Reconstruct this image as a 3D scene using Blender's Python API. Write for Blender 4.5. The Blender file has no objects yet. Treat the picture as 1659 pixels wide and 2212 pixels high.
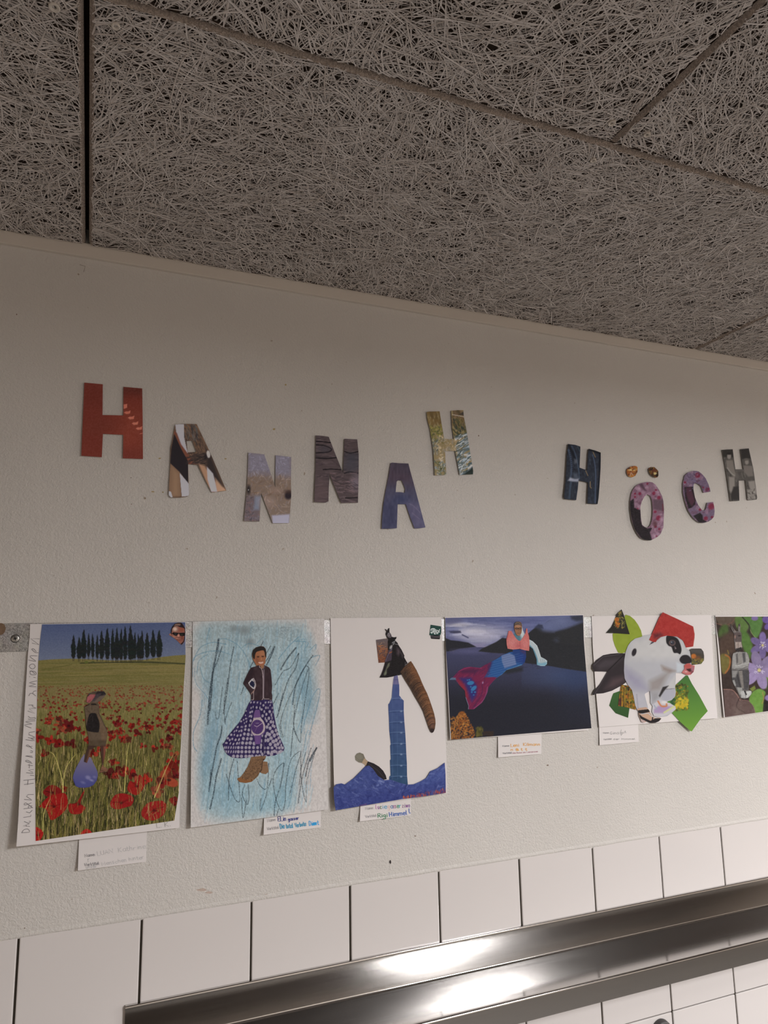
import bpy, bmesh, math, random
import numpy as np
from mathutils import Vector, Matrix
from mathutils.geometry import delaunay_2d_cdt

scene = bpy.context.scene
W, H = 1659.0, 2212.0
ZC = 1.72                      # camera height above the floor
CAM_D = 1.09787637             # camera distance from the picture wall (wall plane y=0, room at y<0)
FPX = 1542.48
YAW, PITCH, ROLL = 0.390019657, 0.163899101, -0.0174287326

# ------------------------------------------------------------------ camera
def cam_axes():
    cy, sy = math.cos(YAW), math.sin(YAW)
    f = np.array([sy*math.cos(PITCH), cy*math.cos(PITCH), math.sin(PITCH)])
    r = np.array([cy, -sy, 0.0])
    u = np.cross(r, f)
    return (math.cos(ROLL)*r+math.sin(ROLL)*u, -math.sin(ROLL)*r+math.cos(ROLL)*u, f)
CR, CU, CF = cam_axes()
cd = bpy.data.cameras.new('camera'); cam = bpy.data.objects.new('camera', cd)
scene.collection.objects.link(cam); scene.camera = cam
cd.sensor_fit = 'HORIZONTAL'; cd.sensor_width = 36.0; cd.lens = FPX/W*36.0
cd.clip_start = 0.02
M = Matrix(((CR[0], CU[0], -CF[0], 0.0), (CR[1], CU[1], -CF[1], -CAM_D), (CR[2], CU[2], -CF[2], ZC), (0, 0, 0, 1)))
cam.matrix_world = M

# ------------------------------------------------------------------ world, lamps, exposure
w = bpy.data.worlds.new('world'); scene.world = w; w.use_nodes = True
w.node_tree.nodes['Background'].inputs[0].default_value = (0.9, 0.85, 0.8, 1)
w.node_tree.nodes['Background'].inputs[1].default_value = 0.0
def area_lamp(name, loc, size, size_y, power, col, spread):
    l = bpy.data.lights.new(name, 'AREA'); l.shape = 'RECTANGLE'; l.size = size; l.size_y = size_y
    l.energy = power; l.color = col; l.spread = math.radians(spread)   # spread angle trims the most grazing light
    o = bpy.data.objects.new(name, l); scene.collection.objects.link(o); o.location = loc
    return o
area_lamp('ceiling_lamp_or_fill', (1.69, -2.30, ZC+0.555), 0.32, 0.95, 118.0, (1.0, 0.98, 0.985), 177)
area_lamp('ceiling_lamp_or_fill', (4.0, -1.3, ZC+0.555), 0.5, 0.5, 85.0, (1.0, 0.98, 0.985), 177)  # unseen fill added at the right to weight the wall gradient that way
scene.view_settings.view_transform = 'Standard'
scene.view_settings.look = 'None'
scene.view_settings.gamma = 1.0
scene.view_settings.use_curve_mapping = False
scene.view_settings.exposure = 0.0

# ------------------------------------------------------------------ helpers
COL = scene.collection
def wp(x, y, off=0.0):
    """photo pixel (arrays ok) -> point on the plane `off` metres in front of the picture wall"""
    x = np.asarray(x, float); y = np.asarray(y, float); off = np.asarray(off, float)
    dx = CR[0]*(x-W/2)+CU[0]*(H/2-y)+CF[0]*FPX
    dy = CR[1]*(x-W/2)+CU[1]*(H/2-y)+CF[1]*FPX
    dz = CR[2]*(x-W/2)+CU[2]*(H/2-y)+CF[2]*FPX
    t = (CAM_D-off)/dy
    return np.stack([dx*t, -off+0*dx, ZC+dz*t], -1)

def link(name, me, mat=None, parent=None, loc=None):
    o = bpy.data.objects.new(name, me); COL.objects.link(o)
    if mat is not None and me is not None and not me.materials: me.materials.append(mat)
    if loc is not None: o.location = loc
    if parent is not None: o.parent = parent
    return o
def tag(o, label=None, cat=None, group=None, kind=None):
    if label: o['label'] = label
    if cat: o['category'] = cat
    if group: o['group'] = group
    if kind: o['kind'] = kind
    return o
def par(o, p):
    """parent o to p (p stands unrotated at p.location) and keep o where it is"""
    o.parent = p; o.matrix_parent_inverse = Matrix.Translation(-Vector(p.location)); return o
def empty(name, loc):
    o = bpy.data.objects.new(name, None); COL.objects.link(o); o.location = loc; o.empty_display_size = .02
    return o
def box_bm(bm, x0, x1, y0, y1, z0, z1, bevel=0.0):
    r = bmesh.ops.create_cube(bm, size=1.0)
    for v in r['verts']:
        v.co = Vector((x0+(v.co.x+.5)*(x1-x0), y0+(v.co.y+.5)*(y1-y0), z0+(v.co.z+.5)*(z1-z0)))
    if bevel:
        es = list({e for v in r['verts'] for e in v.link_edges})
        bmesh.ops.bevel(bm, geom=es, offset=bevel, segments=2, profile=.5, affect='EDGES')
def bm_mesh(bm, name, smooth=False):
    me = bpy.data.meshes.new(name); bm.to_mesh(me); bm.free()
    if smooth: me.polygons.foreach_set('use_smooth', [True]*len(me.polygons))
    return me
def box(name, x0, x1, y0, y1, z0, z1, mat, parent=None, bevel=0.0):
    """box whose object origin is its own centre"""
    c = Vector(((x0+x1)/2, (y0+y1)/2, (z0+z1)/2))
    bm = bmesh.new(); box_bm(bm, x0-c.x, x1-c.x, y0-c.y, y1-c.y, z0-c.z, z1-c.z, bevel)
    return link(name, bm_mesh(bm, name), mat, parent, c)
def np_mesh(name, verts, faces_idx, nper, smooth=False):
    me = bpy.data.meshes.new(name)
    nv = len(verts); nf = len(faces_idx)
    me.vertices.add(nv); me.vertices.foreach_set('co', np.ascontiguousarray(verts, np.float32).ravel())
    me.loops.add(nf*nper); me.loops.foreach_set('vertex_index', np.ascontiguousarray(faces_idx, np.int32).ravel())
    me.polygons.add(nf); me.polygons.foreach_set('loop_start', np.arange(0, nf*nper, nper, dtype=np.int32))
    me.polygons.foreach_set('loop_total', np.full(nf, nper, np.int32))
    me.update(calc_edges=True); me.validate()
    me.polygons.foreach_set('use_smooth', np.full(len(me.polygons), smooth))
    return me

def s2l(c):
    c = np.asarray(c, float)/255.0
    return np.where(c <= .04045, c/12.92, ((c+.055)/1.055)**2.4)

# ------------------------------------------------------------------ materials
def new_mat(name):
    m = bpy.data.materials.new(name); m.use_nodes = True
    nt = m.node_tree; b = nt.nodes['Principled BSDF']
    return m, nt, b
def N(nt, t, **k):
    n = nt.nodes.new(t)
    for a, v in k.items(): setattr(n, a, v)
    return n
def simple(name, col, rough=.6, metal=0.0, noise=None, amt=.06, bump=0.0, bscale=400.0, spec=.5):
    m, nt, b = new_mat(name)
    b.inputs['Roughness'].default_value = rough; b.inputs['Metallic'].default_value = metal
    b.inputs['Specular IOR Level'].default_value = spec
    geo = N(nt, 'ShaderNodeNewGeometry')
    n1 = N(nt, 'ShaderNodeTexNoise'); n1.inputs['Scale'].default_value = noise or 8.0; n1.inputs['Detail'].default_value = 4
    nt.links.new(geo.outputs['Position'], n1.inputs['Vector'])
    mix = N(nt, 'ShaderNodeMix', data_type='RGBA')
    mix.inputs[6].default_value = (*[c*(1-amt) for c in col], 1); mix.inputs[7].default_value = (*[min(1, c*(1+amt)) for c in col], 1)
    nt.links.new(n1.outputs['Fac'], mix.inputs[0]); nt.links.new(mix.outputs[2], b.inputs['Base Color'])
    if bump:
        n2 = N(nt, 'ShaderNodeTexNoise'); n2.inputs['Scale'].default_value = bscale; n2.inputs['Detail'].default_value = 3
        nt.links.new(geo.outputs['Position'], n2.inputs['Vector'])
        bp = N(nt, 'ShaderNodeBump'); bp.inputs['Strength'].default_value = 1; bp.inputs['Distance'].default_value = bump
        nt.links.new(n2.outputs['Fac'], bp.inputs['Height']); nt.links.new(bp.outputs[0], b.inputs['Normal'])
    return m

def plaster_mat():
    m, nt, b = new_mat('painted_plaster')
    b.inputs['Roughness'].default_value = .42
    b.inputs['Specular IOR Level'].default_value = .45
    geo = N(nt, 'ShaderNodeNewGeometry')
    def noise(scale, detail, rough=.5, dist=0.0):
        n = N(nt, 'ShaderNodeTexNoise'); n.inputs['Scale'].default_value = scale; n.inputs['Detail'].default_value = detail
        n.inputs['Roughness'].default_value = rough; n.inputs['Distortion'].default_value = dist
        nt.links.new(geo.outputs['Position'], n.inputs['Vector']); return n
    big = noise(2.2, 4)
    ramp = N(nt, 'ShaderNodeValToRGB')
    ramp.color_ramp.elements[0].position = .3; ramp.color_ramp.elements[0].color = (.635, .61, .575, 1)
    ramp.color_ramp.elements[1].position = .7; ramp.color_ramp.elements[1].color = (.69, .665, .63, 1)
    nt.links.new(big.outputs['Fac'], ramp.inputs[0])
    # small specks of dirt
    sp = noise(95, 1)
    r2 = N(nt, 'ShaderNodeValToRGB')
    r2.color_ramp.elements[0].position = .76; r2.color_ramp.elements[0].color = (0, 0, 0, 1)
    r2.color_ramp.elements[1].position = .82; r2.color_ramp.elements[1].color = (1, 1, 1, 1)
    nt.links.new(sp.outputs['Fac'], r2.inputs[0])
    mx = N(nt, 'ShaderNodeMix', data_type='RGBA'); mx.inputs[7].default_value = (.34, .27, .20, 1)
    nt.links.new(r2.outputs[0], mx.inputs[0]); nt.links.new(ramp.outputs[0], mx.inputs[6])
    nt.links.new(mx.outputs[2], b.inputs['Base Color'])
    f1 = noise(300, 3, .55, .7); f2 = noise(120, 2, .5, .8); f3 = noise(38, 2)
    r3 = N(nt, 'ShaderNodeValToRGB'); r3.color_ramp.elements[0].position = .38; r3.color_ramp.elements[1].position = .62
    nt.links.new(f1.outputs['Fac'], r3.inputs[0])
    a = N(nt, 'ShaderNodeMath', operation='MULTIPLY_ADD'); a.inputs[1].default_value = 1.6
    nt.links.new(f2.outputs['Fac'], a.inputs[0]); nt.links.new(r3.outputs[0], a.inputs[2])
    a2 = N(nt, 'ShaderNodeMath', operation='MULTIPLY_ADD'); a2.inputs[1].default_value = 1.6
    nt.links.new(f3.outputs['Fac'], a2.inputs[0]); nt.links.new(a.outputs[0], a2.inputs[2])
    bp = N(nt, 'ShaderNodeBump'); bp.inputs['Distance'].default_value = .00028; bp.inputs['Strength'].default_value = 1
    nt.links.new(a2.outputs[0], bp.inputs['Height']); nt.links.new(bp.outputs[0], b.inputs['Normal'])
    return m
MAT_PLASTER = plaster_mat()
MAT_ROOM = simple('room_paint', (.68, .60, .52), .8)
MAT_FLOOR = simple('floor_lino', (.055, .05, .045), .6)
MAT_BATTEN = simple('batten_paint', (.66, .61, .55), .5, bump=.0001, bscale=200)
MAT_TILE = simple('glazed_tile', (.73, .695, .68), .12, noise=3, amt=.02)
MAT_GROUT = simple('dark_grout', (.035, .027, .018), .95, noise=60, amt=.5, bump=.0006, bscale=500)
MAT_PANEL_SHADE = simple('wood_wool_board_shaded', (.07, .05, .038), .95, noise=60, amt=.35, bump=.001, bscale=300)  # board colour darkened so the gaps between fibres read as deep shade
MAT_BEVEL = simple('wood_wool_cut_edge', (.44, .37, .32), .95, noise=420, amt=.7, bump=.003, bscale=600)
MAT_PAPER = simple('white_paper', (.80, .765, .755), .55, noise=30, amt=.01)
MAT_SCREW = simple('screw_metal', (.42, .42, .40), .35, metal=.9)
MAT_HOLE_SHADE = simple('screw_recess_shade', (.012, .012, .012), .8)  # near-black colour stands in for the shade inside screw holes

def fibre_mat():
    m, nt, b = new_mat('wood_wool_fibre')
    b.inputs['Roughness'].default_value = .85
    geo = N(nt, 'ShaderNodeNewGeometry')
    at = N(nt, 'ShaderNodeAttribute', attribute_name='tone')
    r = N(nt, 'ShaderNodeValToRGB'); e = r.color_ramp.elements
    e[0].position = 0; e[0].color = (.52, .46, .42, 1); e[1].position = 1; e[1].color = (.76, .72, .70, 1)
    k = e.new(.35); k.color = (.64, .595, .565, 1); k = e.new(.7); k.color = (.70, .655, .63, 1)
    nt.links.new(at.outputs['Fac'], r.inputs[0]); nt.links.new(r.outputs[0], b.inputs['Base Color'])
    return m
MAT_FIBRE = fibre_mat()

def steel_mat(name, col, rough, aniso, bscale, bump, grain_col=.12):
    m, nt, b = new_mat(name)
    b.inputs['Metallic'].default_value = 1; b.inputs['Roughness'].default_value = rough
    geo = N(nt, 'ShaderNodeNewGeometry')
    mp = N(nt, 'ShaderNodeVectorMath', operation='MULTIPLY'); mp.inputs[1].default_value = bscale
    nt.links.new(geo.outputs['Position'], mp.inputs[0])
    n = N(nt, 'ShaderNodeTexNoise'); n.inputs['Scale'].default_value = 1; n.inputs['Detail'].default_value = 4
    nt.links.new(mp.outputs[0], n.inputs['Vector'])
    mix = N(nt, 'ShaderNodeMix', data_type='RGBA')
    mix.inputs[6].default_value = (*[c*(1-grain_col) for c in col], 1); mix.inputs[7].default_value = (*[min(1, c*(1+grain_col)) for c in col], 1)
    nt.links.new(n.outputs['Fac'], mix.inputs[0]); nt.links.new(mix.outputs[2], b.inputs['Base Color'])
    rr = N(nt, 'ShaderNodeMapRange'); rr.inputs[3].default_value = rough*.8; rr.inputs[4].default_value = rough*1.25
    nt.links.new(n.outputs['Fac'], rr.inputs[0]); nt.links.new(rr.outputs[0], b.inputs['Roughness'])
    bp = N(nt, 'ShaderNodeBump'); bp.inputs['Distance'].default_value = bump
    nt.links.new(n.outputs['Fac'], bp.inputs['Height']); nt.links.new(bp.outputs[0], b.inputs['Normal'])
    return m
MAT_STEEL = steel_mat('brushed_stainless_steel', (.60, .585, .57), .12, .5, (7, 420, 420), .000004, .05)
def galv_mat():
    m, nt, b = new_mat('galvanised_steel')
    b.inputs['Metallic'].default_value = .85; b.inputs['Roughness'].default_value = .42
    geo = N(nt, 'ShaderNodeNewGeometry')
    v = N(nt, 'ShaderNodeTexVoronoi'); v.inputs['Scale'].default_value = 520
    n0 = N(nt, 'ShaderNodeTexNoise'); n0.inputs['Scale'].default_value = 420; n0.inputs['Detail'].default_value = 3; n0.inputs['Distortion'].default_value = 1.5
    nt.links.new(geo.outputs['Position'], n0.inputs['Vector']); nt.links.new(geo.outputs['Position'], v.inputs['Vector'])
    r = N(nt, 'ShaderNodeValToRGB'); e = r.color_ramp.elements
    e[0].position = .36; e[0].color = (.27, .27, .26, 1); e[1].position = .62; e[1].color = (.66, .66, .65, 1)
    nt.links.new(n0.outputs['Fac'], r.inputs[0])
    n1 = N(nt, 'ShaderNodeTexNoise'); n1.inputs['Scale'].default_value = 60; n1.inputs['Detail'].default_value = 5
    nt.links.new(geo.outputs['Position'], n1.inputs['Vector'])
    mx = N(nt, 'ShaderNodeMix', data_type='RGBA', blend_type='MULTIPLY'); mx.inputs[0].default_value = .55
    nt.links.new(r.outputs[0], mx.inputs[6]); nt.links.new(n1.outputs['Color'], mx.inputs[7])
    hs = N(nt, 'ShaderNodeHueSaturation'); hs.inputs['Saturation'].default_value = .25; hs.inputs['Value'].default_value = 1.25
    nt.links.new(mx.outputs[2], hs.inputs['Color'])
    nt.links.new(hs.outputs[0], b.inputs['Base Color'])
    bp = N(nt, 'ShaderNodeBump'); bp.inputs['Distance'].default_value = .00015
    nt.links.new(n0.outputs['Fac'], bp.inputs['Height']); nt.links.new(bp.outputs[0], b.inputs['Normal'])
    return m
MAT_GALV = galv_mat()

def print_mat(name, rough):
    m, nt, b = new_mat(name)
    at = N(nt, 'ShaderNodeAttribute', attribute_name='ink')
    nt.links.new(at.outputs['Color'], b.inputs['Base Color'])
    b.inputs['Roughness'].default_value = rough; b.inputs['Specular IOR Level'].default_value = .12
    return m
MAT_PRINT = print_mat('printed_paper', .55)

# ------------------------------------------------------------------ room shell
ZT = ZC-0.37932                # top edge of the tiling
ZCEIL = ZC+0.581               # face of the ceiling boards
ZBAT = ZC+0.5630               # lower edge of the batten
XL, XR, YB = -1.5, 4.4, -3.9
PITCH_T = .15; X0T = -.0653277
tag(box('wall_back', XL-.1, XR+.1, 0.0, .15, ZT, ZCEIL+.1, MAT_PLASTER), kind='structure')
wb = tag(box('wall_back_tiled', XL-.1, XR+.1, .0015, .15, 0.0, ZT, MAT_GROUT), kind='structure')
tag(box('wall_left', XL-.1, XL, YB, 0, 0, ZCEIL+.1, MAT_ROOM), kind='structure')
tag(box('wall_right', XR, XR+.1, YB, 0, 0, ZCEIL+.1, MAT_ROOM), kind='structure')
tag(box('wall_front', XL-.1, XR+.1, YB-.1, YB, 0, ZCEIL+.1, MAT_ROOM), kind='structure')
tag(box('floor', XL-.1, XR+.1, YB-.1, .15, -.1, 0, MAT_FLOOR), kind='structure')
bt = box('trim_ceiling', XL, XR, -.007, 0, ZBAT, ZCEIL+.004, MAT_BATTEN, bevel=.0008); tag(bt, kind='structure')

# wall tiles, one by one
rows = [(ZT, .1463), (ZT-.1463, .1463), (ZT-.2926, .1463), (ZT-.4389, .1463)]
rt = random.Random(3)
def tile_mesh(h):
    bm = bmesh.new(); g = .0014
    box_bm(bm, g, PITCH_T-g, -.0045, .0015, -h+g, 0, .0014)
    return bm_mesh(bm, 'tile')
tm = tile_mesh(.1463)
for i, (zt, h) in enumerate(rows):
    for k in range(-4, 16):
        o = link('tile', tm, MAT_TILE, None, (X0T+k*PITCH_T+rt.uniform(-.0003, .0003), .0037, zt-(.0 if i == 0 else .0019)))
        o.rotation_euler = (rt.uniform(-.0006, .0006), rt.uniform(-.0006, .0006), rt.uniform(-.001, .001))
        par(o, wb)
# uneven paint line where the plaster laps the top of the tiles
rp = random.Random(9); vs = []; fs = []
nx = 420; xs = np.linspace(XL, 2.4, nx)
lapn = np.convolve(np.array([rp.uniform(0, 1) for _ in xs]), np.ones(5)/5, 'same')
for i, x in enumerate(xs):
    d = .0022+.0034*lapn[i]
    vs += [(x, -.0001, ZT+.004), (x, -.0012, ZT+.0008), (x, -.0011, ZT-d*.5), (x, .0012, ZT-d)]
fs = [(4*i+j, 4*i+j+1, 4*i+j+5, 4*i+j+4) for i in range(nx-1) for j in range(3)]
me = bpy.data.meshes.new('trim_paint_edge'); me.from_pydata(vs, [], fs); me.polygons.foreach_set('use_smooth', [True]*len(fs))
tag(link('trim_paint_edge', me, MAT_PLASTER), kind='structure')

# ------------------------------------------------------------------ ceiling of wood-wool boards
ceil = box('ceiling', XL-.1, XR+.1, YB-.1, .15, ZCEIL+.030, ZCEIL+.13, MAT_PANEL_SHADE); tag(ceil, kind='structure')
rf = np.random.default_rng(5)
CH = .0050
def fibre_mesh(x0, x1, y0, y1, dens, seed):
    g = np.random.default_rng(seed)
    n = int((x1-x0)*(y1-y0)*dens); S = 5
    cx = g.uniform(x0, x1, n); cy = g.uniform(y0, y1, n)
    near = (cx > -.5) & (cx < 1.65) & (cy > -.82)
    kp = near | (g.random(n) < .3); cx = cx[kp]; cy = cy[kp]; n = len(cx); near = near[kp]
    # orientation drifts slowly across the board, with wide scatter
    base = np.sin(cx*6+seed)*.9+np.cos(cy*8+seed*2)*.8+.2
    base = np.where(g.random(n) < .5, g.uniform(0, np.pi*2, n), base+g.normal(0, .7, n))
    L = g.uniform(.016, .062, n)*np.where(g.random(n) < .08, 1.9, 1)*np.where(near, 1, 1.4)
    wd = g.uniform(.00075, .0017, n)*.5*np.where(near, 1, 1.6)
    curv = g.normal(0, 7, n); curv2 = g.normal(0, 90.0, n)
    depth = g.random(n)**2.2*.0042
    depth = np.where(g.random(n) < .10, -.0007*g.random(n), depth)
    tilt = g.normal(0, .18, n); slope = g.normal(0, .008, n)
    s = np.linspace(-.5, .5, S)[None, :]*L[:, None]
    ang = base[:, None]+curv[:, None]*s+curv2[:, None]*s*s
    ds = L[:, None]/(S-1)
    px = np.cumsum(np.cos(ang)*ds, 1); py = np.cumsum(np.sin(ang)*ds, 1)
    px = px-px.mean(1, keepdims=True)+cx[:, None]; py = py-py.mean(1, keepdims=True)+cy[:, None]
    ok = (px > x0+CH) & (px < x1-CH) & (py > y0+CH) & (py < y1-CH)
    dx = np.minimum(px-x0, x1-px); dy = np.minimum(py-y0, y1-py); edge = np.clip(np.minimum(dx, dy), -.002, 1)
    jt = g.uniform(-.0004, .0026, px.shape); px = np.clip(px, x0+CH-jt, x1-CH+jt); py = np.clip(py, y0+CH-jt, y1-CH+jt)
    z = ZCEIL+depth[:, None]+slope[:, None]*s
    z = np.maximum(z, ZCEIL-.0008)
    nxv = -np.sin(ang); nyv = np.cos(ang)
    tap = np.ones(S); tap[0] = tap[-1] = .35
    hw = wd[:, None]*tap[None]
    ct = np.cos(tilt)[:, None]; st = np.sin(tilt)[:, None]
    A = np.stack([px+nxv*hw*ct, py+nyv*hw*ct, z+hw*st], -1); B = np.stack([px-nxv*hw*ct, py-nyv*hw*ct, z-hw*st], -1)
    V = np.stack([A, B], 2).reshape(-1, 3)
    i0 = (np.arange(n)*S*2)[:, None]+(np.arange(S-1)*2)[None]
    okf = ok[:, 1:] | ok[:, :-1]
    i0 = i0[okf]
    Fc = np.stack([i0, i0+1, i0+3, i0+2], -1)
    used = np.zeros(len(V), bool); used[Fc.ravel()] = True
    remap = np.cumsum(used)-1
    tone = np.repeat(g.random(n), S*2)[used].astype(np.float32)
    edge_t = np.repeat(edge[:, :, None], 2, 2).reshape(-1)[used]
    me = np_mesh('wood_fibre', V[used], remap[Fc], 4)
    at = me.attributes.new('tone', 'FLOAT', 'POINT')
    if len(at.data) == len(tone): at.data.foreach_set('value', tone)
    return me
def panel(x0, x1, y0, y1, dens, seed):
    g = .0008 if (x0 < -.03 and x1 > -.1 and y1 > -.1) or seed == 12 else .0011
    c = Vector(((x0+x1)/2, (y0+y1)/2, ZCEIL+.018))
    bm = bmesh.new()
    hx, hy = (x1-x0)/2-g, (y1-y0)/2-g; ch = CH
    lo = [(-hx+ch, -hy+ch), (hx-ch, -hy+ch), (hx-ch, hy-ch), (-hx+ch, hy-ch)]
    up = [(-hx, -hy), (hx, -hy), (hx, hy), (-hx, hy)]
    Z = lambda z_: [bm.verts.new((a, b, z_)) for a, b in lo]
    vin, vl = Z(-.018+.0062), Z(-.018+.0004)
    vu = [bm.verts.new((a, b, -.018+.0058)) for a, b in up]; vt = [bm.verts.new((a, b, .012)) for a, b in up]
    bm.faces.new(vin[::-1]); bm.faces.new(vt)
    for i in range(4):
        j = (i+1) % 4
        bm.faces.new((vin[j], vin[i], vl[i], vl[j])); f_ = bm.faces.new((vl[i], vl[j], vu[j], vu[i])); f_.material_index = 1; bm.faces.new((vu[i], vu[j], vt[j], vt[i]))
    bmesh.ops.recalc_face_normals(bm, faces=bm.faces)
    pm_ = bm_mesh(bm, 'ceiling_panel'); pm_.materials.append(MAT_PANEL_SHADE); pm_.materials.append(MAT_BEVEL)
    p = link('ceiling_panel', pm_, None, None, c)
    par(p, ceil)
    if dens:
        f = link('wood_fibre', fibre_mesh(x0+g, x1-g, y0+g, y1-g, dens, seed), MAT_FIBRE)
        par(f, p); tag(f, kind='stuff')
    return p
D1, D2, D3 = -.4747, -1.0747, -1.6747
DENS = 45000
XA = -.029098
P = {}
P['a'] = panel(XA-1.2012, XA-.0018, D1, -.004, DENS*.9, 11)
P['b'] = panel(XA+.0018, XA+1.2012, D1, -.004, DENS, 12)
P['c'] = panel(XA+1.2024, XA+2.4, D1, -.004, DENS*.9, 13)
P['d'] = panel(.5622-1.2, .5622, D2, D1, DENS*.85, 14)
P['e'] = panel(.5622, .5622+1.2, D2, D1, DENS*.85, 15)
panel(.5622+1.2, .5622+2.4, D2, D1, 0, 16); panel(.5622-2.1, .5622-1.2, D2, D1, 0, 17)
for r_ in range(2, 6):
    y1 = D2-.6*(r_-2); y0 = y1-.6; sh = 0 if r_ % 2 == 0 else .6
    for k in range(-1, 4):
        xa = XA-1.2+sh+1.2*k+.0; xb = xa+1.2
        if xb > XR+.2: continue
        panel(xa, xb, max(y0, YB), y1, 0, 30+r_*10+k)
def ceiling_screw(px, py, pan, r=.0052):
    d = CR*(px-W/2)+CU*(H/2-py)+CF*FPX; t = (ZCEIL-ZC)/d[2]; p = np.array([0, -CAM_D, ZC])+d*t
    bm = bmesh.new(); n = 20
    ring = []
    for rad, z in ((r, .004), (r, -.0012), (r*.82, -.0016), (r*.42, -.0008), (r*.38, .003)):
        ring.append([bm.verts.new((rad*math.cos(2*math.pi*i/n), rad*math.sin(2*math.pi*i/n), z)) for i in range(n)])
    for a, b in zip(ring, ring[1:]):
        for i in range(n):
            bm.faces.new((a[i], a[(i+1) % n], b[(i+1) % n], b[i]))
    f = bm.faces.new(ring[-1]); f.material_index = 1
    bmesh.ops.recalc_face_normals(bm, faces=bm.faces)
    me = bm_mesh(bm, 'screw'); me.materials.append(MAT_BATTEN); me.materials.append(MAT_HOLE_SHADE)
    o = link('screw', me, None, None, p); par(o, pan)
ceiling_screw(117.5, 15, P['a']); ceiling_screw(250, 56, P['b'], .0042)
ceiling_screw(1321.7, 265.6, P['d'], .0046); ceiling_screw(1397.8, 290.5, P['e'], .0042); ceiling_screw(1281.6, 346, P['b'], .0038)

# ------------------------------------------------------------------ stainless wall shelf
shelf = empty('steel_wall_shelf', (.0675, -.003, ZC-.5352))
tag(shelf, 'long brushed stainless steel shelf fixed to the white tiles', 'shelf')
def fillet(cx, cy, r, a0, a1, n=7):
    return [(cx+r*math.cos(math.radians(a0+(a1-a0)*i/n)), cy+r*math.sin(math.radians(a0+(a1-a0)*i/n))) for i in range(n+1)]
def sweep(name, prof, x0, x1, mat, parent, loc, cuts=2):
    bm = bmesh.new(); xs_ = np.linspace(x0, x1, cuts)
    rr = [[bm.verts.new((x-loc[0], y-loc[1], z-loc[2])) for y, z in prof] for x in xs_]
    for a, b in zip(rr, rr[1:]):
        for i in range(len(prof)):
            j = (i+1) % len(prof); bm.faces.new((a[i], a[j], b[j], b[i]))
    bm.faces.new(rr[0]); bm.faces.new(rr[-1][::-1])
    bmesh.ops.recalc_face_normals(bm, faces=bm.faces)
    me = bm_mesh(bm, name, True)
    try: me.set_sharp_from_angle(angle=math.radians(35))
    except Exception: pass
    o = link(name, me, mat, parent); return o
zs = ZC-.5352; zf = ZC-.4850
F0 = shelf.location
# flange upright against the tiles with a folded hem, tray falling slightly to the front, lip turned down
TF = math.tan(math.radians(1.2)); D_ = -.1005
def tz(y): return zs+(y+.005)*TF
sweep('back_flange', [(-.0005, zf+.0004), (-.0030, zf+.0004)]+fillet(-.0040, zf-.0012, .0016, 70, 180, 5)+[(-.0056, zf-.0034), (-.0048, zf-.0040), (-.0046, zs+.003), (-.0005, zs+.003)], .0675, 2.6, MAT_STEEL, shelf, F0)
sweep('shelf_tray', [(-.0046, zs+.0031)]+fillet(-.0072, zs+.0026, .0026, 0, -87, 6)+[(D_, tz(D_)), (D_, tz(D_)-.0015), (-.003, tz(-.003)-.0020), (-.0005, zs-.0006), (-.0005, zs+.0031)], .0675, 2.6, MAT_STEEL, shelf, F0)
sweep('front_lip', [(D_, tz(D_))]+fillet(D_-.0009, tz(D_)-.0033, .0032, 87, 180, 8)+[(D_-.0044, ZC-.5693), (D_-.0029, ZC-.5693), (D_-.0026, tz(D_)-.0045), (D_-.0010, tz(D_)-.0018), (D_, tz(D_)-.0015)], .0675, 2.6, MAT_STEEL, shelf, F0)

# ------------------------------------------------------------------ round knob below the shelf
kp = wp(1425, 2220, 0.0)
knob = empty('wall_knob', (kp[0], 0, kp[2]-.004)); tag(knob, 'dark round knob with a grey collar on the tiles below the shelf', 'knob')
MAT_KNOB = simple('dark_plastic', (.018, .015, .016), .35); MAT_KN2 = simple('grey_collar', (.06, .055, .055), .5)
def turned(name, prof, mat, par, n=40):
    bm = bmesh.new()
    rr = [[bm.verts.new((r*math.cos(2*math.pi*i/n), y, r*math.sin(2*math.pi*i/n))) for i in range(n)] for r, y in prof]
    for a, b in zip(rr, rr[1:]):
        for i in range(n): bm.faces.new((a[i], a[(i+1) % n], b[(i+1) % n], b[i]))
    bm.faces.new(rr[0]); bm.faces.new(rr[-1])
    bmesh.ops.recalc_face_normals(bm, faces=bm.faces)
    return link(name, bm_mesh(bm, name, True), mat, par)
turned('collar', [(.0185, 0), (.0195, -.003), (.0185, -.010), (.0160, -.012)], MAT_KN2, knob)
turned('grip', [(.0120, -.010), (.0130, -.020), (.0125, -.030), (.0100, -.034), (.004, -.0355)], MAT_KNOB, knob)

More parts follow.
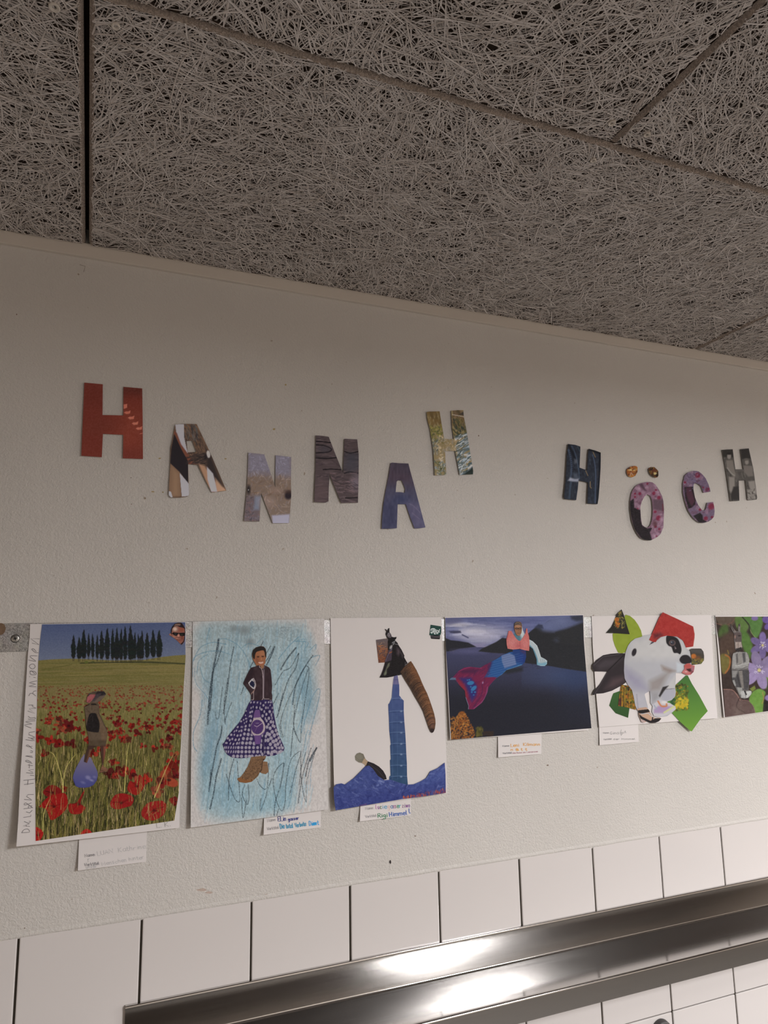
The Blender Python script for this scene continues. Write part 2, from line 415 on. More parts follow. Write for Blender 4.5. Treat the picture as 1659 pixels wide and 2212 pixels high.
# ================================================================== flat prints: a small painter whose colours become mesh colours
# Every print is a real sheet of paper on the wall; its picture is stored per vertex as the paper's own colour.
CROPS = {'0': (0, 0, 1.0), 'A': (0, 1310, 3.686), 'B': (390, 1310, 4.2535), 'C': (690, 1310, 4.4233), 'D': (950, 1310, 4.74), 'E': (1260, 1300, 4.158),
         'L1': (150, 800, 3.318), 'L2': (640, 860, 3.95), 'L3': (1180, 930, 3.463), 'A2': (150, 1480, 9.22), 'B2': (510, 1380, 14.744),
         'B3': (480, 1500, 11.057), 'C2': (800, 1350, 9.219), 'D2': (965, 1335, 7.373), 'E2': (1275, 1315, 6.381), 'F': (1540, 1300, 8.193),
         'H7': (1215, 950, 14.744), 'O8': (1345, 990, 5.624), 'V1': (35, 1360, 9.217), 'V2': (35, 1590, 9.217), 'T1': (160, 1790, 9.759),
         'T2': (560, 1750, 10.369), 'T3': (770, 1730, 11.85), 'T4': (1070, 1590, 15.08), 'T5': (1290, 1560, 16.59), 'RG': (910, 1340, 27.65),
         'FC': (360, 1330, 22.117)}
def cv(crop, pts):
    ox, oy, s = CROPS[crop]; p = np.asarray(pts, float).reshape(-1, 2)
    return p/s+np.array([ox, oy])
def smooth(pts, n=6, closed=True):
    p = np.asarray(pts, float); m = len(p); out = []
    for i in range(m if closed else m-1):
        if closed: a, b, c, d = p[(i-1) % m], p[i], p[(i+1) % m], p[(i+2) % m]
        else: a, b, c, d = p[max(i-1, 0)], p[i], p[i+1], p[min(i+2, m-1)]
        for t in np.arange(n)/n:
            out.append(.5*((2*b)+(-a+c)*t+(2*a-5*b+4*c-d)*t*t+(-a+3*b-3*c+d)*t**3))
    if not closed: out.append(p[-1])
    return np.array(out)
def inside(px, py, polys):
    r = np.zeros(px.shape, bool)
    for P_ in polys:
        x1, y1 = P_[:, 0], P_[:, 1]; x2, y2 = np.roll(x1, -1), np.roll(y1, -1)
        for a, b, c, d in zip(x1, y1, x2, y2):
            if b == d: continue
            k = ((b > py) != (d > py)) & (px < (c-a)*(py-b)/(d-b)+a)
            r ^= k
    return r
def vnoise(h, w, cell, rng):
    """smooth value noise, h x w samples, feature size in samples (x, y)"""
    cx, cy = (cell if isinstance(cell, tuple) else (cell, cell))
    gh, gw = int(h/cy)+3, int(w/cx)+3
    g = rng.random((gh, gw))
    y = np.arange(h)/cy; x = np.arange(w)/cx
    yi = y.astype(int); xi = x.astype(int); fy = y-yi; fx = x-xi
    fy = (fy*fy*(3-2*fy))[:, None]; fx = (fx*fx*(3-2*fx))[None]
    a = g[yi][:, xi]; b = g[yi][:, xi+1]; c = g[yi+1][:, xi]; d = g[yi+1][:, xi+1]
    return (a*(1-fx)+b*fx)*(1-fy)+(c*(1-fx)+d*fx)*fy
class Canvas:
    def __init__(s, x0, y0, x1, y1, res=2.0, base=(255, 255, 255), white=(200, 192, 188), seed=1):
        s.x0, s.y0, s.res = x0, y0, res
        s.w = int((x1-x0)*res)+2; s.h = int((y1-y0)*res)+2
        s.a = np.empty((s.h, s.w, 3), np.float32); s.a[:] = base
        s.white = white; s.dk = .84; s.rng = np.random.default_rng(seed); s.c = '0'
    def use(s, c): s.c = c; return s
    def T(s, pts): return (cv(s.c, pts)-[s.x0, s.y0])*s.res
    def k(s): return s.res/CROPS[s.c][2]
    def box_(s, p, m):
        x0 = max(0, int(p[:, 0].min()-m)); x1 = min(s.w, int(p[:, 0].max()+m)+2)
        y0 = max(0, int(p[:, 1].min()-m)); y1 = min(s.h, int(p[:, 1].max()+m)+2)
        if x1 <= x0 or y1 <= y0: return None
        Y, X = np.mgrid[y0:y1, x0:x1]; return x0, x1, y0, y1, X+.5, Y+.5
    def put(s, bx, m, col):
        x0, x1, y0, y1 = bx[:4]; v = s.a[y0:y1, x0:x1]; m = m[..., None]
        v[:] = v*(1-m)+np.asarray(col, np.float32)*m
    def poly(s, pts, col, al=1.0, sm=False, soft=0.0, noise=0):
        p = s.T(pts)
        if sm: p = smooth(p, 5)
        so = soft*s.k(); bx = s.box_(p, so+1)
        if bx is None: return
        X, Y = bx[4], bx[5]
        if so < .6:
            m = (inside(X-.25, Y-.25, [p]).astype(np.float32)+inside(X+.25, Y+.25, [p])+inside(X+.25, Y-.25, [p])+inside(X-.25, Y+.25, [p]))/4
        else:
            ins = inside(X, Y, [p]); d = np.full(X.shape, 1e9)
            for a, b in zip(p, np.roll(p, -1, 0)):
                e = b-a; L = e@e+1e-9; t = np.clip(((X-a[0])*e[0]+(Y-a[1])*e[1])/L, 0, 1)
                d = np.minimum(d, np.hypot(X-a[0]-t*e[0], Y-a[1]-t*e[1]))
            m = np.clip(.5+np.where(ins, d, -d)/(2*so), 0, 1)
        m = m*al
        if noise: m = m*np.clip(s.rng.random(m.shape)*noise+(1-noise*.5), 0, 1)
        s.put(bx, m, col)
    def line(s, pts, w, col, al=1.0, sm=False, w2=None, chalk=0.0):
        p = s.T(pts)
        if sm and len(p) > 2: p = smooth(p, 5, False)
        hw = w*s.k()/2; hw2 = hw if w2 is None else w2*s.k()/2
        bx = s.box_(p, max(hw, hw2)+1.5)
        if bx is None: return
        X, Y = bx[4], bx[5]; m = np.zeros(X.shape, np.float32); n = len(p)-1
        for i, (a, b) in enumerate(zip(p[:-1], p[1:])):
            e = b-a; L = e@e+1e-9; t = np.clip(((X-a[0])*e[0]+(Y-a[1])*e[1])/L, 0, 1)
            d = np.hypot(X-a[0]-t*e[0], Y-a[1]-t*e[1]); f = (i+t)/n; hh = hw+(hw2-hw)*f
            m = np.maximum(m, np.clip(hh-d+.5, 0, 1)*np.minimum(1, hh*2+.3))
        if chalk: m = m*(s.rng.random(m.shape) > chalk)*(.6+.4*s.rng.random(m.shape))
        s.put(bx, m*al, col)
    def ell(s, cx, cy, rx, ry, col, al=1.0, rot=0.0, soft=0.0):
        c = s.T([(cx, cy)])[0]; k = s.k(); rx *= k; ry *= k; so = max(soft*k, .5); R_ = max(rx, ry)+so+1
        bx = s.box_(np.array([c-R_, c+R_]), 0)
        if bx is None: return
        X, Y = bx[4]-c[0], bx[5]-c[1]; cr, sr = math.cos(math.radians(rot)), math.sin(math.radians(rot))
        u = (X*cr+Y*sr)/max(rx, .3); v = (-X*sr+Y*cr)/max(ry, .3); d = (np.hypot(u, v)-1)*min(rx, ry)
        s.put(bx, np.clip(.5-d/(2*so), 0, 1)*al, col)
    def grad(s, pts, c0, c1, ya, yb, sm=False, axis=1):
        """fill polygon, colour c0 at ya -> c1 at yb (crop coordinates)"""
        p = s.T(pts)
        if sm: p = smooth(p, 5)
        bx = s.box_(p, 1)
        if bx is None: return
        q = s.T([(ya, ya), (yb, yb)])[:, axis]
        m = (inside(bx[4]-.25, bx[5]-.25, [p]).astype(np.float32)+inside(bx[4]+.25, bx[5]+.25, [p]))/2
        t = np.clip((bx[4+axis]-q[0])/(q[1]-q[0]), 0, 1)[..., None]
        x0, x1, y0, y1 = bx[:4]; v = s.a[y0:y1, x0:x1]; m = m[..., None]
        v[:] = v*(1-m)+(np.asarray(c0, np.float32)*(1-t)+np.asarray(c1, np.float32)*t)*m
    def noise(s, cell, amt, col=None, thr=None, pts=None, crop_cell=True):
        cell = tuple(np.array(cell if isinstance(cell, tuple) else (cell, cell))*(s.k() if crop_cell else 1))
        n = vnoise(s.h, s.w, cell, s.rng)
        m = np.ones((s.h, s.w))
        if pts is not None:
            p = s.T(pts); bx = s.box_(p, 1); m[:] = 0
            if bx is None: return
            m[bx[2]:bx[3], bx[0]:bx[1]] = inside(bx[4], bx[5], [p])
        if col is None: s.a += ((n-.5)*2*amt*m)[..., None]
        else:
            t = np.clip((n-(thr if thr is not None else .5))*6, 0, 1)*amt*m
            s.a[:] = s.a*(1-t[..., None])+np.asarray(col, np.float32)*t[..., None]
    def sample(s, px, py):
        X = np.clip((np.asarray(px)-s.x0)*s.res-.5, 0, s.w-1.001); Y = np.clip((np.asarray(py)-s.y0)*s.res-.5, 0, s.h-1.001)
        xi = X.astype(int); yi = Y.astype(int); fx = (X-xi)[..., None]; fy = (Y-yi)[..., None]; a = s.a
        c = (a[yi, xi]*(1-fx)+a[yi, xi+1]*fx)*(1-fy)+(a[yi+1, xi]*(1-fx)+a[yi+1, xi+1]*fx)*fy
        L_ = (c@np.array([.3, .59, .11]))/float(np.dot(s.white, [.3, .59, .11])); t = np.clip((L_-.80)/.17, 0, 1); t = t*t*(3-2*t)
        c = np.clip(c*(s.dk+(1-s.dk)*t)[..., None], 2, 255)      # inks print a little darker than the painter's swatches
        lin = s2l(c)/s2l(np.array(s.white))*np.array([.80, .765, .755])
        return np.concatenate([np.clip(lin, .002, .9), np.ones(lin.shape[:-1]+(1,))], -1)

def set_ink(me, cols):
    at = me.attributes.new('ink', 'FLOAT_COLOR', 'POINT')
    at.data.foreach_set('color', np.ascontiguousarray(cols, np.float32).ravel())
def edge_pt(P_, v):
    P_ = np.asarray(P_, float); seg = np.r_[0, np.cumsum(np.hypot(*np.diff(P_, axis=0).T))]; seg /= seg[-1]
    return np.stack([np.interp(v, seg, P_[:, 0]), np.interp(v, seg, P_[:, 1])], -1)
def sheet(name, left, right, off, mat, parent, step=1.0, canvas=None, eps=0.0, thick=.0004, center=None):
    """rectangular sheet between a left and a right edge line (photo pixels), standing off(u,v) in front of the wall"""
    Lh = np.hypot(*(np.array(left[-1])-left[0])); Lw = np.hypot(*(np.array(right[0])-left[0]))
    nv = max(3, int(Lh/step)+1); nu = max(3, int(Lw/step)+1)
    v = np.linspace(0, 1, nv); A = edge_pt(left, v)[:, None]; B = edge_pt(right, v)[:, None]; u = np.linspace(0, 1, nu)[None, :, None]
    P2 = A*(1-u)+B*u
    o = np.vectorize(off)(P2[..., 0], P2[..., 1]) if not getattr(off, 'vec', False) else off(P2[..., 0], P2[..., 1])
    o = o+eps
    V = wp(P2[..., 0], P2[..., 1], o).reshape(-1, 3)
    i = np.arange(nv*nu).reshape(nv, nu)
    F_ = np.stack([i[:-1, :-1], i[1:, :-1], i[1:, 1:], i[:-1, 1:]], -1).reshape(-1, 4)
    rim = np.concatenate([i[0, ::-1], i[1:, 0], i[-1, 1:], i[-2:0:-1, -1]])   # counter-clockwise seen from the room
    nb = len(rim); back = V[rim]+np.array([0, thick, 0]); k0 = len(V)
    j = np.arange(nb); jn = (j+1) % nb
    S_ = np.stack([rim[j], rim[jn], k0+jn, k0+j], -1)[:, ::-1]
    c = np.zeros(3) if center is None else np.array(center)
    me = np_mesh(name, np.vstack([V, back])-c, np.vstack([F_, S_]), 4, False)
    if canvas is not None:
        cols = canvas.sample(P2[..., 0], P2[..., 1]).reshape(-1, 4); set_ink(me, np.vstack([cols, np.tile([.75, .72, .70, 1], (nb, 1))]))
    o_ = link(name, me, mat, None, Vector(c)) ; o_.parent = parent
    if parent is not None: o_.matrix_parent_inverse = Matrix.Translation(-Vector(parent.location))
    return o_
def cutout(name, outline, off, mat, parent, canvas=None, eps=.0004, step=1.0, thick=.0003, holes=(), center=None, label=None, rim=(.75, .72, .70, 1)):
    """paper cut along an outline (photo pixels), with holes; inner points carry the print"""
    loops = [np.asarray(outline, float)]+[np.asarray(h, float) for h in holes]
    def dense(P_):
        out = []
        for a, b in zip(P_, np.roll(P_, -1, 0)):
            n = max(1, int(np.hypot(*(b-a))/(step*1.2)))
            out += [a+(b-a)*t for t in np.arange(n)/n]
        return np.array(out)
    loops = [dense(l) for l in loops]
    x0, y0 = loops[0].min(0); x1, y1 = loops[0].max(0)
    gx, gy = np.meshgrid(np.arange(x0+step*.37, x1, step), np.arange(y0+step*.37, y1, step))
    gx = gx.ravel(); gy = gy.ravel(); k = inside(gx, gy, loops)
    gx, gy = gx[k], gy[k]
    B = np.vstack(loops)
    if len(gx):
        keep = np.ones(len(gx), bool)
        for c0 in range(0, len(gx), 4000):
            d = np.hypot(gx[c0:c0+4000, None]-B[None, :, 0], gy[c0:c0+4000, None]-B[None, :, 1]).min(1); keep[c0:c0+4000] = d > step*.35
        gx, gy = gx[keep], gy[keep]
    pts = np.vstack([B, np.stack([gx, gy], -1)])
    es = []; s0 = 0; rims = []
    for l in loops:
        n = len(l); es += [(s0+i, s0+(i+1) % n) for i in range(n)]; rims.append(np.arange(s0, s0+n)); s0 += n
    vo, _, fo, *_ = delaunay_2d_cdt([Vector(p) for p in pts], es, [], 0, 1e-6)
    vo = np.array([(v.x, v.y) for v in vo]); fo = np.array([f for f in fo if len(f) == 3])
    cen = vo[fo].mean(1); fo = fo[inside(cen[:, 0], cen[:, 1], loops)]
    a = vo[fo[:, 1]]-vo[fo[:, 0]]; b = vo[fo[:, 2]]-vo[fo[:, 0]]; cr = a[:, 0]*b[:, 1]-a[:, 1]*b[:, 0]
    fo = np.where((cr > 0)[:, None], fo[:, ::-1], fo)         # pixel y runs down: make normals face the room
    used = np.unique(fo); rm = -np.ones(len(vo), int); rm[used] = np.arange(len(used)); fo = rm[fo]; vo = vo[used]
    o = np.array([off(x, y) for x, y in vo])+eps
    V = wp(vo[:, 0], vo[:, 1], o)
    # skirt along boundary edges
    ed = np.vstack([fo[:, [0, 1]], fo[:, [1, 2]], fo[:, [2, 0]]]); key = {}
    for e in map(tuple, ed):
        if (e[1], e[0]) in key: del key[(e[1], e[0])]
        else: key[e] = 1
    be = np.array(list(key)); ids = np.unique(be); m2 = {q: len(V)+i for i, q in enumerate(ids)}
    back = V[ids]+np.array([0, thick, 0])
    sk = np.array([[(q1, q0, m2[q0]), (q1, m2[q0], m2[q1])] for q0, q1 in be]).reshape(-1, 3)
    c = np.zeros(3) if center is None else np.array(center)
    me = np_mesh(name, np.vstack([V, back])-c, np.vstack([fo, sk]), 3, False)
    if canvas is not None:
        set_ink(me, np.vstack([canvas.sample(vo[:, 0], vo[:, 1]), np.tile(rim, (len(back), 1))]))
    ob = link(name, me, mat, None, Vector(c)); ob.parent = parent
    if parent is not None: ob.matrix_parent_inverse = Matrix.Translation(-Vector(parent.location))
    if label: ob['label'] = label
    return ob
INK = {}
def ink_mat(col, white):
    key = (tuple(col), tuple(white))
    if key not in INK:
        lin = s2l(np.array(col))/s2l(np.array(white))*.78
        INK[key] = simple('ink_%d' % len(INK), tuple(np.clip(lin, .004, .85)), .6)
    return INK[key]
def strokes(name, lines, w, col, white, off, parent, eps=.0003, label=None):
    """pen strokes (photo pixels) as thin ribbons of ink lying on the paper"""
    vs, fs = [], []
    for P_ in lines:
        P_ = np.asarray(P_, float)
        if len(P_) < 2: continue
        d = np.gradient(P_, axis=0); d /= np.hypot(d[:, 0], d[:, 1])[:, None]+1e-9
        n = np.stack([-d[:, 1], d[:, 0]], -1)*w/2
        P_ = P_.copy(); P_[0] -= d[0]*w*.3; P_[-1] += d[-1]*w*.3
        for p, q in zip(P_-n, P_+n):
            for r in (p, q): vs.append(wp(r[0], r[1], off(r[0], r[1])+eps))
        k = len(vs)-2*len(P_)
        for i in range(len(P_)-1): fs.append((k+2*i, k+2*i+1, k+2*i+3, k+2*i+2))
    me = bpy.data.meshes.new(name); me.from_pydata([tuple(v) for v in vs], [], fs); me.update()
    if len(me.polygons) and sum(p.normal.y for p in me.polygons) > 0: me.flip_normals()
    o = link(name, me, ink_mat(col, white)); o.parent = parent
    if parent is not None: o.matrix_parent_inverse = Matrix.Translation(-Vector(parent.location))
    if label: o['label'] = label
    return o
# single-stroke letters, x 0..1, y 0 baseline .. 1 capital height
G = {
 'N': ['00 01 .8,0 .81'], 'a': ['.62,.55 .3,.62 .05,.4 .1,.08 .4,0 .62,.2', '.62,.6 .62,.05 .75,0'], 'm': ['00 0,.6', '0,.4 .2,.6 .38,.5 .38,0', '.38,.4 .6,.6 .78,.5 .78,0'],
 'e': ['.05,.32 .6,.36 .5,.58 .2,.6 .03,.35 .15,.05 .4,0 .62,.12'], ':': ['.1,.05 .12,.1', '.1,.45 .12,.5'], 'W': ['01 .22,0 .42,.8 .62,0 .85,1'],
 'r': ['00 0,.6', '0,.35 .2,.58 .42,.58'], 'k': ['00 01', '.45,.6 .02,.28 .48,0'], 't': ['.2,.95 .2,.12 .35,0 .48,.05', '0,.62 .42,.62'], 'i': ['.1,0 .1,.58', '.1,.78 .1,.84'],
 'l': ['.1,1 .1,.1 .22,0'], 'L': ['01 00 .55,0'], 'U': ['01 0,.2 .3,0 .6,.2 .62,1', '.62,1 .64,0'], 'A': ['00 .32,1 .64,0', '.1,.35 .54,.35'], 'K': ['00 01', '.6,1 .03,.45 .62,0'],
 'h': ['00 01', '0,.4 .22,.6 .42,.5 .42,0'], 'n': ['00 0,.6', '0,.4 .22,.6 .42,.5 .42,0'], 'M': ['00 01 .4,.3 .8,1 .82,0'], 's': ['.42,.55 .15,.6 .03,.45 .4,.2 .3,.02 0,.04'],
 'c': ['.45,.5 .22,.6 .02,.32 .2,0 .48,.08'], 'E': ['.55,1 0,1 0,0 .55,0', '0,.52 .42,.52'], 'g': ['.5,.55 .2,.6 .03,.35 .2,.08 .5,.2', '.5,.6 .48,-.35 .2,-.42 .05,-.3'],
 'u': ['0,.6 .02,.15 .22,0 .42,.15', '.44,.6 .44,0'], 'D': ['00 01 .4,.92 .62,.5 .4,.08 00'], 'o': ['.25,.6 .03,.35 .2,0 .45,.2 .42,.5 .25,.6'], 'V': ['01 .3,0 .62,1'],
 'v': ['0,.6 .2,0 .42,.6'], 'b': ['01 00', '0,.35 .25,.6 .45,.35 .3,.02 00'], 'z': ['0,.58 .42,.58 .02,0 .45,0'], 'R': ['00 01 .4,1 .52,.78 .35,.5 0,.48', '.2,.48 .58,0'],
 'H': ['00 01', '.58,0 .58,1', '0,.5 .58,.5'], 'd': ['.45,.4 .2,.6 .02,.3 .2,0 .46,.2', '.47,1 .47,0'], '.': ['.05,0 .1,.06'], 'G': ['.6,.85 .3,1 .02,.6 .1,.1 .4,0 .6,.3 .35,.4'],
 '3': ['.05,.95 .5,.9 .2,.6 .52,.3 .1,.0'], 'q': ['.45,.5 .2,.6 .02,.35 .2,.05 .46,.2', '.46,.6 .46,-.4'], 'w': ['0,.6 .15,0 .3,.45 .45,0 .6,.6'], 'y': ['0,.6 .2,.1', '.45,.6 .1,-.4'], ' ': []}
GW = {'m': .95, 'W': 1.05, 'M': 1.02, 'N': .98, ' ': .45, 'i': .3, 'l': .35, ':': .3, '.': .25, 't': .58, 'w': .8, 'A': .8, 'H': .8, 'U': .82, 'D': .8, 'K': .78, 'G': .8}
def parse_g(s_):
    out = []
    for tk in s_.split():
        if ',' in tk: x, y = tk.split(','); out.append((float(x), float(y)))
        elif tk.startswith('.') and len(tk) > 2 and tk.count('.') == 1 and False: pass
        elif len(tk) == 2: out.append((float(tk[0]), float(tk[1])))
        elif tk == '.81': out.append((.8, 1))
    return out
def text_lines(txt, p0, p1, hgt, up=None, jit=0.0, seed=1):
    """place txt between p0 and p1 (baseline, photo pixels)"""
    rg = random.Random(seed)
    wds = [GW.get(ch, .68) for ch in txt]; tot = sum(wds)
    p0 = np.array(p0, float); p1 = np.array(p1, float); d = p1-p0; L = np.hypot(*d); ux = d/L
    uy = np.array([ux[1], -ux[0]]) if up is None else np.array(up, float)
    kx = L/tot; res = []; x = 0
    for ch, wd in zip(txt, wds):
        o = p0+ux*x*kx+uy*rg.uniform(-jit, jit)*hgt; sc = 1+rg.uniform(-jit, jit)
        for st in G.get(ch, []):
            q = np.array(parse_g(st)); P_ = o+np.outer(q[:, 0]*kx*.92, ux)+np.outer(q[:, 1]*hgt*sc, uy)
            res.append(smooth(P_, 3, False) if len(P_) > 3 and ch not in 'NWMKAHELVzR' else P_)
        x += wd
    return res
def bilin(x0, y0, x1, y1, tl, tr, bl, br, bow=0.0):
    def f(x, y):
        u = (x-x0)/(x1-x0); v = (y-y0)/(y1-y0)
        u = np.clip(u, -.3, 1.3); v = np.clip(v, -.1, 1.2)
        return (tl*(1-u)+tr*u)*(1-v**1.6*np.sign(1))+(bl*(1-u)+br*u)*v**1.6+bow*4*u*(1-u)*v if np.all(v >= 0) else (tl*(1-u)+tr*u)
    def g(x, y):
        x = np.asarray(x, float); y = np.asarray(y, float)
        u = np.clip((x-x0)/(x1-x0), -.3, 1.3); v = np.clip((y-y0)/(y1-y0), 0, 1.2)
        vv = v**1.6
        return (tl*(1-u)+tr*u)*(1-vv)+(bl*(1-u)+br*u)*vv+bow*4*np.clip(u, 0, 1)*(1-np.clip(u, 0, 1))*v
    g.vec = True
    return g
def flat(o):
    def g(x, y): return o+0*np.asarray(x, float)
    g.vec = True
    return g
def thing_at(name, px, py, label, cat, group=None, off=0.0):
    p = wp(px, py, off); e = empty(name, Vector(p)); tag(e, label, cat, group); return e

# ================================================================== galvanised strip the sheets hang on
ST, SB = ZC+.0176, ZC-.0202
strip = box('metal_strip', -.55, 2.4, -.0013, 0, SB, ST, MAT_GALV, bevel=.0003)
tag(strip, 'narrow galvanised steel strip running behind the row of pictures', 'metal strip')
def strip_screw(px, py, r):
    p = wp(px, py, .0013); bm = bmesh.new(); n = 28
    prof_ = [(r*1.06, 0), (r*1.02, -.0006), (r*.9, -.0009), (r*.5, -.0012), (0.0006, -.0013)]
    rr = [[bm.verts.new((q*math.cos(2*math.pi*i/n), y, q*math.sin(2*math.pi*i/n))) for i in range(n)] for q, y in prof_]
    for a, b in zip(rr, rr[1:]):
        for i in range(n): bm.faces.new((a[i], a[(i+1) % n], b[(i+1) % n], b[i]))
    bm.faces.new(rr[-1])
    bmesh.ops.recalc_face_normals(bm, faces=bm.faces)
    o = link('screw', bm_mesh(bm, 'screw', True), MAT_SCREW, None, Vector(p)); par(o, strip)
    bm = bmesh.new()
    pts_ = []
    for i in range(16):
        a = math.radians(i*22.5+18); q = r*(.62 if i % 4 == 0 else (.22 if i % 4 == 2 else .34)); pts_.append(bm.verts.new((q*math.cos(a), -.00145, q*math.sin(a))))
    bm.faces.new(pts_); 
    c = link('cross_recess_shade', bm_mesh(bm, 'cross_recess_shade'), MAT_HOLE_SHADE, o)  # flat dark star, painted shade of the cross slot
    bm = bmesh.new()
    ra = [[bm.verts.new((q*math.cos(2*math.pi*i/n), -.0002, q*math.sin(2*math.pi*i/n))) for i in range(n)] for q in (r*1.0, r*1.16)]
    for i in range(n): bm.faces.new((ra[0][i], ra[0][(i+1) % n], ra[1][(i+1) % n], ra[1][i]))
    link('countersink_shade', bm_mesh(bm, 'countersink_shade'), MAT_HOLE_SHADE, o)  # flat dark ring, painted shade around the screw head
strip_screw(33, 1379.5, .0048)
MAT_RUST = simple('rusty_stain', (.20, .125, .075), .7, noise=300, amt=.3)
bm = bmesh.new(); n_ = 24
rp_ = [bm.verts.new((.0062*math.cos(2*math.pi*i/n_)*(1+.06*math.sin(3*i)), 0, .0080*math.sin(2*math.pi*i/n_))) for i in range(n_)]
bm.faces.new(rp_)
rs = link('rust_spot', bm_mesh(bm, 'rust_spot'), MAT_RUST, None, Vector(wp(1, 1359, .0015))); par(rs, strip)

R1 = np.random.default_rng(77)
# ================================================================== picture 1: poppy field
WHT1 = (176, 165, 160)
f1 = bilin(60, 1345, 400, 1820, .0030, .0024, .0145, .0060)
pic1 = thing_at('poppy_field_collage', 230, 1345, 'leftmost picture, a red poppy field with cypresses and pencil writing up its left margin', 'picture', 'collages on the wall', .0013)
L_ = cv('A', [(240, 140), (236, 240), (222, 380), (205, 650), (185, 1000), (165, 1300), (145, 1700), (130, 1913)])
R_ = cv('A', [(1478, 122), (1481, 330), (1466, 640), (1448, 1000), (1438, 1350), (1427, 1763)])
sheet('backing_sheet', L_, R_, f1, MAT_PAPER, pic1, 14, center=wp(230, 1345))
c1 = Canvas(60, 1335, 415, 1825, 1.9, (98, 100, 52), WHT1, 11).use('A')
c1.grad([(200, 100), (1600, 100), (1600, 470), (200, 470)], (80, 90, 126), (112, 118, 140), 120, 430)
c1.poly([(200, 440), (305, 430), (420, 421), (560, 416), (700, 420), (900, 430), (1150, 425), (1290, 402), (1400, 390), (1500, 384), (1500, 2000), (200, 2000)], (112, 110, 60), soft=2)
for i in range(260):      # mown stripes of the hill
    y = R1.uniform(440, 660); x = R1.uniform(250, 1450); l = R1.uniform(60, 320); t = (y-430)/230
    cc = [(96, 98, 44), (128, 122, 66), (112, 106, 62), (86, 92, 44), (120, 116, 70)][R1.integers(5)]
    c1.line([(x-l, y+R1.uniform(-3, 3)+.03*l), (x, y), (x+l, y+R1.uniform(-8, 4))], R1.uniform(2, 7), cc, .45, sm=True)
c1.line([(330, 505), (480, 480), (570, 462)], 5, (84, 88, 40), .8); c1.line([(640, 452), (900, 446), (1200, 447), (1480, 458)], 9, (52, 58, 34), .85, sm=True)
c1.line([(960, 440), (1200, 440), (1475, 455)], 7, (60, 66, 36), .8); c1.line([(310, 560), (700, 560), (1200, 540)], 5, (90, 94, 44), .6)
c1.poly([(200, 640), (1500, 640), (1500, 760), (200, 760)], (116, 108, 66), .6, soft=14)
c1.poly([(200, 1000), (1500, 980), (1500, 2000), (200, 2000)], (84, 84, 38), .75, soft=120)
c1.poly([(200, 1380), (1500, 1380), (1500, 2000), (200, 2000)], (58, 62, 28), .7, soft=130)
trees = [(566, 604, 240, 430), (610, 652, 256, 432), (643, 692, 196, 430), (693, 720, 226, 418), (724, 752, 230, 420), (760, 788, 238, 430), (788, 832, 205, 434), (832, 877, 186, 436),
         (880, 914, 190, 436), (915, 948, 180, 438), (948, 982, 190, 438), (978, 1016, 172, 438), (1014, 1062, 164, 438), (1058, 1088, 218, 430), (1086, 1118, 230, 430),
         (1114, 1148, 206, 430), (1152, 1192, 220, 424), (1196, 1242, 198, 420), (1243, 1292, 200, 420), (1100, 1140, 250, 432), (1020, 1080, 240, 436), (900, 960, 230, 436)]
for a, b, t, bo in trees:
    m_ = (a+b)/2; hw = (b-a)/2
    for i in range(26):
        v = i/25; wdt = hw*min(1, .18+1.7*v)*(1 if v < .8 else 1-(v-.8)*1.6); y = t+(bo-28-t)*v
        c1.ell(m_+R1.uniform(-3, 3), y, wdt*R1.uniform(.8, 1.1), 12, (27+R1.integers(8), 31+R1.integers(8), 32+R1.integers(5)), .95, soft=2)
    for j in (-.3, .25): c1.line([(m_+hw*j, bo-40), (m_+hw*j+R1.uniform(-2, 2), bo+6)], 3.2, (42, 38, 28))
c1.ell(688, 444, 16, 9, (88, 100, 44)); c1.ell(740, 442, 14, 6, (70, 80, 40))
def grass(n, y0, y1, h0, h1, w0, w1, cols, al):
    for i in range(n):
        y = R1.uniform(y0, y1); t = (y-y0)/(y1-y0); h = (h0+(h1-h0)*t)*R1.uniform(.5, 1.3); x = R1.uniform(270, 1480); lean = R1.normal(.06, .16)*h
        c1.line([(x, y), (x+lean*.4, y-h*.55), (x+lean, y-h)], w0+(w1-w0)*t, cols[R1.integers(len(cols))], al, w2=.6)
gc = [(130, 124, 70), (74, 80, 34), (100, 104, 44), (150, 140, 88), (58, 66, 28), (116, 116, 52), (90, 92, 46)]
gd = [(132, 122, 66), (36, 36, 12), (84, 86, 34), (150, 134, 92), (20, 20, 8), (104, 102, 42), (52, 54, 20), (100, 84, 52), (28, 28, 10), (112, 112, 56)]
grass(1500, 690, 1080, 24, 70, 4, 6, gc, .6)
grass(1700, 1050, 1480, 70, 130, 5, 8, gd, .62)
grass(2300, 1380, 1990, 90, 190, 5, 9, gd, .75)
def poppy(x, y, s, col=None):
    r = col or [(150, 30, 22), (132, 24, 20), (108, 20, 20), (158, 40, 28), (150, 62, 40)][R1.integers(5)]; r = np.array(r)
    k = R1.integers(3, 6); a0 = R1.uniform(0, 6); s = s*R1.uniform(.75, 1.0)
    for i in range(k):
        a = a0+i*6.28/k; c1.ell(x+math.cos(a)*s*.42*R1.uniform(.6, 1.2), y+math.sin(a)*s*.3, s*R1.uniform(.28, .55), s*R1.uniform(.2, .36), np.clip(r*R1.uniform(.55, 1.12)+R1.integers(-6, 10), 0, 255), 1, math.degrees(a)+R1.uniform(-50, 50), soft=s*.04)
    c1.ell(x+R1.uniform(-.1, .1)*s, y+s*.1, s*.16, s*.1, r*.35, .85, soft=2)
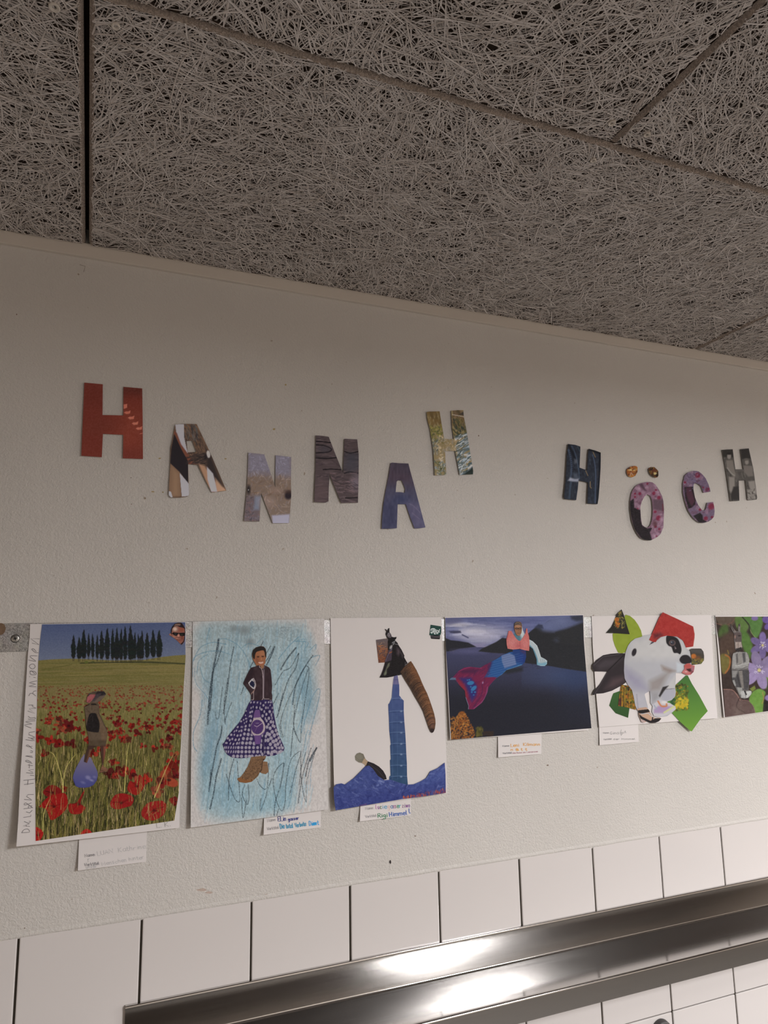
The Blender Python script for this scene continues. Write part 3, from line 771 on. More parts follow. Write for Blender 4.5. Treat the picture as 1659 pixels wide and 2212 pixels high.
for i in range(420):
    y = 632+R1.random()**1.6*190; s = 3.5+(y-630)*.035; c1.ell(R1.uniform(285, 1460), y, s*R1.uniform(.8, 1.6), s*R1.uniform(.6, 1), [(128, 40, 32), (150, 52, 38), (108, 34, 28), (140, 76, 58)][R1.integers(4)], .9, soft=1)
for i in range(150):
    y = 780+R1.random()*230; s = 10+(y-780)*.07; x = R1.uniform(290, 1450); poppy(x, y, s*R1.uniform(.8, 1.4))
for x, y, s in [(400, 895, 34), (480, 905, 44), (540, 945, 52), (470, 945, 36), (520, 985, 40), (300, 990, 34), (305, 1045, 36), (400, 1065, 44), (470, 1090, 50), (570, 1090, 46), (355, 1170, 42),
                (925, 930, 34), (1050, 950, 34), (600, 885, 20), (950, 1000, 36), (1090, 1010, 50), (1010, 1060, 42), (970, 1050, 36), (890, 1040, 34), (1135, 1110, 38), (1200, 965, 28), (1350, 975, 30), (1410, 985, 32), (1350, 1050, 40),
                (1300, 1110, 40), (1350, 1115, 38), (1230, 1130, 40), (1290, 1070, 26), (1160, 930, 24), (1260, 890, 24), (1390, 920, 30), (1440, 870, 26), (740, 1170, 46), (790, 1140, 36), (700, 1060, 34), (850, 1110, 32),
                (1390, 1180, 46), (1350, 1230, 34), (1370, 1290, 66), (1410, 1240, 30), (1340, 1370, 90), (1290, 1400, 50), (1250, 1470, 62), (1400, 1340, 46), (1400, 1550, 44), (905, 1240, 40), (880, 1330, 56), (960, 1310, 60),
                (1000, 1310, 40), (920, 1350, 40), (1050, 1340, 62), (1170, 1350, 40), (1095, 1400, 60), (510, 1450, 30), (1160, 1380, 46)]:
    poppy(x, y, s*1.4)
for pts, cc in [([(345, 1470), (395, 1425), (450, 1430), (490, 1470), (470, 1510), (400, 1520), (355, 1500)], (124, 20, 20)), ([(315, 1590), (380, 1520), (450, 1495), (520, 1490), (540, 1560), (520, 1620), (470, 1670), (405, 1700), (370, 1620), (330, 1600)], (152, 22, 20)),
                ([(550, 1575), (610, 1560), (665, 1470), (672, 1475), (640, 1570), (680, 1600), (640, 1650), (560, 1645)], (148, 24, 22)), ([(880, 1560), (920, 1500), (990, 1490), (1060, 1520), (1050, 1580), (1000, 1600), (940, 1615), (890, 1600)], (146, 24, 24)),
                ([(1015, 1460), (1035, 1390), (1070, 1400), (1110, 1340), (1145, 1380), (1150, 1430), (1110, 1490), (1070, 1500)], (148, 26, 22)), ([(1125, 1640), (1170, 1570), (1240, 1550), (1300, 1550), (1325, 1590), (1300, 1660), (1220, 1705), (1150, 1690)], (146, 28, 26)),
                ([(270, 1770), (300, 1760), (345, 1800), (320, 1860), (280, 1870)], (170, 28, 24)), ([(640, 1810), (690, 1770), (730, 1800), (700, 1830)], (176, 36, 30))]:
    c1.poly(pts, cc, sm=True, soft=1.5); q = np.array(pts, float); m_ = q.mean(0)
    for i in range(18):
        p0 = q[R1.integers(len(q))]*.75+m_*.25; c1.line([m_+R1.uniform(-8, 8, 2), p0], R1.uniform(3, 9), np.clip(np.array(cc)*R1.uniform(.45, 1.1), 0, 255), .4)
    c1.ell(m_[0], m_[1]+8, 13, 8, (60, 14, 16), .8, soft=5)
for i in range(330):
    y = R1.uniform(1150, 1930); x = R1.uniform(280, 1450); h = R1.uniform(60, 190)
    c1.line([(x, y), (x+R1.normal(0, 8), y-h*.5), (x+R1.normal(6, 22), y-h)], R1.uniform(3, 6), [(164, 158, 92), (140, 140, 66), (120, 128, 52), (178, 166, 110)][R1.integers(4)], .75, w2=1)
for p_ in [[(500, 1480), (495, 1380), (440, 1200), (400, 1160)], [(500, 1480), (520, 1300), (600, 1180)], [(340, 1790), (350, 1650), (395, 1540)], [(990, 1480), (1010, 1200), (1030, 1080)], [(1230, 1520), (1320, 1300), (1380, 1180)]]:
    c1.line(p_, 8, (160, 160, 86), .9, sm=True, w2=4)
c1.noise(5, 7); gm_ = (c1.a[..., 1] > c1.a[..., 0]*.9) & (c1.a[..., 2] < c1.a[..., 1]*.85); c1.a[..., 0] += gm_*c1.a[..., 0]*.12; c1.a[..., 1] += gm_*c1.a[..., 1]*.03; c1.a[..., 2] += gm_*c1.a[..., 2]*.10
Lp = cv('A', [(335, 143), (318, 280), (305, 440), (299, 640), (295, 850), (288, 960), (284, 1150), (281, 1350), (284, 1500), (284, 1700), (285, 1868)])
Rp = cv('A', [(1475, 126), (1478, 400), (1462, 660), (1450, 900), (1440, 1110), (1428, 1300), (1424, 1480), (1405, 1600), (1388, 1705)])
sheet('photo_print', Lp, Rp, f1, MAT_PRINT, pic1, .92, c1, .0005, center=wp(230, 1345))
# cut-out walking figure with rucksack
cf = Canvas(165, 1485, 250, 1690, 3, (92, 74, 58), WHT1, 3).use('A2')
O_fig = [(400, 365), (345, 355), (335, 330), (350, 240), (390, 165), (480, 135), (560, 120), (690, 122), (730, 175), (715, 215), (640, 290), (560, 350), (590, 400), (600, 520), (600, 570), (650, 680), (700, 790), (750, 890), (752, 1000), (735, 1120), (725, 1215),
         (722, 1330), (700, 1470), (672, 1560), (680, 1620), (720, 1640), (760, 1660), (768, 1690), (730, 1740), (650, 1740), (600, 1760), (615, 1690), (650, 1600), (640, 1440), (625, 1320), (620, 1215), (555, 1210), (470, 1260), (430, 1320), (395, 1420), (350, 1550), (290, 1525), (310, 1400), (345, 1290), (380, 1200), (385, 1120), (372, 1000), (340, 880), (325, 760), (318, 600), (300, 430), (345, 400)]
cf.poly([(300, 420), (560, 380), (600, 560), (760, 900), (740, 1220), (380, 1210), (340, 880)], (98, 80, 64)); cf.poly([(560, 560), (640, 700), (740, 900), (740, 1200), (650, 1210), (600, 800)], (112, 88, 68), soft=20)
cf.poly([(380, 1100), (740, 1100), (735, 1215), (380, 1215)], (84, 68, 52), soft=25)
cf.poly([(440, 300), (490, 200), (560, 140), (690, 122), (735, 180), (700, 240), (560, 340), (480, 350)], (106, 88, 76)); cf.poly([(500, 190), (560, 125), (690, 120), (730, 180), (690, 205), (610, 220), (560, 250)], (44, 38, 40), soft=8)
cf.poly([(470, 240), (520, 180), (640, 160), (600, 220), (500, 320), (450, 330)], (70, 60, 62), soft=10); cf.line([(500, 300), (620, 210), (700, 190)], 8, (98, 80, 76), .7)
cf.poly([(335, 335), (350, 240), (400, 185), (520, 185), (500, 240), (450, 300), (400, 355)], (160, 86, 88), soft=8); cf.line([(370, 210), (430, 150), (530, 130)], 26, (76, 66, 62), .9)
cf.poly([(420, 290), (410, 330), (360, 330)], (130, 60, 60), soft=8)
cf.poly([(430, 365), (520, 370), (560, 400), (430, 395)], (34, 28, 26), soft=4); cf.line([(300, 430), (390, 385)], 12, (30, 26, 24)); cf.line([(445, 400), (450, 500)], 8, (60, 48, 40))
cf.line([(315, 600), (322, 760), (330, 860)], 14, (30, 26, 26)); cf.line([(590, 560), (650, 690), (740, 880)], 10, (48, 38, 32)); cf.line([(330, 470), (420, 560)], 8, (70, 56, 46))
cf.poly([(330, 860), (345, 780), (375, 640), (415, 565), (520, 560), (560, 640), (600, 760), (590, 900), (560, 942), (370, 915)], (34, 28, 28), sm=True); cf.line([(460, 620), (462, 720)], 6, (62, 54, 52)); cf.line([(380, 680), (440, 600)], 7, (56, 48, 46)); cf.noise(30, 6)
cf.poly([(380, 1200), (560, 1208), (470, 1260), (400, 1420), (345, 1552), (285, 1525), (345, 1290)], (66, 46, 38)); cf.poly([(400, 1280), (450, 1280), (400, 1430), (360, 1540), (330, 1540)], (112, 72, 54), soft=12)
cf.poly([(618, 1205), (728, 1205), (705, 1460), (675, 1560), (640, 1560), (640, 1400)], (76, 48, 40)); cf.poly([(680, 1220), (728, 1220), (700, 1470), (680, 1550)], (132, 74, 56), soft=10)
cf.poly([(640, 1580), (680, 1600), (770, 1680), (730, 1745), (600, 1765)], (124, 84, 62)); cf.line([(600, 1755), (660, 1740), (740, 1735)], 14, (44, 34, 30)); cf.line([(640, 1640), (720, 1660)], 10, (150, 104, 76)); cf.line([(620, 1690), (700, 1720)], 8, (60, 40, 34))
ctr1 = wp(230, 1345)
drop = [(300, 1370), (330, 1520), (350, 1550), (395, 1430), (430, 1450), (480, 1560), (530, 1660), (560, 1730), (565, 1800), (545, 1900), (480, 1990), (400, 2030), (300, 2045), (190, 2040), (125, 2010), (85, 1920), (68, 1850), (80, 1780), (130, 1650), (190, 1540), (240, 1450)]
cd_ = Canvas(150, 1620, 220, 1710, 3, (88, 82, 122), WHT1, 4).use('A2')
cd_.grad([(0, 1300), (700, 1300), (700, 2100), (0, 2100)], (122, 112, 136), (76, 76, 132), 1450, 1950)
for x, y, a, b, al in [(370, 1840, 50, 36, .5), (440, 1895, 30, 14, .8), (270, 1940, 40, 20, .4), (500, 1830, 30, 20, .35)]: cd_.ell(x, y, a, b, (168, 162, 190), al, 20, soft=18)
cd_.line([(80, 1880), (120, 1980), (200, 2035), (330, 2040), (470, 1990), (550, 1880)], 26, (64, 62, 116), .6, sm=True)
cutout('water_drop_cutout', cv('A2', drop), f1, MAT_PRINT, pic1, cd_, .0009, 1.0, center=ctr1, label='violet blue water drop')
cutout('walking_figure_cutout', cv('A2', O_fig), f1, MAT_PRINT, pic1, cf, .0013, .8, center=ctr1, label='hiking figure with a black rucksack')
# cut-out face with sunglasses
cF = Canvas(364, 1343, 402, 1396, 5, (150, 96, 80), WHT1, 5).use('FC')
cF.poly([(260, 540), (480, 500), (860, 560), (860, 900), (800, 1200), (690, 1400), (150, 960)], (148, 92, 78)); cF.ell(400, 640, 120, 110, (186, 162, 146), .9, soft=60); cF.ell(720, 650, 120, 110, (150, 78, 56), .8, soft=60)
cF.poly([(190, 850), (200, 690), (260, 520), (400, 370), (560, 320), (720, 350), (840, 530), (900, 680), (890, 1000), (820, 1260), (690, 1400), (660, 1360), (800, 1200), (850, 900), (840, 620), (620, 540), (480, 490), (340, 540), (270, 620), (250, 760), (240, 900)], (40, 28, 30), sm=True)
cF.poly([(340, 500), (420, 400), (560, 380), (660, 390), (650, 470), (480, 470)], (146, 112, 98), soft=20); cF.line([(400, 470), (560, 410), (640, 420)], 20, (96, 66, 56), .7)
cF.poly([(230, 860), (330, 790), (560, 820), (840, 810), (870, 860), (840, 960), (740, 990), (650, 960), (590, 850), (560, 860), (500, 960), (380, 960), (300, 880)], (20, 17, 19), soft=6)
cF.poly([(350, 820), (500, 840), (460, 920), (390, 920)], (46, 44, 46), soft=10); cF.poly([(640, 860), (800, 870), (740, 950), (680, 940)], (38, 42, 34), soft=10)
cF.ell(560, 960, 50, 70, (196, 140, 122), .9, soft=30); cF.ell(560, 1040, 80, 24, (104, 58, 48), .7, soft=14); cF.ell(500, 1080, 60, 24, (196, 140, 120), .7, soft=16)
cF.line([(480, 1140), (560, 1170), (660, 1160)], 26, (104, 46, 42), .9); cF.ell(620, 1210, 60, 24, (140, 84, 70), .8, soft=16); cF.ell(740, 1060, 60, 100, (118, 58, 44), .8, soft=40); cF.ell(350, 1000, 80, 60, (176, 124, 108), .8, soft=30); cF.ell(170, 890, 40, 50, (170, 112, 92))
cutout('face_cutout', cv('FC', [(120, 880), (200, 830), (205, 690), (260, 530), (380, 390), (540, 325), (700, 335), (780, 420), (880, 590), (900, 800), (880, 960), (850, 1230), (810, 1300), (715, 1400), (640, 1330), (480, 1170), (340, 1060), (200, 970), (130, 930)]),
       f1, MAT_PRINT, pic1, cF, .0009, .7, center=ctr1, label='face wearing black sunglasses')
PEN = (96, 86, 86)
hw = []
def S(crop, *ls): return [cv(crop, l) for l in ls]
hw += S('V1', [(460, 185), (290, 178), (450, 300), (320, 270)], [(440, 460), (380, 455), (310, 390), (350, 385), (400, 440)], [(415, 525), (300, 520), (285, 550), (395, 632), (245, 605)], [(300, 690), (350, 690), (380, 740), (330, 785), (270, 750), (268, 715), (300, 690)],
        [(270, 830), (360, 830), (400, 870), (380, 900), (300, 895), (275, 860), (300, 820), (370, 880)], [(345, 950), (385, 955)], [(262, 935), (272, 940)], [(410, 1020), (260, 1060), (390, 1085), (250, 1130), (395, 1140)],
        [(395, 1220), (350, 1230), (330, 1270), (390, 1320)], [(330, 1270), (280, 1270), (250, 1320)], [(245, 1505), (310, 1500), (335, 1540), (390, 1560)], [(310, 1500), (345, 1510)], [(388, 1570), (260, 1575), (370, 1670), (230, 1620)],
        [(240, 1725), (290, 1760), (370, 1750), (378, 1780), (300, 1790), (240, 1780)], [(378, 1815), (185, 1835), (320, 1880), (165, 1900), (300, 1960)], [(370, 2030), (260, 2050), (250, 2090), (370, 2140)], [(370, 2180), (240, 2150)])
hw += S('V2', [(365, 30), (290, 40), (365, 95)], [(330, 95), (190, 70)], [(320, 200), (260, 215), (200, 190), (240, 180), (320, 250)], [(290, 290), (330, 300), (325, 330), (285, 325)], [(190, 400), (330, 425)], [(205, 395), (320, 400)], [(320, 545), (240, 520), (190, 500), (220, 480), (300, 520)],
        [(240, 575), (330, 590)], [(260, 560), (262, 640)], [(345, 665), (240, 680), (330, 720)], [(205, 730), (340, 745)], [(280, 780), (355, 788)], [(150, 885), (375, 855)], [(160, 965), (345, 940)], [(240, 872), (228, 970)],
        [(345, 1165), (240, 1165), (205, 1200), (300, 1265)], [(160, 1262), (310, 1275)], [(300, 1330), (230, 1360), (160, 1370), (190, 1330), (290, 1400), (330, 1430)], [(150, 1450), (320, 1425)], [(240, 1440), (250, 1390), (320, 1390)], [(200, 1510), (270, 1530), (320, 1480)], [(145, 1620), (290, 1600), (295, 1570)],
        [(265, 1690), (290, 1700), (250, 1740), (160, 1700)], [(260, 1750), (140, 1790), (270, 1800)], [(200, 1770), (205, 1800)], [(110, 1925), (265, 1912), (230, 1850), (150, 1870), (112, 1930)])
hw = [smooth(l, 3, False) if len(l) > 4 else l for l in hw]
strokes('pencil_writing', hw, 1.05, PEN, WHT1, f1, pic1, .0004)
ini = text_lines('L. K.', cv('A', [(1250, 1762)])[0], cv('A', [(1365, 1748)])[0], 10)
strokes('pencil_initials', ini, .9, (128, 118, 114), WHT1, f1, pic1, .0004)

# ================================================================== name tags
def name_tag(pts, off, writes, label, white, py0):
    """small paper label with printed words; pts = tl, tr, br, bl (photo pixels)"""
    p = np.array(pts, float); c = wp(*(p[0]+p[1])/2) if False else wp((p[0][0]+p[1][0])/2, (p[0][1]+p[1][1])/2)
    e = empty('name_tag', Vector(c)); tag(e, label, 'label', 'paper name tags under the pictures')
    sheet('card', [p[0], p[3]], [p[1], p[2]], off, MAT_PAPER, e, 9, center=c)
    for nm, ls, w_, col in writes: strokes(nm, ls, w_, col, white, off, e, .0003)
GREY = (104, 98, 98)
ft1 = bilin(170, 1810, 320, 1885, .0020, .0020, .0062, .0042)
a = lambda *q: cv('T1', q)
name_tag(np.vstack([a((108, 130)), a((1538, 20)), a((1518, 700)), a((80, 885))]), ft1, [
    ('printed_words', text_lines('Name:', a((230, 602))[0], a((455, 568))[0], 6.2)+text_lines('Werktitel:', a((225, 795))[0], a((545, 755))[0], 6.4), .95, (98, 90, 90)),
    ('pencil_writing', text_lines('LUAN', a((500, 570))[0], a((850, 505))[0], 9, jit=.05)+text_lines('Kathrine', a((940, 495))[0], a((1530, 410))[0], 9.5, jit=.05)+text_lines('r', a((300, 705))[0], a((360, 695))[0], 12)
     + text_lines('Menschen hinter', a((590, 780))[0], a((1500, 625))[0], 8, jit=.08)+text_lines('unser', a((255, 840))[0], a((500, 815))[0], 6, jit=.1), .75, (146, 137, 134))],
    'white name tag under the poppy field picture, written in faint pencil', WHT1, 0)
WHT2 = (196, 186, 184)
ft2 = bilin(570, 1760, 695, 1805, .0018, .0018, .0065, .0035)
a = lambda *q: cv('T2', q)
name_tag(np.vstack([a((110, 80)), a((1385, -80)), a((1380, 385)), a((98, 558))]), ft2, [
    ('printed_words', text_lines('Name:', a((185, 268))[0], a((385, 232))[0], 6)+text_lines('Werktitel:', a((182, 450))[0], a((455, 412))[0], 6), .8, (128, 118, 120)),
    ('dark_blue_writing', text_lines('ELin', a((425, 248))[0], a((620, 235))[0], 9.5)+text_lines('gasser', a((650, 240))[0], a((905, 205))[0], 6.5), 1.5, (44, 48, 112)),
    ('turquoise_writing', text_lines('Die', a((480, 420))[0], a((580, 400))[0], 10.5)+text_lines('total', a((605, 408))[0], a((765, 392))[0], 9.5)+text_lines('Verbote', a((810, 388))[0], a((1060, 345))[0], 9), 1.5, (48, 128, 160)),
    ('bright_blue_writing', text_lines('Diert', a((1125, 348))[0], a((1350, 325))[0], 9.5)+[np.linspace(a((1180, 300+j*14))[0], a((1285, 285+j*14))[0], 5) for j in range(4)], 1.3, (32, 138, 196))],
    'white name tag under the blue crayon picture, written in dark blue and turquoise', WHT2, 0)
WHT3 = (206, 196, 194)
ft3 = bilin(778, 1740, 890, 1780, .0018, .0018, .0055, .0035)
a = lambda *q: cv('T3', q)
rb = [('l', (196, 120, 180)), ('u', (150, 90, 150)), ('c', (70, 110, 80)), ('i', (90, 150, 190)), ('e', (40, 140, 180)), ('g', (230, 170, 165)), ('a', (60, 110, 160)), ('s', (150, 70, 130)), ('s', (150, 70, 120)), ('e', (30, 130, 90)), ('r', (50, 150, 170)), ('z', (130, 70, 120)), ('i', (110, 60, 120)), ('w', (120, 50, 130)), ('o', (130, 80, 150))]
wr = [('printed_words', text_lines('Name:', a((232, 228))[0], a((445, 205))[0], 5.5)+text_lines('Werktitel:', a((235, 435))[0], a((530, 400))[0], 5.5), .75, (146, 136, 138))]
xs_ = [485, 555, 610, 668, 715, 800, 880, 945, 985, 1040, 1100, 1175, 1235, 1275, 1330]
for (ch, cc), x, x2 in zip(rb, xs_, xs_[1:]+[1395]):
    wr.append(('coloured_letter', text_lines(ch, a((x, 212-(x-485)*.055))[0], a((x2-6, 212-(x2-491)*.055))[0], 9.5), 1.15, cc))
wr.append(('green_writing', text_lines('Rigi', a((555, 428))[0], a((815, 410))[0], 8.5), 1.5, (30, 112, 72)))
wr.append(('blue_writing', text_lines('Himmel', a((850, 402))[0], a((1310, 350))[0], 9)+[cv('T3', [(1345, 200), (1348, 280), (1360, 315), (1382, 310)])], 1.55, (48, 88, 160)))
name_tag(np.vstack([a((100, 110)), a((1400, -60)), a((1385, 372)), a((88, 528))]), ft3, wr, 'white name tag under the tower picture, written in many felt pen colours', WHT3, 0)
WHT4 = (216, 206, 206)
ft4 = bilin(1075, 1592, 1170, 1636, .0018, .0018, .0035, .0028)
a = lambda *q: cv('T4', q)
name_tag(np.vstack([a((85, 10)), a((1505, -90)), a((1500, 585)), a((95, 700))]), ft4, [
    ('printed_words', text_lines('Name:', a((235, 350))[0], a((470, 335))[0], 3.4)+text_lines('Werktitel:', a((250, 588))[0], a((550, 565))[0], 3.4), .8, (140, 132, 136)),
    ('orange_writing', text_lines('Leni', a((510, 355))[0], a((790, 335))[0], 6.5)+text_lines('Kilmann', a((915, 315))[0], a((1480, 310))[0], 6)+text_lines('n a t t', a((510, 480))[0], a((1060, 470))[0], 5.5)+[cv('T4', [(670, 430), (700, 400), (740, 420), (730, 460), (680, 470), (665, 430), (720, 440)])], 1.15, (224, 160, 84)),
    ('red_writing', text_lines('die Rose am Lemensee', a((565, 575))[0], a((1390, 520))[0], 2.8), .75, (178, 130, 140))],
    'white name tag under the mermaid picture, written in orange', WHT4, 0)
ft5 = bilin(1294, 1568, 1380, 1612, .0018, .0018, .0030, .0026)
a = lambda *q: cv('T5', q)
name_tag(np.vstack([a((65, 130)), a((1470, 40)), a((1490, 705)), a((90, 830))]), ft5, [
    ('printed_words', text_lines('Name:', a((215, 408))[0], a((430, 398))[0], 2.9)+text_lines('Werktitel:', a((240, 645))[0], a((530, 620))[0], 2.9), .85, (168, 158, 160)),
    ('pen_writing', text_lines('Gina', a((470, 440))[0], a((790, 420))[0], 5.5)+text_lines('gut', a((840, 420))[0], a((1060, 375))[0], 5)+[cv('T5', [(870, 270), (830, 380), (870, 480)])]+text_lines('der Himmel', a((580, 635))[0], a((1370, 625))[0], 3.4), .7, (160, 152, 152))],
    'white name tag under the spotted animal picture, written in thin pen', (226, 216, 216), 0)

# ================================================================== picture 2: blue crayon drawing
f2 = bilin(415, 1340, 705, 1790, .0026, .0024, .0085, .0075)
ctr2 = wp(560, 1340)
pic2 = thing_at('crayon_figure_collage', 560, 1340, 'second picture from the left, blue crayon scribbles around a figure in a polka-dot skirt', 'picture', 'collages on the wall', .0013)
c2 = Canvas(408, 1330, 718, 1796, 1.9, (190, 180, 178), WHT2, 12).use('B')
c2.poly([(200, 160), (1000, 150), (1150, 200), (1210, 380), (1240, 640), (1230, 900), (1150, 1100), (1110, 1350), (1060, 1700), (1000, 1860), (560, 1960), (300, 1960), (180, 1800), (170, 1300), (220, 850), (150, 700), (140, 460)], (150, 173, 182), .8, sm=True, soft=60)
c2.poly([(200, 170), (1080, 180), (1100, 300), (600, 330), (220, 300)], (148, 166, 174), .6, soft=40)
for x, y, rx, ry, cc, al in [(280, 1250, 60, 240, (92, 146, 182), .75), (310, 720, 70, 260, (112, 154, 182), .6), (240, 1600, 60, 200, (100, 156, 186), .6), (1150, 780, 70, 240, (96, 150, 182), .75), (1140, 420, 70, 120, (120, 162, 186), .6), (520, 1700, 160, 120, (128, 172, 194), .6),
                             (900, 1750, 160, 120, (120, 168, 190), .7), (700, 1850, 250, 60, (134, 178, 196), .7), (950, 1450, 90, 200, (124, 168, 190), .6), (480, 420, 80, 160, (136, 172, 190), .5), (400, 1750, 130, 140, (118, 166, 192), .6), (850, 500, 160, 200, (140, 172, 188), .5), (470, 900, 90, 260, (134, 170, 188), .5)]:
    c2.ell(x, y, rx, ry, np.array(cc)*.97, al*.62, R1.uniform(-12, 12), soft=60)
for i in range(700):
    x = R1.uniform(180, 1200); y = R1.uniform(220, 1850); l = R1.uniform(40, 170); s_ = R1.normal(.22, .12)
    cc = [(112, 160, 190), (160, 188, 198), (134, 172, 192), (176, 190, 194), (92, 148, 184)][R1.integers(5)]
    c2.line([(x+s_*l, y-l), (x, y+l)], R1.uniform(4, 14), np.array(cc)*1.02, .34, chalk=.3)
c2.dk = .93; c2.noise((10, 16), 9); c2.noise(3.5, 7)
for i in range(24):
    x = R1.uniform(660, 1060); y = R1.uniform(180, 320); r = R1.uniform(12, 38)
    c2.line([(x+r*math.cos(t), y+r*.7*math.sin(t)) for t in np.linspace(0, 5.2, 9)], 4, [(176, 182, 186), (112, 130, 146)][i % 2], .7, chalk=.3)
for x, y, rx, ry in [(585, 220, 40, 32), (640, 330, 34, 30), (490, 205, 26, 20)]: c2.ell(x, y, rx, ry, (118, 122, 128), .6, soft=22)
BLU = (76, 140, 178)
for pts in [[(350, 300), (420, 300), (520, 350), (600, 450), (640, 560)], [(120, 500), (180, 380), (300, 330), (420, 350)], [(110, 640), (120, 480), (230, 420), (350, 410), (450, 440)], [(150, 620), (170, 500), (250, 440)], [(130, 560), (140, 700), (220, 800), (260, 860)], [(180, 560), (210, 660), (260, 700)],
            [(200, 860), (180, 1000), (120, 1150), (120, 1280), (150, 1330)], [(1060, 320), (1140, 300), (1100, 380)], [(1040, 320), (1170, 330), (1150, 380)], [(1190, 400), (1245, 350), (1235, 400)], [(1200, 470), (1280, 450), (1240, 540)], [(1110, 1160), (1200, 860), (1260, 760), (1280, 800), (1220, 1050), (1180, 1180)],
            [(1150, 1320), (1190, 1180), (1195, 1150), (1160, 1160), (1120, 1380)], [(560, 380), (640, 340), (760, 380)], [(1190, 640), (1200, 820), (1150, 1020)], [(1060, 1750), (1040, 1890)], [(900, 480), (1000, 360), (1085, 280)], [(1060, 1160), (1140, 960)], [(980, 1860), (1010, 1780), (1050, 1500)], [(240, 300), (270, 200)], [(700, 340), (760, 280)]]:
    c2.line(pts, R1.uniform(5, 8), BLU, .75, sm=True, chalk=.25)
BLK = (20, 30, 42)
def chalkline(pts, w_, al=1.0, cc=BLK, ch=.33): c2.line(pts, w_, cc, al, sm=True, chalk=ch)
for pts, w_ in [([(350, 300), (320, 480), (290, 640), (265, 850), (250, 1080)], 16), ([(380, 370), (340, 500), (300, 600), (285, 800), (270, 960)], 10), ([(490, 370), (460, 520), (430, 760), (395, 980)], 9), ([(435, 660), (400, 900), (410, 1080)], 6), ([(470, 880), (430, 980), (408, 1060)], 6), ([(385, 740), (355, 1000), (330, 1030), (320, 970)], 5),
                ([(380, 1100), (370, 1180), (330, 1300), (290, 1520), (260, 1700)], 11), ([(375, 1400), (330, 1560), (300, 1740), (270, 1860)], 12), ([(280, 1500), (270, 1640)], 10), ([(490, 1400), (450, 1560), (440, 1780)], 7), ([(520, 1420), (530, 1560), (545, 1780), (500, 1770), (450, 1640), (420, 1540)], 6),
                ([(620, 1640), (630, 1760), (610, 1820), (570, 1740), (570, 1700), (590, 1640)], 6), ([(560, 1760), (575, 1940), (605, 1780)], 6), ([(810, 1440), (800, 1640), (770, 1680), (720, 1630), (700, 1580)], 6), ([(840, 1580), (800, 1680), (780, 1760), (730, 1880), (740, 1760)], 6),
                ([(950, 1450), (940, 1440), (880, 1500), (850, 1600), (880, 1780), (930, 1880), (960, 1800), (970, 1620), (1010, 1420), (1080, 1340), (1105, 1345), (1060, 1500), (1000, 1740)], 6), ([(950, 1450), (920, 1640), (870, 1800), (860, 1920)], 8), ([(900, 1860), (885, 1920)], 6),
                ([(1105, 1345), (1110, 1600), (1155, 1800), (1160, 1600), (1250, 1300)], 5), ([(1250, 1300), (1180, 1420), (1150, 1560)], 11), ([(1200, 1300), (1120, 1560), (1080, 1810)], 7), ([(1150, 1340), (1110, 1480), (1090, 1640)], 6),
                ([(1085, 430), (1010, 560), (940, 600), (870, 720)], 6), ([(1085, 430), (1060, 560), (980, 700), (900, 980), (880, 1020)], 8), ([(1060, 380), (980, 480), (920, 580)], 13), ([(1215, 450), (1140, 560), (1060, 720), (1030, 900)], 9), ([(1180, 560), (1130, 700), (1060, 950), (1040, 1100), (1100, 1250), (1110, 1100), (1170, 700), (1180, 570), (1140, 560), (1080, 680), (980, 880), (920, 1060), (940, 1200)], 6),
                ([(1050, 900), (1040, 1100), (1060, 1180)], 6), ([(1035, 1120), (1020, 1280), (1010, 1380)], 7), ([(860, 370), (800, 480), (740, 560)], 7), ([(865, 370), (830, 460), (790, 540)], 12), ([(830, 360), (760, 480)], 5), ([(760, 320), (740, 360)], 8), ([(665, 510), (640, 560)], 9), ([(580, 740), (555, 810)], 8), ([(900, 800), (850, 900)], 7), ([(940, 800), (900, 960)], 7), ([(905, 1080), (925, 1200)], 5), ([(900, 1440), (905, 1380)], 4)]:
    chalkline(pts, w_)
chalkline([(1250, 1300), (1190, 1420)], 14, .8); chalkline([(350, 310), (345, 420)], 18, .6, (60, 80, 100))
c2.a[:] = c2.a*.82+c2.a.mean(2, keepdims=True)*.18
L2_ = cv('B', [(112, 140), (110, 500), (103, 1000), (96, 1500), (93, 2033)])
R2_ = cv('B', [(1318, 112), (1322, 300), (1326, 700), (1338, 1200), (1350, 1600), (1358, 1866)])
sheet('drawing_sheet', L2_, R2_, f2, MAT_PRINT, pic2, .95, c2, 0, center=ctr2)
# boot, skirt, watch, jacket, head
cb = Canvas(505, 1630, 590, 1695, 4, (146, 104, 70), WHT2, 5).use('B3')
cb.a[:] = (140, 106, 80); cb.noise(60, 14); cb.poly([(360, 2010), (430, 1985), (560, 2030), (720, 2030), (740, 2080), (560, 2115), (400, 2085)], (150, 100, 62), soft=6); cb.poly([(450, 1985), (600, 1780), (700, 1500), (960, 1490), (980, 1620), (900, 1880), (800, 1990), (640, 2040), (560, 2030)], (134, 100, 74), soft=5)
for i in range(260):
    x = R1.uniform(480, 950); y = R1.uniform(1520, 2040); l = R1.uniform(12, 45); t = R1.uniform(0, 3.14)
    cb.line([(x, y), (x+l*math.cos(t), y+l*math.sin(t))], R1.uniform(4, 11), [(66, 44, 34), (176, 140, 104), (92, 64, 48), (48, 34, 28), (160, 118, 80)][R1.integers(5)], .75)
cb.poly([(960, 1600), (1080, 1620), (1100, 1850), (1040, 1900), (960, 1880), (910, 1850)], (150, 112, 84), soft=5); cb.line([(970, 1700), (1080, 1690)], 8, (112, 80, 60)); cb.line([(960, 1600), (940, 1800), (900, 1860)], 18, (66, 46, 34)); cb.ell(990, 1560, 30, 20, (70, 46, 36), .8, soft=8)
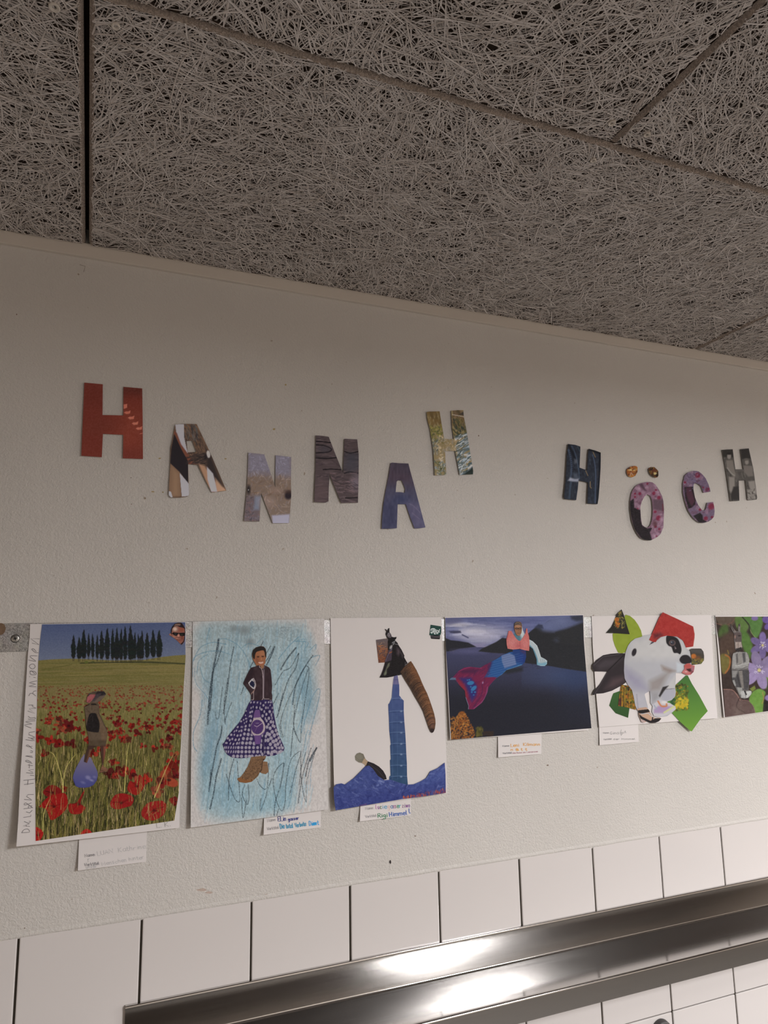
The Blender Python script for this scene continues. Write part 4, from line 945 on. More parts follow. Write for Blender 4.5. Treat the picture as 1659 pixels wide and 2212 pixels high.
boot = [(700, 1470), (1050, 1470), (1030, 1540), (975, 1600), (1080, 1610), (1095, 1720), (1110, 1850), (1040, 1905), (960, 1890), (900, 1860), (850, 1960), (770, 2030), (700, 2090), (560, 2118), (420, 2095), (360, 2030), (365, 2005), (430, 1980), (520, 1870), (600, 1740), (660, 1600)]
cutout('ankle_boot_cutout', cv('B3', boot), f2, MAT_PRINT, pic2, cb, .0004, .8, center=ctr2, label='brown woven ankle boot')
cs = Canvas(478, 1505, 620, 1642, 4, (48, 36, 82), WHT2, 6).use('B3')
skirt = [(690, 140), (800, 120), (1000, 130), (1190, 130), (1215, 250), (1240, 480), (1290, 750), (1350, 960), (1420, 1120), (1490, 1280), (1470, 1350), (1400, 1400), (1250, 1460), (1100, 1475), (900, 1470), (700, 1495), (560, 1520), (400, 1525), (250, 1510), (130, 1440), (60, 1360), (45, 1280), (10, 1190), (60, 1140), (120, 1020), (250, 860), (400, 680), (500, 520), (570, 370), (640, 210)]
cs.dk = .93; cs.noise((40, 120), 10)
for i in range(5): cs.line([(700+i*90, 200), (500+i*170-i*i*4, 1480)], 20, (32, 24, 58), .5)
dots = []
def drow(y, xs, rx, ry, rot=0):
    for x in xs: dots.append((x, y+R1.uniform(-6, 6), rx*R1.uniform(.85, 1.1), ry*R1.uniform(.85, 1.08), rot))
drow(190, [685, 760, 842, 1035, 1110, 1165], 20, 26, 20); dots += [(917, 215, 14, 32, 0), (985, 262, 24, 30, 0), (1145, 260, 12, 26, 20)]
dots += [(690, 325, 14, 28, 10), (738, 300, 14, 28, 10), (822, 312, 24, 30, 0), (900, 325, 14, 38, 0), (1045, 320, 22, 34, 0), (1095, 320, 14, 30, 0), (1195, 325, 14, 32, 0), (940, 360, 28, 30, 0), (570, 395, 18, 22, 0), (670, 430, 22, 30, 25), (715, 410, 20, 28, 0), (1005, 410, 20, 36, 0), (1135, 412, 30, 36, 0), (1215, 420, 12, 36, 0),
         (555, 500, 14, 20, 0), (655, 520, 16, 34, 30), (695, 525, 22, 34, 0), (965, 512, 28, 38, 0), (1055, 475, 26, 36, 0), (1175, 490, 18, 46, 0), (1115, 570, 30, 40, 0), (1030, 580, 14, 40, 0), (1190, 570, 12, 40, 0), (570, 580, 28, 20, 0), (510, 610, 16, 24, 0), (680, 630, 28, 34, 0), (580, 650, 16, 30, 20), (450, 645, 26, 22, 0), (530, 685, 12, 24, 0),
         (655, 740, 22, 36, 0), (560, 760, 24, 34, 25), (1062, 630, 24, 38, 0), (1165, 655, 34, 40, 0), (1220, 665, 20, 42, 0), (1105, 715, 26, 34, 0), (1070, 780, 34, 42, 0), (1145, 808, 36, 44, 0), (1210, 745, 30, 40, 0), (1250, 770, 24, 38, 0), (370, 780, 22, 30, 30), (455, 775, 14, 26, 20), (485, 780, 10, 26, 20), (550, 840, 28, 32, 35), (635, 850, 30, 36, 0),
         (290, 885, 14, 30, 30), (340, 865, 18, 26, 20), (405, 880, 18, 26, 30), (460, 868, 24, 32, 0), (530, 945, 32, 38, 0), (620, 955, 36, 42, 0), (705, 965, 30, 34, 0), (215, 965, 28, 30, 30), (290, 965, 18, 26, 0), (365, 985, 24, 32, 30), (440, 975, 24, 32, 20), (960, 980, 22, 40, 0), (1080, 940, 38, 46, 0), (1130, 960, 36, 44, 0), (1195, 895, 40, 44, 0), (1285, 860, 32, 44, 0), (1320, 945, 34, 42, 0), (1245, 980, 38, 50, 0), (1165, 1045, 42, 44, 0), (1040, 1000, 26, 40, 0), (1350, 1040, 30, 40, 0),
         (130, 1045, 34, 30, 40), (240, 1065, 22, 30, 10), (180, 1090, 22, 32, 20), (320, 1085, 24, 34, 25), (400, 1080, 22, 36, 25), (505, 1055, 36, 40, 0), (600, 1060, 32, 42, 20), (690, 1060, 40, 40, 0), (1095, 1095, 38, 48, 0), (1220, 1125, 44, 46, 0), (1290, 1095, 36, 48, 0), (940, 1110, 16, 46, 0), (1380, 1130, 24, 44, 0), (1030, 1100, 26, 44, 0), (100, 1160, 34, 24, 0), (195, 1170, 16, 34, 20), (268, 1185, 18, 34, 30), (355, 1170, 24, 38, 25), (408, 1165, 14, 38, 20), (485, 1160, 38, 40, 0), (580, 1165, 34, 40, 35), (668, 1160, 42, 44, 0), (762, 1175, 36, 44, 0), (1150, 1190, 38, 44, 0), (1330, 1185, 34, 44, 0), (1410, 1220, 20, 44, 0), (1265, 1215, 34, 48, 0), (930, 1215, 26, 44, 0)]
for y, r0 in ((1270, 36), (1370, 38), (1478, 40)):
    for x in ([60, 100, 150, 210, 270, 320, 385, 470, 565, 650, 748, 845, 925, 1020, 1095, 1190, 1300, 1365, 1440] if y < 1470 else [270, 365, 460, 565, 650, 715, 815, 890, 1040, 1175]):
        rr = r0*(.42 if x < 340 and y < 1470 else .95); rr = rr*(.6 if x in (925, 1020, 1300) else 1); dots.append((x, y+(8 if x > 1000 else 0), rr, r0*1.02, 15 if x < 340 else 0))
dots += [(1100, 1400, 34, 40, 0), (1175, 1425, 42, 40, 0), (1250, 1360, 42, 42, 0), (965, 1430, 34, 44, 0), (1400, 1360, 30, 44, 0), (1335, 1420, 30, 30, 0)]
for d in dots: cs.ell(d[0], d[1], d[2], d[3], (166, 156, 170), .95, d[4], soft=4)
for d in dots[::3]: cs.ell(d[0]+6, d[1]-6, d[2]*.5, d[3]*.5, (178, 170, 178), .5, 0, soft=8)
cs.line([(985, 950), (975, 1200), (985, 1475)], 12, (30, 22, 54), .9); cs.line([(1010, 960), (1015, 1200), (1030, 1470)], 10, (36, 28, 62), .8); cs.line([(1000, 960), (990, 1470)], 4, (150, 140, 160), .8)
cutout('polka_dot_skirt_cutout', cv('B3', skirt), f2, MAT_PRINT, pic2, cs, .0008, .8, center=ctr2, label='dark violet polka-dot skirt')
cj = Canvas(522, 1438, 592, 1515, 5, (66, 46, 52), WHT2, 7).use('B2')
jacket = [(480, 915), (640, 870), (720, 805), (900, 820), (930, 850), (1050, 910), (1100, 990), (1130, 1250), (1150, 1500), (1135, 1720), (1155, 1800), (1150, 1950), (1080, 1960), (900, 1930), (830, 1955), (560, 1965), (475, 1950), (480, 1800), (430, 1700), (330, 1560), (240, 1440), (235, 1400), (330, 1190), (420, 1010)]
cj.poly([(480, 920), (720, 810), (900, 820), (1060, 910), (1140, 1400), (1150, 1950), (480, 1950), (470, 1780), (240, 1420)], (66, 48, 54)); cj.noise(90, 9)
cj.line([(900, 980), (900, 1900)], 40, (46, 30, 36), .8); cj.line([(1040, 1300), (1060, 1900)], 26, (48, 34, 40), .7); cj.line([(520, 1200), (400, 1400), (240, 1440)], 16, (42, 28, 34), .8); cj.poly([(480, 920), (560, 900), (520, 1200), (320, 1420), (240, 1400)], (52, 36, 44), soft=20); cj.line([(560, 1100), (620, 1280), (640, 1500)], 20, (50, 34, 40), .8)
cj.line([(750, 830), (745, 900), (810, 960), (850, 1150), (860, 1500), (860, 1860), (830, 1940)], 16, (186, 168, 172), 1, sm=True); cj.line([(890, 980), (885, 1500), (880, 1860)], 30, (140, 122, 132), .9); cj.line([(875, 1860), (910, 1910), (1050, 1915)], 14, (186, 168, 172), sm=True); cj.line([(850, 1000), (872, 1200), (872, 1860)], 12, (170, 152, 160), .9)
cj.poly([(770, 860), (890, 850), (880, 920), (840, 960), (790, 920)], (170, 122, 92)); cj.line([(770, 870), (780, 920)], 14, (90, 52, 40)); cj.line([(905, 830), (900, 920), (860, 960)], 18, (120, 110, 122), .9)
cj.poly([(385, 1400), (500, 1270), (560, 1250), (610, 1330), (640, 1500), (590, 1600), (530, 1590), (420, 1480)], (180, 172, 176)); cj.poly([(430, 1410), (500, 1330), (570, 1370), (590, 1460), (560, 1560), (440, 1470)], (32, 34, 66)); cj.line([(560, 1250), (620, 1400), (630, 1500), (590, 1610), (550, 1700)], 14, (176, 152, 156), 1, sm=True); cj.line([(545, 1280), (600, 1400), (600, 1520)], 12, (40, 28, 34))
cj.poly([(600, 1600), (560, 1720), (545, 1760), (535, 1700), (470, 1800), (490, 1720)], (176, 140, 130), soft=6); cj.line([(560, 1700), (560, 1850), (550, 1945), (480, 1945)], 14, (186, 168, 172)); cj.line([(1080, 1955), (1150, 1955)], 14, (190, 176, 178))
cutout('jacket_cutout', cv('B2', jacket), f2, MAT_PRINT, pic2, cj, .0010, .7, center=ctr2, label='dark plum jacket with pale piping')
ch = Canvas(543, 1392, 578, 1442, 6, (150, 96, 68), WHT2, 8).use('B2')
ch.dk = .98; ch.poly([(560, 600), (600, 420), (900, 360), (950, 600), (930, 780), (800, 860), (640, 800)], (152, 98, 70)); ch.ell(850, 480, 90, 90, (166, 112, 82), .8, soft=40); ch.ell(650, 680, 70, 90, (120, 72, 54), .6, soft=40)
ch.poly([(525, 560), (520, 450), (560, 340), (650, 270), (770, 235), (880, 255), (940, 330), (962, 450), (955, 580), (925, 560), (905, 430), (860, 365), (740, 385), (650, 420), (610, 500), (590, 640), (555, 630)], (36, 31, 30), sm=True)
for x, y in ((700, 578), (850, 568)): ch.ell(x, y, 38, 14, (50, 30, 26), .95, soft=6); ch.line([(x-45, y-22), (x+45, y-26)], 14, (74, 44, 34), .8)
ch.line([(770, 590), (760, 660), (800, 680)], 10, (122, 74, 54), .7, sm=True); ch.ell(800, 640, 22, 40, (178, 122, 92), .7, soft=14); ch.poly([(700, 735), (790, 735), (870, 720), (860, 780), (780, 800), (720, 780)], (196, 160, 146), soft=5); ch.line([(690, 730), (780, 725), (880, 715)], 12, (112, 56, 46)); ch.line([(700, 770), (790, 815), (870, 780)], 14, (162, 82, 68), .9, sm=True); ch.line([(700, 700), (690, 770)], 10, (104, 60, 46), .7); ch.poly([(560, 650), (620, 640), (640, 800), (600, 760)], (150, 92, 68), soft=10)
cutout('head_cutout', cv('B2', [(520, 580), (515, 470), (550, 350), (640, 270), (780, 228), (880, 245), (945, 320), (968, 450), (965, 600), (940, 640), (930, 780), (880, 840), (790, 870), (700, 840), (650, 860), (600, 760), (550, 680)]), f2, MAT_PRINT, pic2, ch, .0013, .6, center=ctr2, label='smiling head with short black hair')
cw = Canvas(540, 1530, 575, 1612, 6, (108, 78, 140), WHT2, 9).use('B3')
cw.poly([(790, 370), (890, 370), (920, 570), (745, 570), (760, 470)], (118, 84, 142)); cw.poly([(770, 980), (925, 980), (915, 1180), (790, 1190)], (116, 82, 144)); cw.line([(830, 1180), (830, 1000)], 40, (126, 92, 152), .5)
cw.poly([(745, 560), (925, 545), (985, 640), (1025, 760), (1010, 880), (930, 960), (760, 985), (700, 920), (690, 700)], (180, 162, 168)); cw.ell(858, 775, 168, 205, (182, 166, 170)); cw.ell(838, 778, 146, 172, (84, 56, 116)); cw.ell(830, 740, 100, 100, (96, 66, 120), .5, soft=40); cw.line([(1000, 620), (1028, 760), (1010, 880), (930, 960)], 10, (140, 122, 132), .8, sm=True)
cw.line([(765, 742), (832, 775), (950, 690)], 9, (196, 176, 190)); cw.line([(832, 775), (790, 880)], 5, (160, 130, 160), .9); cw.line([(800, 688), (870, 686)], 9, (170, 150, 176))
for i in range(12):
    t = i*math.pi/6; cw.line([(838+118*math.sin(t), 778-140*math.cos(t)), (838+130*math.sin(t), 778-154*math.cos(t))], 6, (150, 124, 166), .8)
cutout('wristwatch_cutout', cv('B3', [(795, 368), (890, 370), (905, 450), (930, 570), (990, 640), (1030, 760), (1020, 900), (1000, 940), (930, 975), (915, 1185), (785, 1192), (765, 1000), (700, 940), (688, 880), (685, 720), (740, 610), (750, 520), (770, 420)]), f2, MAT_PRINT, pic2, cw, .0012, .6, center=ctr2, label='violet wristwatch with a silver case')

# ================================================================== picture 3: tower, trunk and mountains
WHT3P = (200, 188, 185)
f3 = bilin(713, 1336, 966, 1750, .0026, .0024, .0075, .0060)
ctr3 = wp(833, 1336)
pic3 = thing_at('tower_collage', 833, 1336, 'third picture from the left, a blue tower and elephant trunk on white', 'picture', 'collages on the wall', .0013)
L_ = cv('C', [(106, 112), (112, 500), (122, 1000), (134, 1500), (140, 1700), (152, 1944)])
R_ = cv('C', [(1165, 102), (1180, 500), (1195, 900), (1212, 1400), (1222, 1783)])
sheet('backing_sheet', L_, R_, f3, MAT_PAPER, pic3, 12, center=ctr3)
def cut3(name, crop, out, cnv, eps, label, step=.9, wht=None, off=None, pic=None, ctr=None, holes=()):
    return cutout(name, cv(crop, out), off or f3, MAT_PRINT, pic or pic3, cnv, eps, step, center=ctr if ctr is not None else ctr3, label=label, holes=[cv(crop, h) for h in holes])
ct = Canvas(836, 1455, 886, 1700, 3, (62, 82, 128), WHT3P, 21).use('C')
ct.grad([(600, 600), (900, 600), (900, 1800), (600, 1800)], (78, 90, 146), (48, 78, 112), 800, 1700)
ct.poly([(700, 650), (770, 650), (765, 745), (700, 745)], (128, 122, 166)); ct.line([(722, 660), (720, 745)], 5, (88, 84, 136)); ct.line([(742, 660), (744, 745)], 5, (96, 92, 146)); ct.line([(712, 700), (758, 700)], 4, (90, 86, 136))
for y in range(752, 1700, 8): ct.line([(650, y+4), (860, y-2)], 2.2, (100, 122, 164), .28)
for y in (880, 1000, 1105, 1205, 1312, 1412, 1520, 1625):
    ct.line([(655, y+8), (700, y-2), (780, y-6), (850, y)], 4, (116, 138, 178), .8); ct.line([(655, y+14), (850, y+6)], 5, (44, 62, 104), .6); ct.ell(782, y+2, 11, 7, (150, 166, 196), .8, soft=4); ct.line([(700, y), (700, y+90)], 2, (98, 120, 164), .5)
ct.line([(742, 1000), (748, 1650)], 5, (84, 108, 152), .6); ct.line([(690, 1000), (700, 1650)], 3, (90, 112, 156), .5); ct.poly([(690, 760), (700, 880), (660, 930), (660, 860)], (104, 120, 164), .7); ct.noise(30, 5)
cut3('tower_cutout', 'C', [(716, 655), (745, 650), (752, 690), (762, 745), (764, 800), (763, 850), (790, 885), (806, 900), (806, 1000), (812, 1105), (820, 1200), (826, 1300), (830, 1400), (836, 1500), (838, 1620), (846, 1710), (745, 1700), (668, 1660), (668, 1625), (680, 1615), (674, 1470), (682, 1460), (676, 1330), (682, 1318), (668, 1190), (664, 1060), (660, 1000), (658, 935), (668, 925), (690, 872), (696, 800), (706, 700)], ct, .0004, 'blue stepped tower')
ck = Canvas(862, 1425, 945, 1590, 4, (100, 68, 48), WHT3P, 22).use('C2')
trunk = [(808, 718), (850, 780), (920, 900), (985, 1040), (1030, 1150), (1080, 1260), (1130, 1360), (1180, 1490), (1225, 1620), (1270, 1760), (1295, 1880), (1300, 1960), (1285, 2070), (1260, 2130), (1232, 2150), (1200, 2130), (1165, 2060), (1110, 1900), (1050, 1720), (970, 1570), (880, 1420), (800, 1270), (710, 1130), (640, 1010), (595, 935), (640, 880), (690, 820)]
ck.poly([(595, 935), (800, 1270), (970, 1570), (1165, 2060), (1230, 2150), (1180, 1900), (1000, 1500), (800, 1150), (700, 900)], (60, 46, 40), .85, soft=40); ck.poly([(810, 720), (985, 1040), (1180, 1490), (1300, 1960), (1240, 1960), (1120, 1560), (960, 1180), (780, 860)], (150, 96, 62), .85, soft=50)
ck.poly([(1130, 1860), (1280, 1850), (1290, 2000), (1240, 2060), (1180, 2040)], (124, 84, 72), .8, soft=30); ck.ell(1235, 2110, 52, 46, (46, 34, 36), .9, soft=16)
mid = smooth(np.array([(700, 850), (800, 1010), (900, 1180), (990, 1340), (1070, 1500), (1140, 1680), (1190, 1850), (1225, 2000)], float), 8, False)
for i, p in enumerate(mid[:-1]):
    d = mid[i+1]-p; d /= np.hypot(*d); n = np.array([-d[1], d[0]])*-1; wdt = 125-50*i/len(mid)
    for j in range(2):
        q = p+d*R1.uniform(-10, 10); st = 1 if i > 10 else .5
        ck.line([q+n*wdt*.95+d*4, q+n*wdt*.4-d*12, q-d*10, q-n*wdt*.5+d*10, q-n*wdt*.95+d*34], R1.uniform(4, 8), [(64, 42, 32), (44, 32, 30), (150, 102, 70)][R1.integers(3)], .55*st+.15, sm=True)
for i in range(120):
    x = R1.uniform(600, 820); y = R1.uniform(740, 1050); ck.line([(x, y), (x+R1.uniform(-40, 40), y+R1.uniform(10, 50))], 4, [(60, 46, 42), (110, 84, 70), (40, 32, 32)][R1.integers(3)], .4)
ck.noise(14, 10)
ca_ = Canvas(808, 1375, 852, 1435, 4, (104, 90, 92), WHT3P, 23).use('C2')
ca_.grad([(100, 250), (460, 250), (460, 760), (100, 760)], (112, 100, 104), (140, 84, 56), 280, 720)
for i in range(90):
    y = 280+R1.random()**.8*460; x = R1.uniform(120, 450); o_ = y > 430
    cc = ([(186, 96, 52), (210, 128, 70), (74, 60, 76), (120, 52, 36), (158, 78, 48)] if o_ else [(128, 112, 112), (88, 78, 86), (160, 130, 112), (140, 96, 80)])[R1.integers(5 if o_ else 4)]
    ca_.line([(x, y), (x+R1.uniform(-50, 70), y+R1.uniform(-34, 34))], R1.uniform(6, 18), cc, .75)
ca_.line([(140, 400), (230, 460), (300, 440)], 8, (196, 130, 90)); ca_.line([(170, 520), (260, 480), (340, 470)], 10, (204, 120, 66)); ca_.line([(230, 350), (160, 430)], 6, (200, 150, 110), .8)
cut3('city_view_cutout', 'C2', [(112, 298), (350, 262), (450, 262), (440, 480), (415, 720), (415, 738), (165, 755)], ca_, .0004, 'small square print of an orange city seen from above')
cc_ = Canvas(818, 1353, 882, 1466, 5, (36, 30, 32), WHT3P, 24).use('C2')
dancer = [(290, 82), (310, 85), (335, 115), (358, 72), (380, 58), (382, 145), (410, 180), (428, 235), (470, 245), (525, 238), (515, 275), (490, 300), (545, 360), (560, 400), (620, 490), (680, 610), (672, 640), (745, 768), (690, 840), (650, 900), (610, 950), (625, 990), (560, 1005), (540, 1000), (440, 1030), (330, 1048), (185, 1048), (220, 980), (250, 900), (275, 820), (290, 765), (305, 690), (330, 600), (365, 520), (350, 500), (352, 400), (350, 330), (360, 290), (325, 240), (305, 180), (320, 130)]
cc_.poly([(310, 170), (370, 150), (425, 235), (400, 262), (350, 240)], (120, 108, 114)); cc_.ell(378, 185, 30, 34, (150, 138, 144), .9, soft=10); cc_.line([(360, 190), (410, 180)], 6, (60, 50, 56)); cc_.line([(385, 240), (415, 232)], 8, (70, 56, 60)); cc_.ell(400, 215, 12, 12, (90, 80, 86), .8, soft=4)
cc_.poly([(310, 130), (385, 130), (400, 165), (350, 150), (325, 230), (305, 190)], (30, 26, 30)); cc_.poly([(350, 260), (430, 250), (525, 238), (480, 320), (430, 380), (400, 460), (365, 520)], (24, 20, 22))
cc_.line([(440, 350), (500, 320), (510, 290)], 16, (150, 146, 150)); cc_.line([(430, 360), (500, 380), (620, 410)], 9, (140, 136, 140)); cc_.line([(500, 320), (540, 380)], 10, (40, 34, 38)); cc_.line([(480, 340), (470, 370), (400, 470)], 14, (160, 156, 158)); cc_.ell(412, 440, 26, 46, (176, 168, 168), .95, 30, soft=8); cc_.line([(430, 470), (350, 600), (300, 720)], 20, (124, 120, 140), .95)
cc_.poly([(360, 500), (440, 490), (430, 700), (300, 740), (320, 620)], (92, 74, 92), .75, soft=8); cc_.line([(380, 560), (440, 530)], 22, (170, 100, 66), .9); cc_.poly([(440, 400), (540, 400), (620, 520), (680, 640), (740, 770), (620, 950), (440, 1020), (320, 1000), (420, 740)], (30, 25, 27), soft=8)
cc_.poly([(520, 440), (580, 480), (600, 540), (560, 620), (530, 580)], (96, 78, 86), .8, soft=25); cc_.poly([(600, 540), (660, 600), (640, 660)], (100, 88, 92), .7, soft=20); cc_.line([(735, 770), (700, 800)], 14, (130, 122, 124), .9); cc_.line([(700, 740), (690, 820)], 8, (120, 110, 114), .8)
cc_.poly([(350, 770), (390, 750), (380, 820), (330, 880), (325, 960), (290, 1010), (260, 985), (300, 900)], (116, 116, 96), .9, soft=8); cc_.poly([(290, 940), (320, 930), (320, 990), (280, 1000)], (130, 134, 112), .8, soft=6); cc_.noise(20, 6)
cut3('dancer_cutout', 'C2', dancer, cc_, .0009, 'grey figure in a wide black dress', .8)
cut3('elephant_trunk_cutout', 'C2', trunk, ck, .0013, 'wrinkled brown elephant trunk', .8)
cp_ = Canvas(763, 1622, 840, 1690, 4, (54, 46, 48), WHT3P, 25).use('C')
arm = [(340, 1430), (358, 1405), (385, 1396), (420, 1410), (432, 1440), (440, 1458), (464, 1480), (520, 1500), (570, 1530), (610, 1570), (635, 1615), (643, 1650), (600, 1660), (560, 1625), (500, 1570), (440, 1528), (430, 1510), (405, 1495), (375, 1490), (345, 1468)]
cp_.poly([(330, 1390), (440, 1390), (440, 1470), (400, 1500), (330, 1480)], (134, 124, 108)); cp_.ell(375, 1445, 34, 34, (146, 138, 124), .9, soft=14); cp_.line([(345, 1440), (380, 1470), (420, 1460)], 3, (104, 94, 84), .7); cp_.poly([(428, 1450), (466, 1480), (444, 1525), (405, 1495)], (186, 156, 128)); cp_.poly([(464, 1478), (540, 1510), (610, 1570), (650, 1660), (590, 1660), (440, 1528)], (44, 38, 42)); cp_.line([(470, 1500), (560, 1570), (620, 1640)], 8, (78, 72, 76), .5)
cut3('arm_cutout', 'C', arm, cp_, .0004, 'pale fist and dark sleeve')
cm_ = Canvas(718, 1642, 968, 1754, 2.4, (64, 74, 130), WHT3P, 26).use('C')
mt = [(135, 1730), (160, 1700), (210, 1690), (245, 1702), (330, 1640), (400, 1570), (440, 1528), (475, 1520), (510, 1550), (560, 1620), (620, 1660), (680, 1655), (750, 1680), (830, 1702), (900, 1700), (970, 1670), (1020, 1640), (1060, 1575), (1130, 1545), (1197, 1492), (1205, 1600), (1208, 1782), (1000, 1815), (800, 1840), (500, 1890), (155, 1948), (140, 1840)]
for i in range(520):
    x = R1.uniform(130, 1220); y = R1.uniform(1500, 1950); l = R1.uniform(12, 60); a_ = R1.uniform(-.9, .9)+(.5 if x < 700 else -.5)
    cm_.line([(x, y), (x+l*math.cos(a_), y+l*math.sin(a_))], R1.uniform(3, 16), [(58, 66, 120), (100, 110, 162), (78, 88, 144), (50, 56, 106), (122, 130, 174), (66, 74, 136)][R1.integers(6)], .5)
cm_.dk = .95; cm_.poly([(130, 1800), (1200, 1700), (1200, 1960), (130, 1960)], (44, 50, 112), .45, soft=60); cm_.poly([(900, 1720), (1190, 1520), (1200, 1620), (1060, 1700)], (70, 82, 140), .6, soft=30); cm_.noise(24, 9); cm_.noise(9, 7)
for i in range(90):
    x = R1.uniform(780, 1210); t = (x-780)/430; y = 1840-52*t-R1.uniform(0, 14+40*t); cm_.ell(x, y, R1.uniform(2, 6), R1.uniform(4, 15), [(170, 70, 52), (150, 60, 60), (196, 96, 62), (110, 50, 76)][R1.integers(4)], .8, soft=2)
cm_.line([(380, 1905), (450, 1888)], 4, (160, 70, 70), .6)
cut3('mountain_cutout', 'C', mt, cm_, .0017, 'torn blue mountain range')
cr_ = Canvas(926, 1347, 956, 1383, 8, (34, 76, 68), WHT3P, 27).use('RG')
cr_.poly([(560, 880), (1130, 880), (1120, 1130), (590, 1100)], (72, 66, 70)); cr_.poly([(570, 1040), (1120, 1060), (1100, 1130), (600, 1110)], (14, 10, 12)); cr_.poly([(730, 880), (1040, 880), (1030, 930), (720, 930)], (24, 30, 30)); cr_.line([(740, 985), (1080, 1000)], 26, (110, 98, 104), .8); cr_.line([(650, 1020), (1060, 1030)], 8, (126, 98, 110), .5)
cr_.line([(560, 280), (840, 320), (1170, 360)], 20, (30, 52, 46), .8); cr_.ell(850, 400, 300, 100, (52, 76, 70), .4, soft=60)
cut3('logo_cutout', 'RG', [(558, 262), (800, 300), (1178, 360), (1195, 500), (1190, 740), (1160, 850), (1125, 890), (1125, 1050), (1095, 1130), (850, 1115), (600, 1100), (565, 1020), (555, 900), (480, 880), (520, 620)], cr_, .0004, 'dark green logo label with white script', .5)
RG = lambda *q: smooth(cv('RG', q), 5, False)
LG = (196, 214, 208)
strokes('logo_script', [RG((595, 620), (585, 570), (620, 515), (700, 500), (780, 510), (815, 555), (790, 620), (730, 650)), RG((720, 520), (700, 600), (670, 720), (630, 760), (590, 740), (585, 700)), RG((730, 640), (760, 700), (780, 780), (810, 815), (840, 800))], 2.3, LG, WHT3P, f3, pic3, .0009)
strokes('logo_script', [RG((850, 620), (840, 680), (850, 725), (880, 715)), RG((1010, 620), (950, 600), (910, 650), (925, 720), (970, 725), (1015, 690)), RG((1020, 620), (1010, 720), (980, 790), (930, 800), (905, 780)), RG((1075, 590), (1060, 650), (1060, 700), (1095, 705)), cv('RG', [(880, 560), (895, 578)]), cv('RG', [(1085, 545), (1105, 555)])], 1.7, LG, WHT3P, f3, pic3, .0009)

# ================================================================== picture 4: mermaid over a lake
WHT4P = (206, 194, 192)
f4 = bilin(960, 1330, 1280, 1600, .0030, .0024, .0055, .0040)
ctr4 = wp(1110, 1330)
pic4 = thing_at('mermaid_collage', 1110, 1330, 'fourth picture from the left, dark fjord landscape with a mermaid with a pink top', 'picture', 'collages on the wall', .0013)
sheet('backing_sheet', cv('D', [(52, 108), (60, 400), (80, 850), (108, 1366)]), cv('D', [(1472, 84), (1485, 400), (1500, 650), (1524, 1268)]), f4, MAT_PAPER, pic4, 12, center=ctr4)
c4 = Canvas(958, 1325, 1282, 1602, 2.2, (40, 40, 56), WHT4P, 31).use('D')
c4.grad([(0, 0), (1600, 0), (1600, 480), (0, 480)], (92, 98, 142), (132, 124, 160), 90, 430)
for i in range(420):
    x = R1.uniform(50, 1480); y = R1.uniform(90, 400); l = R1.uniform(30, 170)
    br = math.exp(-((x-400)/260)**2-((y-290)/80)**2); br2 = math.exp(-((x-200)/200)**2-((y-190)/30)**2)
    base = np.array([92, 96, 140])+np.array([112, 104, 80])*max(br, br2)*R1.uniform(.7, 1.15)+R1.uniform(-16, 22)
    c4.line([(x-l, y+R1.uniform(-8, 8)), (x, y-R1.uniform(0, 10)), (x+l, y+R1.uniform(-8, 8))], R1.uniform(6, 26), np.clip(base, 0, 255), .4, sm=True)
c4.dk = .95; c4.ell(440, 290, 230, 80, (188, 180, 196), .6, soft=60); c4.ell(330, 250, 110, 30, (206, 198, 208), .6, soft=26); c4.ell(180, 188, 110, 16, (176, 168, 178), .7, soft=12); c4.poly([(60, 110), (200, 105), (240, 150), (100, 190), (60, 180)], (96, 94, 128), .7, soft=15)
c4.poly([(95, 255), (150, 250), (210, 250), (220, 270), (150, 275), (110, 270)], (56, 56, 82), .9, soft=6); c4.poly([(60, 290), (200, 330), (300, 380), (60, 400)], (96, 96, 138), .7, soft=25)
c4.poly([(50, 320), (110, 345), (200, 355), (290, 370), (345, 398), (375, 415), (200, 436), (120, 460), (50, 465)], (36, 36, 44), soft=5); c4.line([(230, 290), (290, 320)], 14, (70, 72, 104), .8)
c4.poly([(60, 462), (130, 460), (200, 437), (370, 418), (480, 420), (400, 460), (560, 478), (760, 484), (1500, 660), (1560, 1260), (60, 1380)], (44, 44, 66))
c4.grad([(60, 462), (130, 460), (200, 437), (370, 418), (480, 420), (400, 460), (560, 478), (760, 484), (900, 580), (1100, 600), (1500, 668), (1560, 1260), (60, 1380)], (70, 70, 104), (34, 34, 46), 430, 1000)
c4.ell(1250, 700, 300, 110, (66, 80, 118), .7, soft=110); c4.ell(1400, 760, 160, 300, (46, 58, 92), .7, soft=140); c4.ell(300, 460, 180, 26, (96, 94, 134), .6, soft=20)
c4.poly([(395, 460), (430, 432), (500, 400), (580, 362), (640, 320), (700, 330), (760, 330), (880, 340), (900, 280), (980, 212), (1060, 178), (1120, 140), (1300, 110), (1480, 80), (1505, 670), (1300, 640), (1100, 605), (880, 580), (760, 486), (560, 478)], (37, 37, 42), soft=4)
c4.ell(652, 312, 26, 12, (60, 66, 100), .6, soft=10); c4.poly([(960, 215), (1010, 170), (1090, 150), (1180, 100), (1490, 70), (1490, 150), (1380, 200), (1250, 245), (1180, 262), (1060, 240), (1040, 200)], (96, 102, 142), .85, soft=22); c4.ell(1110, 200, 80, 50, (104, 110, 150), .8, soft=36); c4.ell(1240, 150, 90, 50, (108, 114, 152), .8, soft=36)
